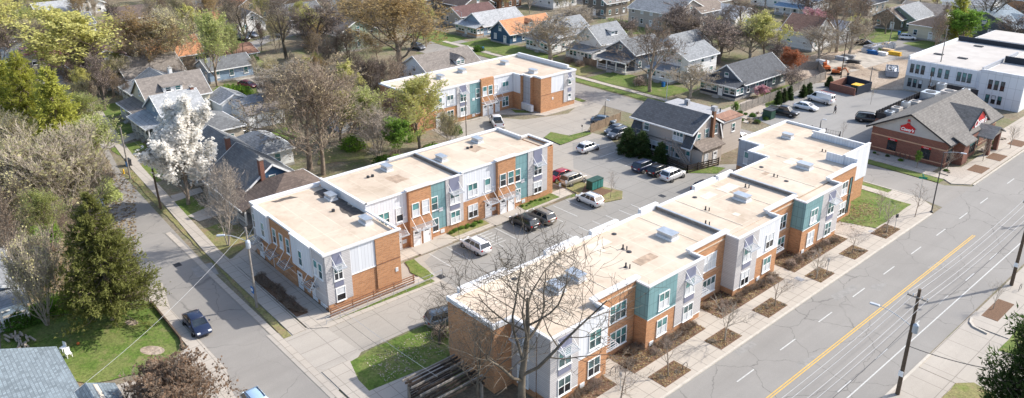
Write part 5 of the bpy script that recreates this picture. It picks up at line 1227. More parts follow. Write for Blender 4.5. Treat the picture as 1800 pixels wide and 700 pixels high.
# pergola by the near end of the avenue building
Pg = thing('pergola', 'weathered dark wooden pergola beside the near brick end wall', 'pergola', (-49, 34, 0))
px0, px1, py0, py1 = -49.6, -45.0, 31.0, 35.8
for x in (px0, px1):
    for y in (py0, py1): MB().box(x-.1, x+.1, y-.1, y+.1, 0, 2.5).build('post', 'wood_gray', Pg)
for yy in (py0, py1): MB().box(px0-.4, px1+.4, yy-.05, yy+.05, 2.35, 2.6).build('beam', 'wood_dark', Pg)
for k in range(11): x = px0+k*(px1-px0)/10; MB().box(x-.05, x+.05, py0-.6, py1+.5, 2.601, 2.8).build('rafter', 'wood_dark' if k % 3 else 'wood_gray', Pg)
m = MB()
for k in range(6): m.box(px0-.03, px0+.03, py0+.1, py1-.1, .3+k*.3, .5+k*.3)
m.build('slat_screen', 'wood_dark', Pg)
# ================================================================ TREES
def rnd_unit(R):
    while True:
        v = Vector((R.uniform(-1, 1), R.uniform(-1, 1), R.uniform(-1, 1)))
        if .05 < v.length < 1: return v.normalized()
def tree(kind, seed, H=12, trunk=.3, spread=.9, limbs=8, sub=(5, 5, 4), bark='bark', leafm=None, nleaf=0, ls=.22, wob=.22, up=.18, r0=.26, stems=1, lt=.62, cover=1.0, twig=.018, leader=True, taper=.72, lvl_leaf=2):
    R = random.Random(seed); segs = []; tips = []
    def br(p, d, L, r, lv):
        n = (7, 6, 4, 3, 2)[min(lv, 4)]; pts = [p.copy()]; rs_ = [r]; d = d.normalized()
        for i in range(n):
            d = (d+rnd_unit(R)*wob*(1.0 if lv else .35)+Vector((0, 0, up*(1 if lv else .3)))).normalized()
            p = p+d*(L/n); rr = max(twig*.6, r*(1-(i+1)/n*taper)); segs.append((pts[-1], p, rs_[-1], rr, lv)); pts.append(p.copy()); rs_.append(rr)
        if lv >= lvl_leaf: tips.append((pts, lv))
        if lv > len(sub): return
        cnt = limbs if lv == 0 else sub[lv-1]
        t0 = trunk if lv == 0 else .22
        for k in range(cnt):
            t = t0+(1-t0)*((k+R.uniform(.2, .8))/cnt); q = t*n; i = min(n-1, int(q)); pp = pts[i].lerp(pts[i+1], q-i); pd = (pts[i+1]-pts[i]).normalized()
            a = R.uniform(0, 2*pi) if lv else k*2.4+R.uniform(-.4, .4)
            s1 = pd.orthogonal().normalized(); s2 = pd.cross(s1); side = s1*cos(a)+s2*sin(a)
            ang = spread*R.uniform(.75, 1.15)*(1-.35*t if lv == 0 else 1)
            cd = (pd*cos(ang)+side*sin(ang))
            ll = L*(lt*R.uniform(.75, 1.1)*(1.15-.55*(t-t0)/(1-t0+1e-6)) if lv == 0 else R.uniform(.42, .62))
            br(pp, cd, ll, max(twig, rs_[i]*(.55 if lv == 0 else .5)), lv+1)
    for s_ in range(stems):
        a = 2*pi*s_/stems+R.uniform(0, .6); tilt = 0 if stems == 1 else .28
        br(Vector((cos(a)*.12*(stems > 1), sin(a)*.12*(stems > 1), -.1)), Vector((sin(tilt)*cos(a), sin(tilt)*sin(a), cos(tilt))), H*(.86 if stems == 1 else .8), r0*(1 if stems == 1 else .65), 0)
    top = max(s[1].z for s in segs); k = H/top
    T, Cn = MB(), MB()
    for p, q, a, b, lv in segs:
        m = T if lv <= 1 else Cn
        m.tube(p*k, q*k, a*k, b*k, (9, 6, 4, 3, 3)[min(lv, 4)], 0, cap=False)
    if leafm:
        for _ in range(nleaf):
            pts, lv = R.choice(tips); i = R.randrange(len(pts)-1); c = pts[i].lerp(pts[i+1], R.random())*k+rnd_unit(R)*R.uniform(0, .38)*H/12
            if R.random() > cover and sin(c.x*1.3+seed)*cos(c.y*1.1)+sin(c.z*1.7) > 0: continue
            a = rnd_unit(R); b = a.orthogonal().normalized(); e = ls*R.uniform(.6, 1.35)
            Cn.add([c-a*e*.5-b*e*.3, c+a*e*.5-b*e*.3, c+a*e*.4+b*e*.4, c-a*e*.4+b*e*.4], [(0, 1, 2, 3)], 1)
    o = bpy.data.objects.new(kind, None); COL.objects.link(o); ORG[o.name] = (0, 0, 0)
    o['category'] = 'tree'
    T.build('trunk', bark, o, smooth=True); Cn.build('crown', [bark, leafm or bark], o)
    xs = sorted(abs(s[1].x)*k for s in segs)+[]; o['_w'] = 2*xs[int(len(xs)*.985)]; o['_h'] = H
    return o
def conifer(kind, seed, H=12, rad=2.6, whorls=26, per=9, leafm='leaf_cedar', ls=.3, droop=.15, power=.8, base=.1, dens=26, bark='bark', irr=.3):
    R = random.Random(seed); T, Cn = MB(), MB()
    T.tube((0, 0, -.1), (0, 0, H*.55), H*.024, H*.014, 9, cap=False); T.tube((0, 0, H*.55), (0, 0, H*.98), H*.014, .02, 7, cap=False)
    for w in range(whorls):
        t = base+(1-base)*(w+R.random())/whorls; z = H*t; rr = rad*((1-(t-base)/(1-base))**power)+.12
        for k in range(per):
            a = R.uniform(0, 2*pi); L = rr*R.uniform(1-irr, 1+irr*.5); dz = L*R.uniform(-droop, droop*1.8)
            p = Vector((0, 0, z)); q = Vector((cos(a)*L, sin(a)*L, z+dz)); mid = p.lerp(q, .6)+Vector((0, 0, -.12*L))
            T.tube(p, mid, .05*H/12, .03, 4, cap=False); T.tube(mid, q, .03, .012, 3, cap=False)
            n = max(4, int(dens*L/rad))
            for _ in range(n):
                s_ = R.random()**.6; c = (p.lerp(mid, s_/.6) if s_ < .6 else mid.lerp(q, (s_-.6)/.4)); c = c+rnd_unit(R)*R.uniform(.05, .42)*(L*.35+.3)*.75
                for _ in range(2):
                    d = (rnd_unit(R)+Vector((cos(a), sin(a), .5))*.9).normalized(); b = d.orthogonal().normalized(); e = ls*R.uniform(.6, 1.3); cc = c+rnd_unit(R)*.12
                    Cn.add([cc-b*e*.22, cc+b*e*.22, cc+d*e], [(0, 1, 2)], 0)
    o = bpy.data.objects.new(kind, None); COL.objects.link(o); ORG[o.name] = (0, 0, 0); o['category'] = 'tree'
    T.build('trunk', bark, o, smooth=True); Cn.build('crown', [leafm], o)
    o['_w'] = 2*rad; o['_h'] = H; return o
def bush(kind, seed, r=1.0, h=1.1, leafm='leaf_green', n=900, ls=.12, bark='bark', twigs=40, cat='bush'):
    R = random.Random(seed); T, Cn = MB(), MB()
    for _ in range(twigs):
        a = R.uniform(0, 2*pi); e = R.uniform(.1, 1)**.5; q = Vector((cos(a)*r*e, sin(a)*r*e, h*R.uniform(.45, 1.0)*(1-.4*e*e))); m_ = q*.5+rnd_unit(R)*.12*r
        T.tube((0, 0, 0), m_, .022*r, .015*r, 3, cap=False); T.tube(m_, q, .015*r, .006, 3, cap=False)
        for _ in range(3): T.tube(m_.lerp(q, R.random()), q+rnd_unit(R)*.35*r*R.random()+Vector((0, 0, .05)), .009*r, .004, 3, cap=False)
    for _ in range(n):
        d = rnd_unit(R); d.z = abs(d.z); k = R.uniform(.55, 1.0)*(1+.18*sin(3*d.x+seed)*cos(4*d.y)); c = Vector((d.x*r*k, d.y*r*k, d.z*h*k+.03))
        a = rnd_unit(R); b = a.orthogonal().normalized(); e = ls*R.uniform(.6, 1.4); Cn.add([c-a*e*.5, c+b*e*.5, c+a*e*.5, c-b*e*.4], [(0, 1, 2, 3)], 0)
    o = bpy.data.objects.new(kind, None); COL.objects.link(o); ORG[o.name] = (0, 0, 0); o['category'] = cat
    T.build('stem', bark, o); Cn.build('foliage', leafm, o) if n else None
    o['_w'] = 2*r; o['_h'] = h; return o
TR = {
 'gnarl': tree('bare_tree', 19, 14, .32, .95, 9, (6, 5, 4), 'bark_moss', wob=.26, up=.10, r0=.30, lt=.62, twig=.017, taper=.7),
 'bare': tree('bare_tree', 22, 13, .26, .85, 9, (6, 6, 5), 'bark', 'leaf_brown', 1400, .12, wob=.22, up=.14, r0=.32, twig=.03),
 'bare2': tree('bare_tree', 23, 13, .22, .75, 10, (6, 6, 5), 'bark_dark', 'leaf_mauve', 1700, .12, wob=.2, up=.2, r0=.30, twig=.03),
 'oval': tree('bare_tree', 24, 12, .18, .72, 12, (6, 6, 4), 'bark_gray', 'leaf_bud', 1500, .13, wob=.2, up=.2, r0=.26, twig=.026),
 'bud': tree('budding_tree', 25, 13, .2, .85, 10, (6, 6, 5), 'bark', 'leaf_bud', 5500, .12, wob=.24, up=.12, r0=.30, twig=.026),
 'olive': tree('budding_tree', 26, 12, .15, .7, 11, (6, 6, 4), 'bark_gray', 'leaf_olive', 7500, .14, wob=.22, up=.2, r0=.24, stems=2, twig=.022),
 'pale': tree('bare_tree', 27, 9, .14, .8, 9, (6, 5, 4), 'bark_light', None, 0, wob=.26, up=.12, r0=.2, stems=3, twig=.02),
 'yellow': tree('leafing_tree', 28, 12, .2, .75, 10, (6, 6, 4), 'bark', 'leaf_yellow', 11500, .155, wob=.22, up=.16, r0=.26, cover=.7),
 'lime': tree('leafing_tree', 29, 12, .16, .75, 10, (6, 6, 4), 'bark', 'leaf_lime', 10000, .15, wob=.22, up=.2, r0=.26, cover=.6),
 'tan': tree('budding_tree', 30, 14, .2, .8, 11, (6, 6, 4), 'bark', 'leaf_tan', 10500, .15, wob=.22, up=.14, r0=.34, cover=.65),
 'white': tree('blossoming_tree', 31, 11, .1, .55, 14, (7, 6, 4), 'bark', 'blossom_white', 36000, .21, wob=.2, up=.22, r0=.2, cover=.9, lvl_leaf=2, lt=.5),
 'pink': tree('blossoming_tree', 32, 7, .18, .9, 9, (6, 6, 4), 'bark', 'blossom_pink', 8000, .16, wob=.24, up=.1, r0=.16),
 'rust': tree('budding_tree', 33, 7, .16, .7, 10, (6, 6, 4), 'bark', 'leaf_rust', 7000, .14, wob=.24, up=.12, r0=.14),
 'green': tree('leafing_tree', 34, 11, .18, .8, 10, (6, 6, 4), 'bark', 'leaf_bright', 15000, .16, wob=.22, up=.15, r0=.26, cover=.75),
 'small': tree('street_tree', 35, 4.6, .32, .8, 8, (5, 4), 'bark', None, 0, wob=.2, up=.12, r0=.06, twig=.009, lt=.52, taper=.75),
 'small2': tree('street_tree', 36, 4.6, .34, .65, 8, (5, 5), 'bark_gray', None, 0, wob=.18, up=.2, r0=.055, twig=.009, lt=.5),
 'shrubtree': tree('budding_tree', 37, 5.0, .08, .95, 12, (7, 6, 4), 'bark', 'leaf_brown', 9000, .12, wob=.26, up=.06, r0=.12, stems=4, twig=.012, lt=.75),
 'vase': tree('bare_tree', 38, 12, .12, .45, 9, (6, 6, 4), 'bark_gray', 'leaf_olive', 3600, .17, wob=.18, up=.2, r0=.2, stems=5, twig=.022),
 'cedar': conifer('cedar_tree', 41, 15, 5.6, 46, 11, 'leaf_cedar', .36, .2, .8, .13, 60, irr=.42),
 'pine': conifer('evergreen_tree', 42, 14, 4.2, 36, 10, 'leaf_pine', .42, .25, .6, .12, 36, irr=.4),
 'arbor': conifer('evergreen_shrub', 43, 3.6, 1.0, 20, 8, 'leaf_dark', .26, .3, .55, .03, 26, irr=.25),
 'darkjun': conifer('juniper', 44, 5, 3.4, 22, 12, 'leaf_dark', .3, .3, .5, .03, 44, irr=.3),
}
def plant(key, bx, by, ty, wpx, label, rz=None, group=None, wxy=None, cat=None, ht=None):
    p = TR[key]; x, y = wxy if wxy else g(bx, by)
    h = ht if ht else max(1.0, hgt(x, y, ty)); dist = Vector((x, y, -CH)).length
    if wpx: w = wpx/(FPX/ (Vector((x, y, h/2-CH)).dot(AF)))/p['_w']
    else: w = h/p['_h']
    o = place(p, x, y, random.uniform(0, 6.28) if rz is None else rz, 0, label, group, (w, w, h/p['_h']), cat=cat)
    return o
BA = []
index_kids()
rows = [
 ('cedar', 200, 562, 340, 175, 'broad olive green cedar on the lawn beside the left street'),
 ('gnarl', 0, 0, 398, 345, 'large gnarled bare tree in front of the near end of the avenue building', (-40.6, 37.0)),
 ('gnarl', 0, 0, 535, 120, 'smaller bare tree rising through the pergola', (-44.6, 35.0)),
 ('gnarl', 773, 606, 512, 100, 'small dark bare tree by the hidden parked car at the brick end wall'),
 ('shrubtree', 318, 752, 628, 168, 'round brown twiggy tree beside the driveway at the bottom left'),
 ('darkjun', 1800, 760, 545, 175, 'dark green juniper at the bottom right corner'),
 ('white', 331, 360, 172, 92, 'tall white blossoming pear tree by the left street'),
 ('pale', 402, 432, 262, 90, 'thin leafless tree on the lawn between left street sidewalk and blue house'),
 ('bud', 545, 298, 92, 215, 'left one of two large budding trees behind the courtyard building'),
 ('bare', 568, 307, 100, 200, 'right one of two large trees behind the courtyard building, nearly bare'),
 ('oval', 520, 190, 100, 120, 'gray twiggy tree between the red car and the two large budding trees'),
 ('pale', 664, 278, 178, 95, 'pale gray multi stemmed bare tree behind the courtyard building roof'),
 ('pale', 692, 262, 190, 60, 'smaller pale bare tree left of the yellow leafing tree'),
 ('yellow', 738, 262, 128, 100, 'yellow green leafing tree in front of the north apartment building'),
 ('lime', 640, 258, 150, 80, 'lime green young tree in the thicket behind the courtyard building'),
 ('yellow', 598, 250, 150, 70, 'yellow leafing tree right behind the large bare one'),
 ('green', 700, 285, 205, 60, 'bright green sapling behind the roof vents of the courtyard building'),
 ('olive', 790, 262, 195, 55, 'olive sapling at the left end of the north apartment building'),
 ('bare', 1142, 162, 34, 160, 'big bare tree beside the side street in front of the gray porch house'),
 ('oval', 1213, 172, 108, 80, 'low bare tree left of the slate blue bungalow'),
 ('bare2', 1262, 112, 30, 130, 'wide purple brown bare tree behind the slate blue bungalow'),
 ('bare2', 1228, 92, 20, 110, 'bare tree behind the white two storey house'),
 ('yellow', 1343, 104, 18, 78, 'yellow green leafing tree behind the slate blue bungalow'),
 ('rust', 1396, 135, 84, 56, 'rusty red budding tree inside the curved board fence'),
 ('bare2', 1388, 158, 118, 70, 'low dark bare tree inside the curved board fence below the rusty one'),
 ('pink', 1340, 172, 150, 28, 'small pink white blossoming tree beside the slate blue bungalow'),
 ('pink', 1425, 66, 14, 58, 'pink blossoming tree behind the brown roofed white house'),
 ('oval', 1318, 104, 40, 80, 'gray bare tree right behind the slate blue bungalow roof'),
 ('bare2', 1190, 74, 0, 100, 'bare tree on the lawn beside the beige stone house'),
 ('bare', 1300, 60, -10, 110, 'brown bare tree over the long pale roofed house'),
 ('bare2', 1365, 120, 70, 60, 'low mauve tree between yellow green tree and brown roofed white house'),
 ('oval', 1440, 108, 40, 80, 'gray bare tree left of the site excavator'),
 ('bare', 1500, 66, -25, 110, 'brown bare tree behind the site container'),
 ('bare2', 1420, 40, -30, 90, 'mauve bare tree behind the pink blossoming tree'),
 ('oval', 1020, 60, 5, 80, 'gray twiggy tree behind the white cape house'),
 ('bare2', 1090, 72, 30, 70, 'mauve bare tree behind the gray porch house'),
 ('bare', 1556, 60, 10, 60, 'bare tree on the left of the green walled bungalow'),
 ('bare', 1470, 92, -20, 130, 'tall bare tree over the left side of the building site'),
 ('oval', 1492, 98, 30, 70, 'bushy gray tree left of the site container'),
 ('bare', 1520, 78, 36, 50, 'small bare tree on the lawn of the brown gabled bungalow'),
 ('oval', 968, 112, 20, 118, 'bare tree in front of the white house beside the orange roofed bungalow'),
 ('tan', 706, 128, -25, 175, 'huge tan budding tree left of the north apartment building'),
 ('tan', 655, 70, -30, 120, 'tan budding tree behind the huge tan one'),
 ('bare', 612, 120, 40, 100, 'gray bare tree between the tall olive house and the huge tan tree'),
 ('bare2', 560, 108, -5, 120, 'dense gray bare tree above the small dark roofed shed'),
 ('gnarl', 438, 100, -35, 130, 'dark bare tree beside the west street, left of a matching one'),
 ('gnarl', 504, 104, -35, 130, 'dark bare tree beside the west street, right of a matching one'),
 ('lime', 382, 152, 15, 75, 'feathery lime green tree beside the west street'),
 ('lime', 412, 120, 40, 50, 'thin lime green tree right of the feathery one'),
 ('tan', 262, 146, 12, 130, 'brown tan budding tree over the brown dormer house'),
 ('olive', 310, 130, 10, 120, 'olive budding tree right of the brown tan one'),
 ('yellow', 137, 162, 5, 165, 'tall yellow green tree with thick trunk at upper left'),
 ('yellow', 28, 112, -30, 120, 'bright yellow tree at the top left corner'),
 ('lime', 62, 98, 10, 80, 'lime green tree right of the corner yellow one'),
 ('pink', 90, 128, 66, 80, 'pink blossoming tree below the tall yellow green tree'),
 ('bare2', 6, 135, 30, 70, 'mauve bare tree at the left edge under the bright yellow one'),
 ('bare2', 185, 194, 90, 66, 'dark bare tree in the yard left of the brown dormer house'),
 ('bare2', 160, 160, 60, 80, 'dark bare tree right of the tall yellow green trunk'),
 ('pine', 20, 265, 88, 120, 'yellow green evergreen at the left edge'),
 ('pine', 68, 270, 92, 110, 'yellow green evergreen second from the left edge'),
 ('pine', 118, 290, 118, 100, 'yellow green evergreen third from the left edge'),
 ('lime', 152, 262, 160, 90, 'light green leafing tree beside the bend of the left street'),
 ('lime', 172, 300, 200, 90, 'light green leafing tree overhanging the left street'),
 ('olive', 30, 330, 190, 120, 'olive budding tree at the left edge below the evergreens'),
 ('vase', 108, 400, 218, 150, 'tall many stemmed gray tree in the woodland left of the cedar'),
 ('olive', 62, 400, 230, 110, 'olive budding tree left of the many stemmed gray tree'),
 ('vase', 20, 440, 280, 110, 'many stemmed gray tree at the left edge above the gray roof'),
 ('lime', 90, 460, 330, 90, 'light green young tree behind the cedar'),
 ('oval', 160, 380, 260, 80, 'gray bare tree leaning over the left street'),
 ('green', 18, 400, 310, 70, 'bright green small tree at the left edge'),
 ('vase', 84, 572, 400, 85, 'thin dark stemmed bare tree between the gray house and the cedar'),
 ('bare', 28, 505, 320, 110, 'bare tree standing behind the gray roof at the left edge'),
 ('gnarl', 1724, 62, -45, 150, 'very dark bare tree behind the white unfinished building'),
 ('green', 1688, 84, 14, 62, 'bright green leafing tree beside the cream square house'),
 ('pine', 1676, 78, -20, 52, 'tall dark pine beside the cream square house'),
 ('bare2', 1790, 84, 20, 90, 'bare tree at the right edge above the white roof'),
 ('bare', 1640, 96, 20, 60, 'thin bare tree before the cream square house'),
 ('small', 1073, 350, 298, 26, 'small bare tree on the parking court island'),
 ('small2', 1530, 180+4, 150, 8, 'slim young tree beside the dumpster enclosure'),
 ('green', 1611, 296, 264, 14, 'young bright green tree before the brick store'),
 ('small', 1480, 245, 212, 14, 'young bare tree in the planting bed of the store lot'),
 ('green', 1292, 206, 178, 18, 'small light green tree in the garden by the gambrel house'),
]
for r in rows: plant(*r[:6], wxy=r[6] if len(r) > 6 else None)
for k, (a, b, t, w_) in enumerate(((1174, 663, 578, 95), (1273, 600, 522, 60), (1362, 540, 478, 70), (1435, 492, 440, 50), (1497, 447, 398, 46), (1558, 410, 352, 40), (1608, 382, 318, 46))):
    plant('small' if k % 2 == 0 else 'small2', a, b, t+4, w_*.85, ('bare street tree in the %s mulch pit along the avenue, counted from the camera' % ('nearest', 'second', 'third', 'fourth', 'fifth', 'sixth', 'corner')[k]) if k < 6 else 'bare street tree beside the lamp post at the avenue corner', group='street trees in mulch pits along the avenue')
plant('small', 1090, 715, 625, 90, 'bare street tree at the bottom edge before the first gray bay')
for k, (a, b, t) in enumerate(((1664, 300, 262), (1727, 284, 240), (1775, 262, 218), (1545, 385, 330))):
    plant('small2', a, b, t, 22, ('sapling in the first pit before the store', 'sapling in the second pit before the store', 'sapling in the third pit before the store', 'thin sapling on the corner lawn behind the sidewalk')[k])
plant('small2', 1745, 545, 490, 20, 'thin sapling in the mulch square across the avenue')
# evergreens
for k, (a, b, t, w_, l) in enumerate(((1103, 272, 222, 36, 'left of three dark evergreens against the gambrel house'), (1127, 276, 228, 34, 'middle of three dark evergreens against the gambrel house'), (1160, 288, 248, 30, 'right of three dark evergreens against the gambrel house'))):
    plant('arbor', a, b, t+4, w_*.85, l, cat='evergreen')
for k, (a, b, t, w_) in enumerate(((1367, 183, 160, 12), (1377, 180, 156, 12), (1387, 176, 152, 12), (1411, 171, 150, 13), (1421, 168, 146, 13), (1457, 153, 134, 13))):
    plant('arbor', a, b, t, w_, 'small dark evergreen %s along the curved board fence' % ('first from the left', 'second from the left', 'third from the left', 'fourth from the left', 'fifth from the left', 'alone at the far end')[k], cat='evergreen', group='small evergreens along the board fence')
# wooded blocks in the distance
Rb = random.Random(5)
HOUSES = [(o.location.x, o.location.y) for o in COL.objects if o.get('category') in ('house',)]
keys = ['bare', 'bare2', 'oval', 'bud', 'bare', 'olive', 'tan', 'bare2', 'oval', 'yellow', 'bare']
cnt = 0
def far_tree(px, py, hh=None):
    global cnt
    x, y = g(px, py)
    if any(abs(x-hx) < 4.6 and abs(y-hy) < 4.6 for hx, hy in HOUSES): return
    h = hh or Rb.uniform(8, 15); key = Rb.choice(keys)
    lab = {'bare': 'brown bare tree among the far house blocks', 'bare2': 'mauve bare tree among the far house blocks', 'oval': 'gray bare tree among the far house blocks', 'bud': 'buff budding tree among the far house blocks',
           'olive': 'olive budding tree among the far house blocks', 'tan': 'tan budding tree among the far house blocks', 'yellow': 'yellow leafing tree among the far house blocks'}[key]
    plant(key, px, py, 0, None, lab, group=lab.split(' among')[0]+'s in the distance', ht=h); cnt += 1
for _ in range(330):
    px = Rb.uniform(-40, 1840); py = Rb.uniform(-60, 30)
    far_tree(px, py)
for _ in range(60): far_tree(Rb.uniform(330, 760), Rb.uniform(15, 95), Rb.uniform(7, 13))
for _ in range(40): far_tree(Rb.uniform(0, 360), Rb.uniform(15, 130), Rb.uniform(8, 13))
for _ in range(9): far_tree(Rb.uniform(900, 1110), Rb.uniform(5, 30), Rb.uniform(7, 11))
for _ in range(14): far_tree(Rb.uniform(1480, 1800), Rb.uniform(5, 60), Rb.uniform(5, 9))
for _ in range(14): far_tree(Rb.uniform(1085, 1300), Rb.uniform(60, 100), Rb.uniform(4, 8))
for _ in range(14): far_tree(Rb.uniform(1180, 1500), Rb.uniform(40, 100), Rb.uniform(5, 9))
for a, b, h in ((470, 175, 7), (480, 205, 6), (500, 225, 6), (585, 200, 8), (620, 190, 7), (650, 170, 8), (676, 160, 7), (635, 150, 8), (600, 165, 7), (690, 200, 6), (540, 150, 7), (450, 140, 6), (330, 150, 7), (200, 170, 6), (225, 180, 5), (10, 200, 9), (60, 180, 9), (45, 370, 8), (140, 340, 8), (10, 480, 7), (130, 440, 6)): far_tree(a, b, h)
for k in range(46):
    px, py = Rb.uniform(455, 735), Rb.uniform(95, 250); x, y = g(px, py)
    if -126 < x < -101 and 71 < y < 112 or -90 < x < -64 or (x > -101 and y < 50): continue
    far_tree(px, py, Rb.uniform(5.5, 10))
for k in range(20):
    far_tree(Rb.uniform(120, 240), Rb.uniform(110, 200), Rb.uniform(5, 8))
# ---------------------------------------------------------------- bushes
BU = {'green': bush('bush', 61, 1.0, 1.1, 'leaf_bright', 1500, .13), 'dark': bush('bush', 62, 1.0, 1.0, 'leaf_green', 1500, .13), 'brown': bush('shrub', 63, 1.0, .95, 'leaf_brown', 260, .1, twigs=90, cat='shrub'),
      'tan': bush('grass_clump', 64, .6, .75, 'leaf_bud', 160, .1, 'bark_light', 110, cat='ornamental grass'), 'mauve': bush('shrub', 65, 1.0, 1.0, 'leaf_mauve', 700, .1, twigs=80, cat='shrub'), 'yellow': bush('bush', 66, 1.0, 1.3, 'leaf_lime', 1300, .13)}
index_kids()
def pb(key, x, y, s_, label, group, hs=1.0):
    place(BU[key], x, y, random.uniform(0, 6.28), .1, label, group, (s_, s_, s_*hs))
L1 = 'low twiggy brown shrub in the planting beds along the avenue building'
for a, b in ((32, 46), (49.8, 60.5), (64.5, 76), (79.2, 91)):
    y = a
    while y < b:
        recess = 47.4 < y < 53 or 62.6 < y < 68 or 77.5 < y < 83
        pb('brown' if random.random() < .7 else 'mauve', -39.7+random.uniform(-.35, .3)-(1.4 if recess and random.random() < .3 else 0), y, random.uniform(.5, .85), L1 if 0 else 'low twiggy brown or mauve shrub in the beds along the avenue building', 'shrubs in the avenue beds'); y += .95
for a, b in ((50, 54), (59, 62.7), (67.7, 71.6), (78.9, 82.2), (87.2, 90.8), (95.7, 100)):
    for k in range(5): pb('tan', random.uniform(-37.1, -35.6), random.uniform(a+.3, b-.3), random.uniform(.35, .6), 'small dry grass clump in a tree pit beside the avenue', 'dry grass clumps in the tree pits', .6)
for k in range(15): pb('brown', -80.4+k*.75, 30.6+random.uniform(-.35, .35), random.uniform(.55, .8), 'brown shrub in the bed along the left street entry terrace', 'shrubs in the terrace bed')
for k in range(11): pb('dark' if k % 2 else 'green', -74.4+random.uniform(-.3, .3), 54.6+k*.5, random.uniform(.25, .4), 'tiny green perennial in the courtyard foundation bed', 'perennials in the courtyard bed')
for k in range(8): pb('dark', -74.5+random.uniform(-.3, .4), 67.3+k*.7, random.uniform(.2, .35), 'tiny green perennial on the far courtyard lawn', 'perennials on the far courtyard lawn')
for (a, b, s_, kk, l) in ((405, 178, 3.2, 'green', 'large bright green bush beside the red car'), (425, 172, 2.4, 'green', 'second bright green bush nearer the red car'), (440, 118, 2.6, 'green', 'green hedge bush beside the west lane'), (462, 128, 2.2, 'yellow', 'yellow green bush beside the pale shed'),
    (100, 545, 1.7, 'green', 'bright green bush at the foot of the thin dark stems'), (70, 560, 1.5, 'dark', 'dark green bush beside the pale green porch'), (30, 575, 1.4, 'dark', 'dark green bush at the left edge below the porch'),
    (858, 8, 3.2, 'mauve', 'purple shrub mass at the top beside the maroon roofed house'), (868, 64, 1.0, 'dark', 'dark round bush by the corner of the blue bungalow'), (842, 90, 1.5, 'dark', 'dark shrub on the lawn before the glazed porch bungalow'),
    (1000, 110, 1.4, 'mauve', 'brown shrub before the white cape house'), (1020, 116, 1.3, 'mauve', 'brown shrub beside the cape house fence'), (1125, 150, 1.8, 'mauve', 'brown shrub at the foot of the big bare street tree'), (1540, 90, 1.2, 'dark', 'green shrub left of the site container'),
    (775, 590, 1.1, 'mauve', 'dark twiggy shrub at the brick end wall'), (1350, 66, 1.7, 'green', 'green bush under the yellow green tree'), (148, 245, 2.0, 'green', 'bright green bush by the left street lawn edge'),
    (620, 262, 2.2, 'green', 'green bush in the thicket behind the long roof'), (705, 292, 1.8, 'green', 'green bush by the yellow tree, left'), (760, 272, 1.8, 'green', 'green bush by the yellow tree, right'), (800, 235, 1.5, 'dark', 'dark green bush by the north apartment lawn'), (672, 290, 1.6, 'dark', 'dark green bush under the pale bare tree'),
    (498, 268, 1.2, 'brown', 'brown shrub by the patio of the low gray house'), (320, 545, .8, 'brown', 'small weed clump by the left kerb') if 0 else (1290, 215, 1.0, 'dark', 'dark green hedge bush in the garden by the side street')):
    x, y = g(a, b); pb(kk, x, y, s_, l, None)
for k in range(16):
    x, y = g(1298+random.uniform(0, 48), 206+random.uniform(-6, 12)); pb('tan' if k % 2 else 'dark', x, y, random.uniform(.4, .7), 'small shrub in the gravel garden left of the dark pickup', 'shrubs in the gravel garden')
for k in range(22):
    q = random.random(); x, y = (random.uniform(-39.7, -38.2), random.uniform(140.5, 149.5)) if q < .5 else (random.uniform(-52.5, -41.5), random.uniform(124.7, 126.3)) if q < .8 else (random.uniform(-39.6, -37), random.uniform(125.3, 129))
    pb('tan' if k % 3 else 'dark', x, y, random.uniform(.3, .55), 'small tufted plant in the gravel beds round the store', 'plants in the store gravel beds')
for k in range(8): pb('tan', random.uniform(-65.5, -58), random.uniform(125.6, 127.6), random.uniform(.4, .7), 'small tufted plant in the fenced mulch bed of the store lot', 'plants in the fenced mulch bed')
for k in range(16):
    px = random.uniform(0, 215); x, y = g(px, random.uniform(300, 540) if px < 110 else random.uniform(300, 360)); pb(random.choice(['mauve', 'brown', 'yellow', 'yellow', 'green']), x, y, random.uniform(1.0, 2.2), 'undergrowth shrub in the woodland left of the street', 'undergrowth shrubs in the left woodland')
for k in range(26):
    px = random.uniform(440, 780); x, y = g(px, random.uniform(140, 225) if px < 640 else random.uniform(200, 280)-.0)
    if y < 75 or x < -88.5 and not (-124 < x < -104 and 73 < y < 110):
        if not (-87 < x < -74 and 42 < y < 74): pb(random.choice(['mauve', 'green', 'yellow', 'brown']), x, y, random.uniform(.8, 1.9), 'thicket shrub behind the courtyard building', 'thicket shrubs behind the courtyard building')
# leaf litter, stuff
def litter(name, label, region, n, mats, size=.09, seed=3, z=.165):
    R = random.Random(seed); m = MB()
    for _ in range(n):
        x, y = region(R); a = R.uniform(0, 6.28); e = size*R.uniform(.6, 1.6); t_ = R.uniform(-.5, .5)
        m.add([(x+cos(a)*e, y+sin(a)*e, z+t_*e), (x-sin(a)*e*.6, y+cos(a)*e*.6, z+.02), (x-cos(a)*e, y-sin(a)*e, z-t_*e+.01), (x+sin(a)*e*.6, y-cos(a)*e*.6, z+.01)], [(0, 1, 2, 3)], R.randrange(len(mats)))
    o = m.build(name, mats); tag(o, label, 'leaves', None, 'stuff')
def beds(R):
    a, b = R.choice(((49.5, 61), (63.8, 76.5), (78.8, 92), (30, 47))); return (R.uniform(-42, -38.7), R.uniform(a, b))
litter('leaf_litter', 'fallen brown leaves strewn over the avenue planting beds', beds, 5200, ['leaf_brown', 'leaf_tan', 'leaf_bud'], .11)
def pits(R):
    a, b = R.choice(((50, 54), (59, 62.7), (67.7, 71.6), (78.9, 82.2), (87.2, 90.8), (95.7, 100))); return (R.uniform(-37.3, -35.4), R.uniform(a+.05, b-.05))
litter('leaf_litter', 'fallen brown leaves strewn in the avenue tree pits', pits, 2600, ['leaf_brown', 'leaf_tan', 'leaf_bud'], .09, 4)
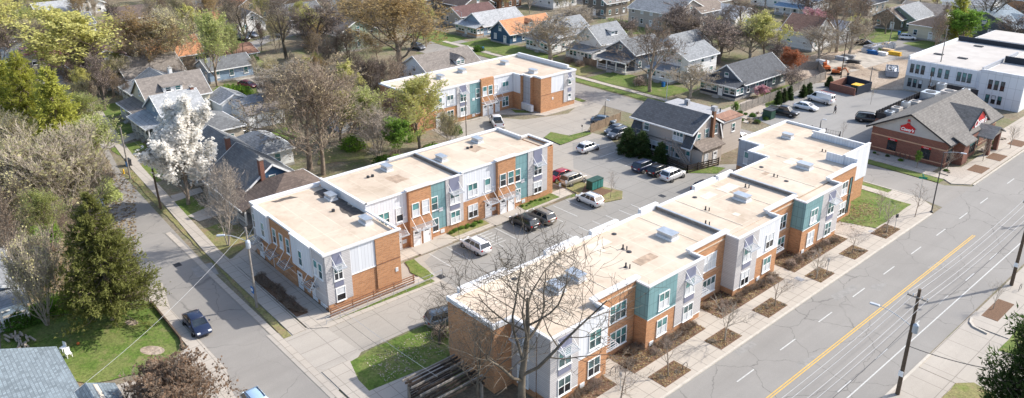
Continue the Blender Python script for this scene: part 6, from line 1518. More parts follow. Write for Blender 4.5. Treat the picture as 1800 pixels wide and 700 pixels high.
litter('leaf_litter', 'dry leaves scattered across the corner lawn by the side street', lambda R: (R.gauss(-41.6, 1.3), R.gauss(101, 2.6)), 700, ['leaf_bud', 'leaf_tan', 'leaf_brown'], .12, 5, .18)
litter('leaf_litter', 'pale dry leaves on the grass beside the drive entrance', lambda R: (R.uniform(-58, -53.5), R.uniform(31, 48)), 900, ['leaf_bud', 'bark_light'], .08, 6, .08)
def woods(R):
    px = R.uniform(0, 240); x, y = g(px, R.uniform(300, 530)); return (x, y)
litter('leaf_litter', 'old leaves covering the woodland floor left of the street', woods, 6000, ['leaf_brown', 'leaf_bud', 'leaf_tan'], .16, 7, .07)
# ================================================================ VEHICLES
def loft(m, st, sec, mi=0):
    """st: list of (x, zl, zb, w); sec: list of (fw, fz)"""
    n = len(sec)*2-2; base = len(m.v); rings = []
    for x, zl, zb, w in st:
        ring = [(x, -w*fw, zl+(zb-zl)*fz) for fw, fz in sec]+[(x, w*fw, zl+(zb-zl)*fz) for fw, fz in sec[-2:0:-1]]
        rings.append(ring)
    pts = [p for r in rings for p in r]; fs = []
    for k in range(len(st)-1):
        for i in range(n): fs.append((k*n+i, k*n+(i+1) % n, (k+1)*n+(i+1) % n, (k+1)*n+i))
    fs += [tuple(range(n))[::-1], tuple(range((len(st)-1)*n, len(st)*n))]
    m.add(pts, fs, mi); return m
SEC = [(0, 0), (.86, 0), (.97, .12), (1.0, .45), (.985, .75), (.93, .96), (.86, 1.0), (0, 1.03)]
VK = {
 'sedan': dict(L=4.75, W=.91, zl=.2, zb=.92, roof=1.43, cab=(-1.95, -1.25, .45, 1.25), hood=.80, tail=.92, wb=1.42, wr=.33),
 'suv': dict(L=4.65, W=.93, zl=.25, zb=1.06, roof=1.68, cab=(-2.2, -1.85, .55, 1.25), hood=.98, tail=1.06, wb=1.38, wr=.36),
 'hatch': dict(L=4.4, W=.90, zl=.22, zb=1.0, roof=1.58, cab=(-2.08, -1.55, .5, 1.25), hood=.92, tail=1.02, wb=1.32, wr=.34),
 'van': dict(L=5.5, W=1.0, zl=.3, zb=1.25, roof=2.15, cab=(-2.7, -2.62, 1.15, 1.95), hood=1.12, tail=1.25, wb=1.75, wr=.37),
 'minivan': dict(L=5.1, W=.98, zl=.24, zb=1.02, roof=1.72, cab=(-2.45, -2.1, .75, 1.6), hood=.92, tail=1.05, wb=1.5, wr=.35),
 'pickup': dict(L=5.8, W=1.0, zl=.38, zb=1.16, roof=1.9, cab=(-.75, -.55, 1.0, 1.6), hood=1.12, tail=1.16, wb=1.8, wr=.41)}
def car(kind, paint, name):
    k = VK[kind]; L, Wd, zl, zb = k['L']/2, k['W'], k['zl'], k['zb']; c = k['cab']
    o = bpy.data.objects.new(name, None); COL.objects.link(o); ORG[o.name] = (0, 0, 0)
    st = [(-L, zl+.12, k['tail']-.16, Wd*.84), (-L+.12, zl+.02, k['tail']-.02, Wd*.94), (-L+.6, zl, k['tail'], Wd*.99), (c[0]+.5, zl, zb, Wd), (c[3]-.3, zl, zb, Wd), (c[3]+.05, zl, (zb+k['hood'])/2+.03, Wd*.99),
          (L-.55, zl, k['hood']-.05, Wd*.96), (L-.15, zl+.02, k['hood']-.18, Wd*.88), (L, zl+.1, k['hood']-.33, Wd*.74)]
    loft(MB(), st, SEC).build('body', paint, o, smooth=True)
    # glasshouse
    z0, z1 = zb-.03, k['roof']-.07; wb_, wt = Wd*.90, Wd*.74
    b = [(c[0], -wb_, z0), (c[3], -wb_*.93, z0), (c[3], wb_*.93, z0), (c[0], wb_, z0), (c[1], -wt, z1), (c[2], -wt*.96, z1), (c[2], wt*.96, z1), (c[1], wt, z1)]
    if kind != 'van': MB().hexa(b).build('window', 'car_glass', o)
    else:
        MB().hexa(b).build('cargo_body', paint, o)
        q = MB(); q.add([(c[3]+.02, -wb_*.86, z0+.05), (c[3]+.02, wb_*.86, z0+.05), (c[2]+.06, wt*.86, z1-.06), (c[2]+.06, -wt*.86, z1-.06)], [(0, 1, 2, 3)])
        for s_ in (-1, 1): q.add([(c[3]-.25, s_*(wb_*.96+.0), z0+.08), (c[2]-.5, s_*(wb_*.965), z0+.08), (c[2]-.5, s_*(wt+.07), z1-.1), (c[2]-.02, s_*(wt+.05), z1-.1)], [(0, 1, 2, 3)])
        for s_ in (-1, 1): q.add([(c[0]-.01, s_*.12, z0+.2), (c[0]-.01, s_*.7, z0+.2), (c[1]-.01, s_*.62, z1-.12), (c[1]-.01, s_*.12, z1-.12)], [(0, 1, 2, 3)])
        q.build('window', 'car_glass', o)
    r = MB(); zr = k['roof']
    loft(r, [(c[1]-.06, zr-.09, zr-.04, wt*.90), (c[1]+.25, zr-.1, zr, wt*1.0), ((c[1]+c[2])/2, zr-.1, zr+.02, wt*1.02), (c[2]-.25, zr-.1, zr-.01, wt*1.0), (c[2]+.04, zr-.09, zr-.05, wt*.92)], [(0, 0), (1.0, 0), (1.0, .5), (.9, .95), (0, 1.05)])
    r.build('roof', paint, o, smooth=True)
    if kind != 'van':
        for s_ in (-1, 1):
            for lo, hi in ((0, 4), (1, 5)):
                A_, B_ = Vector(b[lo if s_ < 0 else 3-lo]), Vector(b[hi if s_ < 0 else 11-hi]); MB().bar(A_+Vector((0, s_*.012, 0)), B_+Vector((0, s_*.012, 0)), .1, .06).build('pillar', paint, o)
            for t_ in ((.5,) if kind in ('sedan', 'pickup') else (.38, .7) if kind != 'minivan' else (.33, .66)):
                A_ = Vector(b[0]).lerp(Vector(b[1]), t_); B_ = Vector(b[4]).lerp(Vector(b[5]), t_); A_.y, B_.y = s_*abs(A_.y)+s_*.012, s_*abs(B_.y)+s_*.012; MB().bar(A_, B_, .05, .08).build('pillar', paint, o)
    for x in (-k['wb'], k['wb']):
        for s_ in (-1, 1):
            w = MB(); R_ = k['wr']; y = s_*(Wd-.12)
            w.tube((x, y-.11, R_), (x, y+.11, R_), R_, n=18)
            wo_ = w.build('wheel', 'rubber', o)
            q = MB(); q.tube((x, y+s_*.1, R_), (x, y+s_*.125, R_), R_*.62, R_*.58, n=14); q.build('rim', 'rim', wo_)
            q = MB(); q.tube((x, y-.1, R_+.02), (x, y+s_*.02+.095*s_, R_+.03), R_*1.17, n=18); q.build('wheel_arch', 'rubber', o)
    for s_ in (-1, 1):
        zz = k['hood']-.22; MB().box(L-.28, L-.06, s_*(Wd*.62)-.17, s_*(Wd*.62)+.17, zz-.07, zz+.07).build('headlight', 'clear_lamp', o, bevel=.02)
        zt_ = k['tail']-.2; MB().box(-L-.01, -L+.22, s_*(Wd*.74)-.13, s_*(Wd*.74)+.13, zt_-.1, zt_+.12).build('taillight', 'red_lamp', o, bevel=.02)
        xm_ = c[3]-.32; MB().box(xm_-.09, xm_+.09, s_*(Wd+.02), s_*(Wd+.2), zb+.0, zb+.14).build('mirror', paint, o, bevel=.03)
    q = MB(); q.box(L-.1, L+.01, -.42, .42, zl+.22, k['hood']-.38); q.build('grille', 'rubber', o)
    q = MB(); q.box(-L-.02, -L+.05, -.26, .26, .62, .76); q.build('number_plate', 'white_sign', o)
    if kind in ('suv', 'hatch', 'minivan'):
        for s_ in (-1, 1): MB().bar((c[1]+.1, s_*wt*.85, zr+.04), (c[2]-.2, s_*wt*.85, zr+.04), .05, .05).build('roof_rail', 'metal_dark' if paint != 'paint_white' else 'rim', o)
    if kind == 'pickup':
        q = MB(); q.box(-L+.12, c[0]-.12, -Wd*.82, Wd*.82, zb+.035, zb+.06); q.build('bed_liner', 'rubber', o)
        q = MB()
        for s_ in (-1, 1): q.box(-L+.05, c[0]-.05, s_*Wd*.82, s_*Wd*.95, zb-.02, zb+.13)
        q.box(-L+.04, -L+.12, -Wd*.95, Wd*.95, zb-.02, zb+.13); q.build('bed_wall', paint, o)
    if kind == 'van':
        for s_ in (-1, 1): MB().bar((c[1]+.2, s_*.5, zr+.16), (c[2]-.3, s_*.5, zr+.16), .06, .06).build('roof_rack', 'red_paint' if s_ < 0 else 'rim', o)
        for q_ in range(4): MB().box(c[1]+.4+q_*.95, c[1]+.45+q_*.95, -.62, .62, zr+.05, zr+.13).build('rack_bar', 'rim', o)
    return o
CARS = {}
def park(kind, paint, px, py, heading, label, name, cat='car', group=None, z=.04, dz=.75, sc=1):
    key = kind+paint
    if key not in CARS: CARS[key] = car(kind, 'paint_'+paint, name); index_kids()
    x, y = g(px, py, dz); o = place(CARS[key], x, y, radians(heading), z, label, group, sc, cat=cat); return o
X_, Y_ = 0, 90
GP = 'cars parked in the courtyard lot'; GS = 'vehicles parked on the store lot'
park('sedan', 'navy', 346, 566, X_-2, 'dark navy sedan parked alone on the left street', 'parked_car')
park('hatch', 'lightblue', 455, 712, X_, 'pale blue car cut off by the bottom edge on the left street', 'parked_car')
park('suv', 'silver', 170, 362, 175, 'silver car half hidden by branches at the left street edge', 'parked_car')
park('suv', 'white', 835, 430, 180, 'white suv parked alone near the brick end of the courtyard building', 'parked_suv', group=GP)
park('suv', 'black', 921, 389, 180, 'black suv parked side by side with a tan one', 'parked_suv', group=GP)
park('suv', 'gold', 951, 379, 180, 'tan brown suv parked right of the black one', 'parked_suv', group=GP)
park('hatch', 'white', 1036, 349, 180, 'white hatchback parked beside the green utility cabinets', 'parked_car', group=GP)
park('sedan', 'red', 983, 307, -90, 'red sedan parked at the end of the courtyard building', 'parked_car', group=GP)
park('suv', 'tan', 1008, 314, 90, 'light tan suv parked right beside the red sedan', 'parked_suv', group=GP)
park('hatch', 'white', 1034, 258, 90, 'white suv parked below the grass island near the board fence', 'parked_car', group=GP)
park('suv', 'navy', 1133, 291, 90, 'dark navy suv, left of three in front of the gambrel house', 'parked_suv', group=GP)
park('hatch', 'black', 1158, 298, 90, 'black hatchback, middle of three in front of the gambrel house', 'parked_car', group=GP)
park('suv', 'white', 1183, 306, 90, 'white suv, right of three in front of the gambrel house', 'parked_suv', group=GP)
park('sedan', 'navy', 1238, 326, 90, 'dark sedan mostly hidden behind the avenue building parapet', 'parked_car', group=GP)
park('suv', 'gray', 1087, 234, -90, 'gray suv parked left of the gambrel house evergreens', 'parked_suv', group=GP)
park('sedan', 'gray', 1082, 226, -90, 'gray sedan parked behind the gray suv', 'parked_car', group=GP)
park('sedan', 'steel', 1061, 210, 30, 'blue gray sedan parked behind the light brown board fence', 'parked_car', group=GP)
park('pickup', 'white', 873, 214, 150, 'white pickup truck parked before the north apartment building', 'pickup_truck', 'pickup truck', GP)
park('suv', 'steel', 785, 556, 75, 'blue gray suv hidden in the shade of the near brick end wall', 'parked_suv', group=GP)
park('pickup', 'black', 1377, 196, 10, 'black pickup truck at the edge of the store lot', 'pickup_truck', 'pickup truck', GS)
park('sedan', 'white', 1417, 186, 5, 'white sedan parked between black pickup and white van', 'parked_car', group=GS)
park('van', 'white', 1443, 174, 175, 'white work van with ladder rack on the store lot', 'work_van', 'van', GS)
park('minivan', 'black', 1529, 208, 25, 'black minivan next to the store roof screen', 'minivan', 'minivan', GS)
park('suv', 'gray', 735, 82, 0, 'dark gray suv in the far parking area left of the glazed porch bungalow', 'parked_suv')
park('sedan', 'maroon', 435, 147, 20, 'maroon car on the pale pad beside the green hedge bush', 'parked_car')
park('sedan', 'silver', 443, 60, 10, 'silver car outside the white gabled cottage', 'parked_car')
park('hatch', 'gray', 428, 66, 10, 'gray car next to the silver car outside the white cottage', 'parked_car')
park('hatch', 'silver', 490, 60, 10, 'silver hatchback behind the dark bare tree on the west street', 'parked_car')
park('hatch', 'white', 1595, 65, 30, 'white car on the drive of the cream square house', 'parked_car')
park('sedan', 'black', 1522, 74, 10, 'black car left of the site container', 'parked_car')
park('hatch', 'gray', 545, 80, 20, 'gray car behind the dense gray bare tree', 'parked_car')
park('sedan', 'white', 1286, 240, 0, 'white car on the side street right of the gambrel house', 'parked_car')
park('hatch', 'white', 1302, 242, 0, 'second white car on the side street, cut by the white parapet', 'parked_car')
park('minivan', 'silver', 424, 238, 100, 'gray van between the garages and the low gray roof', 'minivan')
park('sedan', 'white', 22, 78, 30, 'white car at the far left edge, upper one', 'parked_car')
park('sedan', 'silver', 12, 88, 30, 'silver car at the far left edge, lower one', 'parked_car')
park('sedan', 'black', 150, 150, 60, 'black car under the bare trees on the upper left street', 'parked_car')
park('hatch', 'gold', 1300, 38, 10, 'tan car on the far street among the bare trees', 'parked_car')
# tarp covered car
m = MB(); loft(m, [(-2.2, .05, .6, .7), (-1.9, .02, 1.0, .95), (-1.0, .02, 1.35, .98), (.3, .02, 1.38, .98), (1.2, .02, 1.0, .97), (2.1, .02, .85, .9), (2.3, .05, .5, .7)], SEC)
o = m.thing('covered_car', 'tarp_dark', 'car under a dark tarp in the yard behind the slate roof', 'covered car', org=(0, 0, 0)); x, y = g(408, 222); o.location = (x, y, .05); o.rotation_euler.z = .3
# ================================================================ SITE EQUIPMENT
def excavator(px, py, rz, sc, label):
    x, y = g(px, py); t = thing('excavator', label, 'excavator', (x, y, .05)); ORG[t.name] = (0, 0, 0)
    for s_ in (-1, 1):
        m = MB(); m.box(-1.5, 1.5, s_*1.0-.25, s_*1.0+.25, .12, .7); m.tube((-1.5, s_*1.0-.25, .41), (-1.5, s_*1.0+.25, .41), .36, n=12); m.tube((1.5, s_*1.0-.25, .41), (1.5, s_*1.0+.25, .41), .36, n=12); m.build('track', 'rubber', t)
    MB().box(-1.7, 1.1, -1.05, 1.05, .8, 1.7).build('engine_housing', 'orange_paint', t, bevel=.12)
    cb = MB().box(.0, 1.35, .1, 1.05, 1.71, 2.7).build('cab', 'orange_paint', t, bevel=.05); MB().box(.12, 1.37, .16, 1.07, 1.9, 2.5).build('window', 'car_glass', cb)
    m = MB(); m.bar((1.0, -.35, 1.5), (2.9, -.35, 3.0), .3, .45); m.bar((2.9, -.35, 3.05), (4.2, -.35, 1.2), .25, .35); m.build('boom', 'orange_paint', t)
    m = MB(); m.prism([(3.9, -.85), (4.6, -.85), (4.6, .15), (3.9, .15)], .35, 1.1); m.build('bucket', 'metal_dark', t)
    t.rotation_euler.z = rz; t.scale = (sc,)*3; return t
excavator(1452, 124, 2.3, .65, 'orange excavator at the left edge of the building site')
excavator(1470, 131, .3, .6, 'orange loader parked right of the orange excavator')
def container(px, py, L, rz, label, fill):
    x, y = g(px, py); t = thing('waste_container', label, 'container', (x, y, .02)); ORG[t.name] = (0, 0, 0)
    m = MB(); h = 1.5; w = 1.2
    m.box(-L/2, L/2, -w, w, .15, .25)
    for s_ in (-1, 1): m.box(-L/2, L/2, s_*w-.05, s_*w+.05, .25, h)
    for s_ in (-1, 1): m.box(s_*L/2-.05, s_*L/2+.05, -w+.051, w-.051, .25, h)
    k = -L/2+.4
    while k < L/2: m.box(k-.06, k+.06, -w-.12, -w-.051, .2, h-.01); m.box(k-.06, k+.06, w+.051, w+.12, .2, h-.01); k += .7
    m.build('container_body', 'shingle_slate' if 0 else 'panel_gray', t)
    q = MB(); R = random.Random(px)
    for _ in range(34): a = R.uniform(-L/2+.4, L/2-.4); b = R.uniform(-.9, .9); q.bar((a-.5, b, R.uniform(.9, 1.6)), (a+R.uniform(.2, .9), b+R.uniform(-.5, .5), R.uniform(.9, 1.7)), R.uniform(.1, .5), .1, R.randrange(3))
    q.build('debris', fill, t); t.rotation_euler.z = rz
container(1545, 88, 9.5, 1.35, 'long gray green waste container heaped with debris', ['white_sign', 'wood_new', 'roof_ballast'])
container(1567, 131, 6.5, 2.0, 'open gray container holding white pipes near the unfinished building', ['white_sign', 'metal_light', 'roof_ballast'])
Rm_ = random.Random(12)
for k, (px, py, mt, lab) in enumerate(((1535, 95, 'blue_plastic', 'blue wrapped board stack on the site slab'), (1548, 97, 'white_sign', 'white board stack on the site slab'), (1525, 92, 'white_sign', 'small white stack at the far side of the slab'), (1572, 97, 'yellow_paint', 'yellow beams beside the site slab'),
        (1480, 106, 'metal_light', 'gray pallet load near the orange loader'), (1490, 102, 'roof_ballast', 'gray material heap behind the orange loader'), (1560, 92, 'wood_new', 'new lumber stack beside the yellow beams'), (1500, 112, 'metal_dark', 'dark pipe bundle on the dirt'), (1445, 112, 'white_sign', 'white box beside the excavator'))):
    x, y = g(px, py); m = MB()
    for i in range(5): a = Rm_.uniform(-.3, .3); m.box(x-1.4+a, x+1.4+a, y-.7+i*.05, y+.7, .05+i*.17, .19+i*.17)
    m.thing('material_stack', mt, lab, 'material stack')
for px, py, s_, lab in ((1500, 118, 2.6, 'low dirt pile left of the open gray container'), (1480, 122, 2.0, 'dirt pile near the orange loader'), (1538, 122, 1.6, 'small dirt pile in the middle of the site')):
    x, y = g(px, py); R = random.Random(px); m = MB(); prof = [(s_*k/6, .75*s_/2.6*(1-(k/6)**1.6)) for k in range(7)]
    n = 16; pts = []; fs = []
    for k, (r, z) in enumerate(prof):
        for i in range(n): j = R.uniform(.85, 1.15); pts.append((x+r*cos(2*pi*i/n)*j, y+r*sin(2*pi*i/n)*j, max(.0, z*j)))
    for k in range(6):
        for i in range(n): fs.append((k*n+i, (k+1)*n+i, (k+1)*n+(i+1) % n, k*n+(i+1) % n))
    m.add(pts, fs); m.thing('dirt_pile', 'dirt', lab, 'dirt pile', smooth=True)
# ================================================================ STREET FURNITURE
def pole(x, y, h, label, arms=((0,), ), lamp=None, transf=None, sign=None, r=.16, mat='wood_pole', base_wrap=False, lean=(0, 0), cat='utility pole'):
    t = thing('utility_pole', label, cat, (x, y, 0)); top = (x+lean[0], y+lean[1], h)
    m = MB(); m.tube((x, y, -.2), top, r, r*.65, 10); m.build('pole', mat, t)
    for ah, aw in arms:
        m = MB(); m.box(x-aw, x+aw, y-.19, y-.07, ah-.07, ah+.07); m.build('crossarm', 'wood_gray', t)
        m = MB()
        for s_ in (-1, -.45, .45, 1): m.lathe((x+s_*aw*.92, y-.13, ah+.07), [(.05, 0), (.07, .08), (.04, .2)], 7)
        m.build('insulator', 'metal_light', t)
    if transf:
        m = MB(); m.lathe((x+transf[1], y-.1, transf[0]), [(.24, 0), (.26, .1), (.26, .75), (.2, .85), (.08, .95)], 12); m.build('transformer', 'metal_light', t)
    if lamp:
        lz, lx, ly = lamp; n = 6; pts = [Vector((x+lx*k/n, y+ly*k/n, lz+.9*sin(k/n*pi/2))) for k in range(n+1)]; m = MB()
        for a, b in zip(pts, pts[1:]): m.tube(a, b, .035, n=6)
        m.build('lamp_arm', 'metal_light', t); e = pts[-1]; d = Vector((lx, ly, 0)).normalized(); m = MB(); m.bar(e-d*.1, e+d*.75+Vector((0, 0, -.02)), .3, .16); m.build('lamp_head', 'metal_light', t, bevel=.04)
    if sign:
        for z, w_, h_, mt in sign: MB().box(x-w_/2, x+w_/2, y-r-.05, y-r-.01, z, z+h_).build('notice', mt, t)
    return t
pole(-20.5, 65.2, 11.2, 'tall wooden utility pole in the right foreground with street lamp and crossarm', ((10.4, .9),), (7.4, -3.0, -.3), (7.0, .35), [(2.2, .42, .55, 'white_sign')], .2)
m = MB(); 
pole(-20.4, 94.7, 11.2, 'wooden utility pole at the right edge, farther along the avenue', ((10.4, .9),), None, None, [(2.6, .42, .5, 'white_sign')], .2)
pole(-20.3, 35.2, 11.2, 'utility pole nearest the camera beside the avenue', ((10.4, .9),), None, None, None, .2)
pole(-20.4, 124, 11.2, 'utility pole far along the avenue beyond the right edge', ((10.4, .9),), None, None, None, .2)
p_ = pole(-74.3, 27.55, 9.9, 'wooden pole with street lamp and blue sign before the brick apartment block', (), (8.2, -1.4, -1.9), (7.6, .3), None, .15, 'wood_gray')
m = MB(); m.box(-74.62, -73.98, 27.28, 27.33, 2.0, 2.75); m.build('blue_sign', 'blue_plastic', p_); text('i', .5, 'white_sign', p_, (-74.3, 27.26, 2.38), (pi/2, 0, 0)) if 0 else None
m = MB(); m.tube((-74.3, 27.24, 2.42), (-74.3, 27.28, 2.42), .2, n=14); m.build('sign_disc', 'white_sign', p_)
pole(-108.4, 28.6, 9.3, 'dark leaning utility pole left of the white blossom tree', ((8.6, .8),), None, None, None, .16, lean=(-.3, -.2))
p_ = pole(-123.3, 28.9, 8.6, 'wooden pole with small blue sign at the left street bend', (), None, None, None, .13, 'wood_gray')
MB().box(-123.6, -123.0, 28.68, 28.73, 2.2, 2.9).build('blue_sign', 'blue_plastic', p_)
for px, py, ty, lab, lp in ((432, 125, 58, 'wooden pole beside the west lane and green hedge', None), (1478, 137, 55, 'dark utility pole at the edge of the building site', None), (1643, 162, 45, 'tall thin pole in front of the white unfinished building', None), (820, 243, 172, 'pole with lamp before the north apartment building, far left of the white pickup', None),
        (1628, 180, 128, 'short dark pole behind the store roof screen', None), (1528, 152, 118, 'thin post beside the dumpster enclosure', None), (622, 158, 112, 'gray pole between the thicket and the small dark shed', None), (1090, 58, 0, 'pole on the lawn beside the tall taupe house', None), (1031, 38, -20, 'wooden pole right of the far cream drive', None),
        (1563, 78, 30, 'pole on the green house lawn', None)):
    x, y = g(px, py); pole(x, y, hgt(x, y, ty), lab, (), None, None, None, .12, 'wood_pole' if 'dark' in lab or 'wooden' in lab else 'wood_gray')
def street_lamp(px, py, ty, dx, dy, label, mat='metal_dark'):
    x, y = g(px, py); h = hgt(x, y, ty); t = thing('street_lamp', label, 'street lamp', (x, y, 0)); m = MB(); m.lathe((x, y, 0), [(.2, 0), (.2, .25), (.1, .3)], 10); m.tube((x, y, .2), (x, y, h), .09, .055, 9); m.build('pole', mat, t)
    m = MB(); n = 5; pts = [Vector((x+dx*k/n, y+dy*k/n, h+.35*sin(pi/2*k/n))) for k in range(n+1)]
    for a, b in zip(pts, pts[1:]): m.tube(a, b, .035, n=6)
    m.build('lamp_arm', 'metal_light', t); e = pts[-1]; d = Vector((dx, dy, 0)).normalized(); MB().bar(e, e+d*.7, .28, .12).build('lamp_head', 'metal_light', t, bevel=.03); return t
street_lamp(1637, 374, 268, 1.9, .4, 'dark metal street lamp at the avenue corner')
street_lamp(1171, 180, 140, -.9, -.6, 'pale street lamp by the side street behind the gambrel house', 'metal_light')
street_lamp(812, 57, 22, -1.0, -.4, 'thin curved street lamp on the lawn of the glazed porch bungalow', 'metal_light')
street_lamp(1441, 229, 212, .3, 0, 'short dark lamp post at the store lot planting bed')
street_lamp(1063, 205, 178, .3, 0, 'dark lamp post beside the blue gray sedan')
def wire(a, b, sag, label, mat='wire_dark', r=.018, group=None):
    m = MB(); n = 14; a = Vector(a); b = Vector(b); prev = a
    for k in range(1, n+1):
        t_ = k/n; p = a.lerp(b, t_)-Vector((0, 0, sag*4*t_*(1-t_))); m.tube(prev, p, r, n=4, cap=False); prev = p
    return m.thing('power_line', mat, label, 'power line', group)
YS = (35.2, 65.2, 94.7, 124)
for k in range(3):
    for dx, z, lab in ((-.83, 10.62, 'street side outer'), (-.37, 10.62, 'street side inner'), (.37, 10.62, 'sidewalk side inner'), (.83, 10.62, 'sidewalk side outer')):
        wire((-20.45+dx, YS[k]-.13, z), (-20.45+dx, YS[k+1]-.13, z), .5, '%s wire on the crossarms, %s span along the avenue' % (lab, ('nearest', 'middle', 'far')[k]), 'wire_light', .014, 'power lines along the avenue')
    wire((-20.6, YS[k], 7.6), (-20.6, YS[k+1], 7.6), .7, 'thick lower cable, %s span along the avenue' % ('nearest', 'middle', 'far')[k], 'wire_dark', .022, 'power lines along the avenue')
wire((-74.3, 27.5, 9.6), (-66.2, 7.8, 3.6), .8, 'slack white service wire crossing the left street to the corner house', 'wire_light', .014)
wire((-74.3, 27.5, 9.7), (-108.7, 28.4, 8.9), .8, 'upper wire between the two nearer left street poles', 'wire_dark', .02)
wire((-108.7, 28.4, 8.9), (-123.3, 28.9, 8.3), .4, 'upper wire between the two farther left street poles', 'wire_dark', .02)
wire((-74.3, 27.5, 9.2), (-40, 27.2, 9.4), .8, 'lower wire crossing the drive entrance near the bottom', 'wire_dark', .012)
wire((-74.3, 27.5, 9.7), (-40, 27.6, 9.9), .7, 'upper wire crossing the drive entrance near the bottom', 'metal_galv', .01)
wire((-20.6, 65.2, 5.4), (-12, 70.5, 4.4), .5, 'dark drooping cable from the right foreground pole', 'wire_dark', .04)
# signs
def sign_post(px, py, h, label, plates, mat='metal_galv', rz=0, cat='sign'):
    x, y = g(px, py); t = thing('sign_post', label, cat, (x, y, 0)); ORG[t.name] = (0, 0, 0); m = MB(); m.tube((0, 0, 0), (0, 0, h), .035, n=6); m.build('post', mat, t)
    for z, w_, h_, mt in plates: MB().box(-w_/2, w_/2, -.07, -.04, z, z+h_).build('sign_plate', mt, t)
    t.rotation_euler.z = rz; return t
t = sign_post(1615, 350, 3.6, 'green street name sign on a thin post at the avenue corner', [(3.2, 1.1, .28, 'green_sign')], rz=.6); MB().box(-.02, .02, -.55, .55, 3.5, 3.78).build('sign_plate', 'green_sign', t)
sign_post(984, 345, 2.1, 'white parking sign, left of two at the court island', [(1.6, .32, .48, 'white_sign')], rz=.6); sign_post(995, 340, 2.1, 'white parking sign, right of two at the court island', [(1.6, .32, .48, 'white_sign')], rz=.6)
sign_post(1572, 405, 2.4, 'small dark sign on the corner sidewalk', [(1.9, .35, .5, 'metal_dark')], rz=.6); sign_post(1023, 258-20, 2.0, 'dark thin sign by the grass island in the court', [(1.6, .3, .4, 'metal_dark')])
sign_post(1090, 688, 2.2, 'thin sign post at the bottom edge sidewalk', [(1.7, .3, .4, 'metal_galv')]); sign_post(1453, 482, 2.2, 'thin sign post in the fourth tree pit', [(1.7, .3, .4, 'metal_galv')]); sign_post(738, 448, 1.7, 'small blue parking sign before the courtyard facade', [(1.3, .3, .4, 'blue_plastic')]) if 0 else None
for k, (px, py) in enumerate(((1203, 652), (1077, 660), (1340, 505), (1453, 470), (1792, 512))):
    x, y = g(px, py); m = MB(); n = 8; pts = [Vector((x, y+.38*cos(pi*i/n), .55+.38*sin(pi*i/n))) for i in range(n+1)]; pts = [Vector((x, y+.38, .1))]+pts+[Vector((x, y-.38, .1))]
    for a, b in zip(pts, pts[1:]): m.tube(a, b, .03, n=6)
    m.thing('bike_rack', 'metal_dark', 'inverted U bike rack %s' % ('beside the nearest mulch pit', 'on the entry pad at the first doorway', 'at the third doorway walk', 'beside the fourth mulch pit', 'across the avenue at the right edge')[k], 'bike rack', 'bike racks')
for k in range(4):
    x = -47.9+k*.75; y = 126.9; m = MB(); n = 6; pts = [Vector((x, y+.3*cos(pi*i/n), .55+.3*sin(pi*i/n))) for i in range(n+1)]; pts = [Vector((x, y+.3, .1))]+pts+[Vector((x, y-.3, .1))]
    for a, b in zip(pts, pts[1:]): m.tube(a, b, .035, n=6)
    m.thing('bike_rack', 'metal_dark', 'black bike rack in the row against the store side wall', 'bike rack', 'bike racks at the store wall')
for k, (px, py) in enumerate(((1040, 334), (1050, 330))):
    x, y = g(px, py); t = thing('utility_cabinet', 'green utility cabinet, %s of the pair on the court island' % ('left', 'right')[k], 'cabinet', (x, y, .15), 'utility cabinets'); MB().box(x-.62, x+.62, y-.6, y+.6, .15, 1.55).build('cabinet_body', 'green_box', t, bevel=.05)
    MB().box(x-.68, x+.68, y-.66, y+.66, 1.551, 1.65).build('lid', 'green_box', t); m = MB()
    for s_ in (-.3, .3): m.box(x+.62, x+.65, y+s_-.26, y+s_+.26, .3, 1.45)
    m.build('door', 'metal_teal', t)
x, y = g(1351, 208); t = thing('utility_cabinet', 'dark green utility cabinet in the gravel garden beside the dark pickup', 'cabinet', (x, y, .1)); MB().box(x-.9, x+.9, y-.8, y+.8, .1, 1.7).build('cabinet_body', 'green_box', t, bevel=.05); MB().box(x-.95, x+.95, y-.85, y+.85, 1.701, 1.8).build('lid', 'metal_dark', t)
def bin_(px, py, mt, label, z=.05):
    x, y = g(px, py); t = thing('wheelie_bin', label, 'bin', (x, y, z)); MB().hexa([(x-.25, y-.27, z), (x+.25, y-.27, z), (x+.25, y+.27, z), (x-.25, y+.27, z), (x-.3, y-.33, z+1), (x+.3, y-.33, z+1), (x+.3, y+.33, z+1), (x-.3, y+.33, z+1)]).build('bin_body', mt, t)
    MB().box(x-.32, x+.32, y-.36, y+.36, z+1.001, z+1.07).build('lid', mt, t)
    for s_ in (-1, 1): MB().tube((x+s_*.28, y+.3, z+.1), (x+s_*.34, y+.3, z+.1), .1, n=8).build('wheel', 'rubber', t)
for a in ((276, 262, 'blue_plastic', 'blue wheelie bin by the dark porch near the blossom tree'), (282, 264, 'blue_plastic', 'second blue wheelie bin beside the dark porch'), (228, 292, 'metal_dark', 'dark bin standing by the pole at the left street bend'), (225, 290, 'metal_dark', 'dark bin left of the other one at the street bend'),
          (848, 90, 'blue_plastic', 'blue bin on the lawn corner near the glazed porch bungalow'), (1166, 153, 'blue_plastic', 'blue bin beside the white two storey house porch'), (1580, 62, 'blue_plastic', 'blue bin beside the green walled bungalow'), (1605, 66, 'blue_plastic', 'blue bin before the cream square house'), (1291, 258, 'metal_dark', 'dark bin at the end of the dark board fence')):
    bin_(*a)
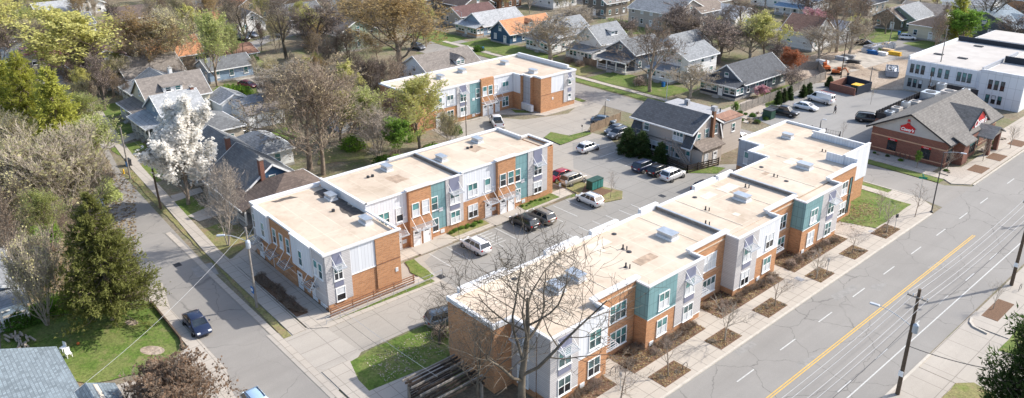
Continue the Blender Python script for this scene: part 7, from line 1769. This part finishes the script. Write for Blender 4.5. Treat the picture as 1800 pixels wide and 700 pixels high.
x, y = g(218, 306); t = thing('fire_hydrant', 'yellow fire hydrant on the grass strip at the street bend', 'hydrant', (x, y, .08)); m = MB(); m.lathe((x, y, .08), [(.16, 0), (.16, .06), (.11, .08), (.11, .55), (.14, .57), (.12, .68), (.03, .78)], 12); m.build('barrel', 'yellow_paint', t); m = MB(); m.tube((x-.22, y, .5), (x+.22, y, .5), .06, n=8); m.build('nozzle', 'yellow_paint', t)
# storm drains and manholes
for px, py in ((1092, 432), (1103, 432)):
    pass
for k, (px, py, lab) in enumerate(((1164, 345, 'dark drain grate in the court near the parapet'), (775, 487, 'dark drain grate by the grass end of the sidewalk'), (312, 466, 'manhole cover in the left street'), (1405, 492, 'sidewalk grate near the third tree pit'), (1534, 409, 'sidewalk grate near the fifth tree pit'))):
    x, y = g(px, py); m = MB(); m.box(x-.5, x+.5, y-.4, y+.4, .02, .05 if px < 1300 and k != 4 and k != 3 else .145)
    for i in range(5): m.box(x-.42+i*.18, x-.36+i*.18, y-.34, y+.34, .05 if k < 3 else .145, .06 if k < 3 else .155)
    m.thing('drain_cover', 'metal_dark' if k < 3 else 'roof_ballast', lab, 'drain cover')
# garden furniture and small things
for k, (px, py) in enumerate(((112, 618), (122, 628))):
    x, y = g(px, py); t = thing('garden_chair', 'white plastic garden chair %s behind the shingled roof' % ('farther', 'nearer')[k], 'chair', (x, y, .06)); ORG[t.name] = (0, 0, 0)
    MB().box(-.25, .25, -.25, .25, .4, .45).build('seat', 'white_sign', t); MB().box(-.25, .25, .22, .27, .45, .95).build('backrest', 'white_sign', t)
    for a in (-.22, .22):
        for b in (-.22, .22): MB().box(a-.03, a+.03, b-.03, b+.03, 0, .4).build('leg', 'white_sign', t)
    t.rotation_euler.z = k*1.3+.4
for px, py, r_, mt, lab, nm in ((86, 622, .28, 'leaf_lime', 'pale green ball lying on the lawn', 'ball'), (138, 607, .16, 'orange_paint', 'small orange ball lying on the lawn', 'ball')):
    x, y = g(px, py); m = MB(); m.lathe((x, y, .06), [(r_*sin(pi*k/8)+.001, r_-r_*cos(pi*k/8)) for k in range(9)], 14); m.thing(nm, mt, lab, 'ball', smooth=True)
x, y = g(35, 600); R = random.Random(3); m = MB()
for _ in range(26): a, b = R.gauss(0, 1.1), R.gauss(0, .5); m.bar((x+a-.6, y+b, R.uniform(.1, .5)), (x+a+.5, y+b+R.uniform(-.4, .4), R.uniform(.1, .6)), .16, .14)
m.thing('log_pile', 'bark_gray', 'heap of cut branches at the left lawn edge', 'log pile')
flat('bare_patch', [g(268+22*cos(a/8*pi), 617+8*sin(a/8*pi)) for a in range(16)], 'dirt', .066)
flat('bare_patch', [g(232+12*cos(a/8*pi), 568+5*sin(a/8*pi)) for a in range(16)], 'dirt', .066)
m = MB(); P0 = [g(266, 534), g(318, 598), g(322, 616)]
for a, b in zip(P0, P0[1:]): m.bar((*a, .22), (*b, .22), .16, .4)
m.thing('edging_timber', 'wood_pole', 'dark timber edging between the lawn and the left sidewalk', 'lawn edging')
# ================================================================ PERSON
def person(px, py, rz, label):
    x, y = g(px, py); t = thing('person', label, 'person', (x, y, .03)); ORG[t.name] = (0, 0, 0)
    def skin(name, V, E, Rr, mat, root=0, sub=2):
        me = bpy.data.meshes.new(name); me.from_pydata(V, E, []); o = bpy.data.objects.new(name, me); COL.objects.link(o)
        sk = o.modifiers.new('s', 'SKIN'); 
        if not me.skin_vertices: 
            bm_l = me.attributes.new('skin', 'FLOAT_VECTOR', 'POINT') if 0 else None
        for i, r in enumerate(Rr): me.skin_vertices[0].data[i].radius = (r, r)
        me.skin_vertices[0].data[root].use_root = True
        sb = o.modifiers.new('u', 'SUBSURF'); sb.levels = sub; sb.render_levels = sub
        dg = bpy.context.evaluated_depsgraph_get(); ev = o.evaluated_get(dg); m2 = bpy.data.meshes.new_from_object(ev); bpy.data.objects.remove(o)
        m2.materials.clear(); m2.materials.append(MATS[mat]); m2.polygons.foreach_set('use_smooth', [True]*len(m2.polygons)); m2.name = name
        o2 = bpy.data.objects.new(name, m2); COL.objects.link(o2); o2.parent = t; return o2
    V = [(0, 0, .95), (0, 0, 1.15), (0, 0.01, 1.38), (0, .02, 1.5), (0, .03, 1.6), (0, .04, 1.7), (.19, .01, 1.42), (.25, .02, 1.16), (.24, .12, .94), (-.19, .01, 1.42), (-.25, -.03, 1.16), (-.24, .02, .92),
         (.1, .0, .88), (.11, .16, .5), (.11, .1, .09), (.11, .24, .05), (-.1, 0, .88), (-.11, -.04, .48), (-.11, -.26, .12), (-.11, -.14, .05), (.24, .17, .88), (-.24, .05, .85)]
    E = [(0, 1), (1, 2), (2, 3), (3, 4), (4, 5), (2, 6), (6, 7), (7, 8), (2, 9), (9, 10), (10, 11), (0, 12), (12, 13), (13, 14), (14, 15), (0, 16), (16, 17), (17, 18), (18, 19), (8, 20), (11, 21)]
    Rr = [.13, .12, .14, .055, .08, .075, .055, .042, .03, .055, .042, .03, .09, .062, .04, .035, .09, .062, .04, .035, .028, .028]
    for s_, hnd in ((1, 20), (-1, 21)):
        hx, hy, hz_ = V[hnd]
        for k in range(5):
            dx = (k-2)*.016; ln = (.03, .07, .075, .07, .055)[k]; i = len(V); V.append((hx+(.02 if k == 0 else 0)*-s_, hy+dx+.0, hz_-.02)); V.append((hx-s_*.01, hy+dx+.012+(.02 if k == 0 else 0), hz_-.03-ln)); E += [(hnd, i), (i, i+1)]; Rr += [.010, .008]
    skin('body', V, E, Rr, 'skin')
    skin('jacket', V[0:4]+V[6:12], [(0, 1), (1, 2), (2, 3), (2, 4), (4, 5), (5, 6), (2, 7), (7, 8), (8, 9)], [.165, .155, .17, .07, .078, .062, .048, .078, .062, .048], 'cloth_gray')
    skin('trousers', [V[0], V[12], V[13], V[14], V[16], V[17], V[18]], [(0, 1), (1, 2), (2, 3), (0, 4), (4, 5), (5, 6)], [.15, .108, .082, .06, .108, .082, .06], 'cloth_dark')
    m = MB(); m.lathe((0, .02, 1.63), [(.088, 0), (.1, .06), (.085, .12), (.03, .16)], 12); m.build('hair', 'hair', t)
    m = MB(); m.box(-.012, .012, .105, .135, 1.62, 1.66); m.build('nose', 'skin', t)
    t.rotation_euler.z = rz; return t
person(1467, 200, -.6, 'person in dark jacket and trousers walking across the store lot')
bpy.context.view_layer.update()
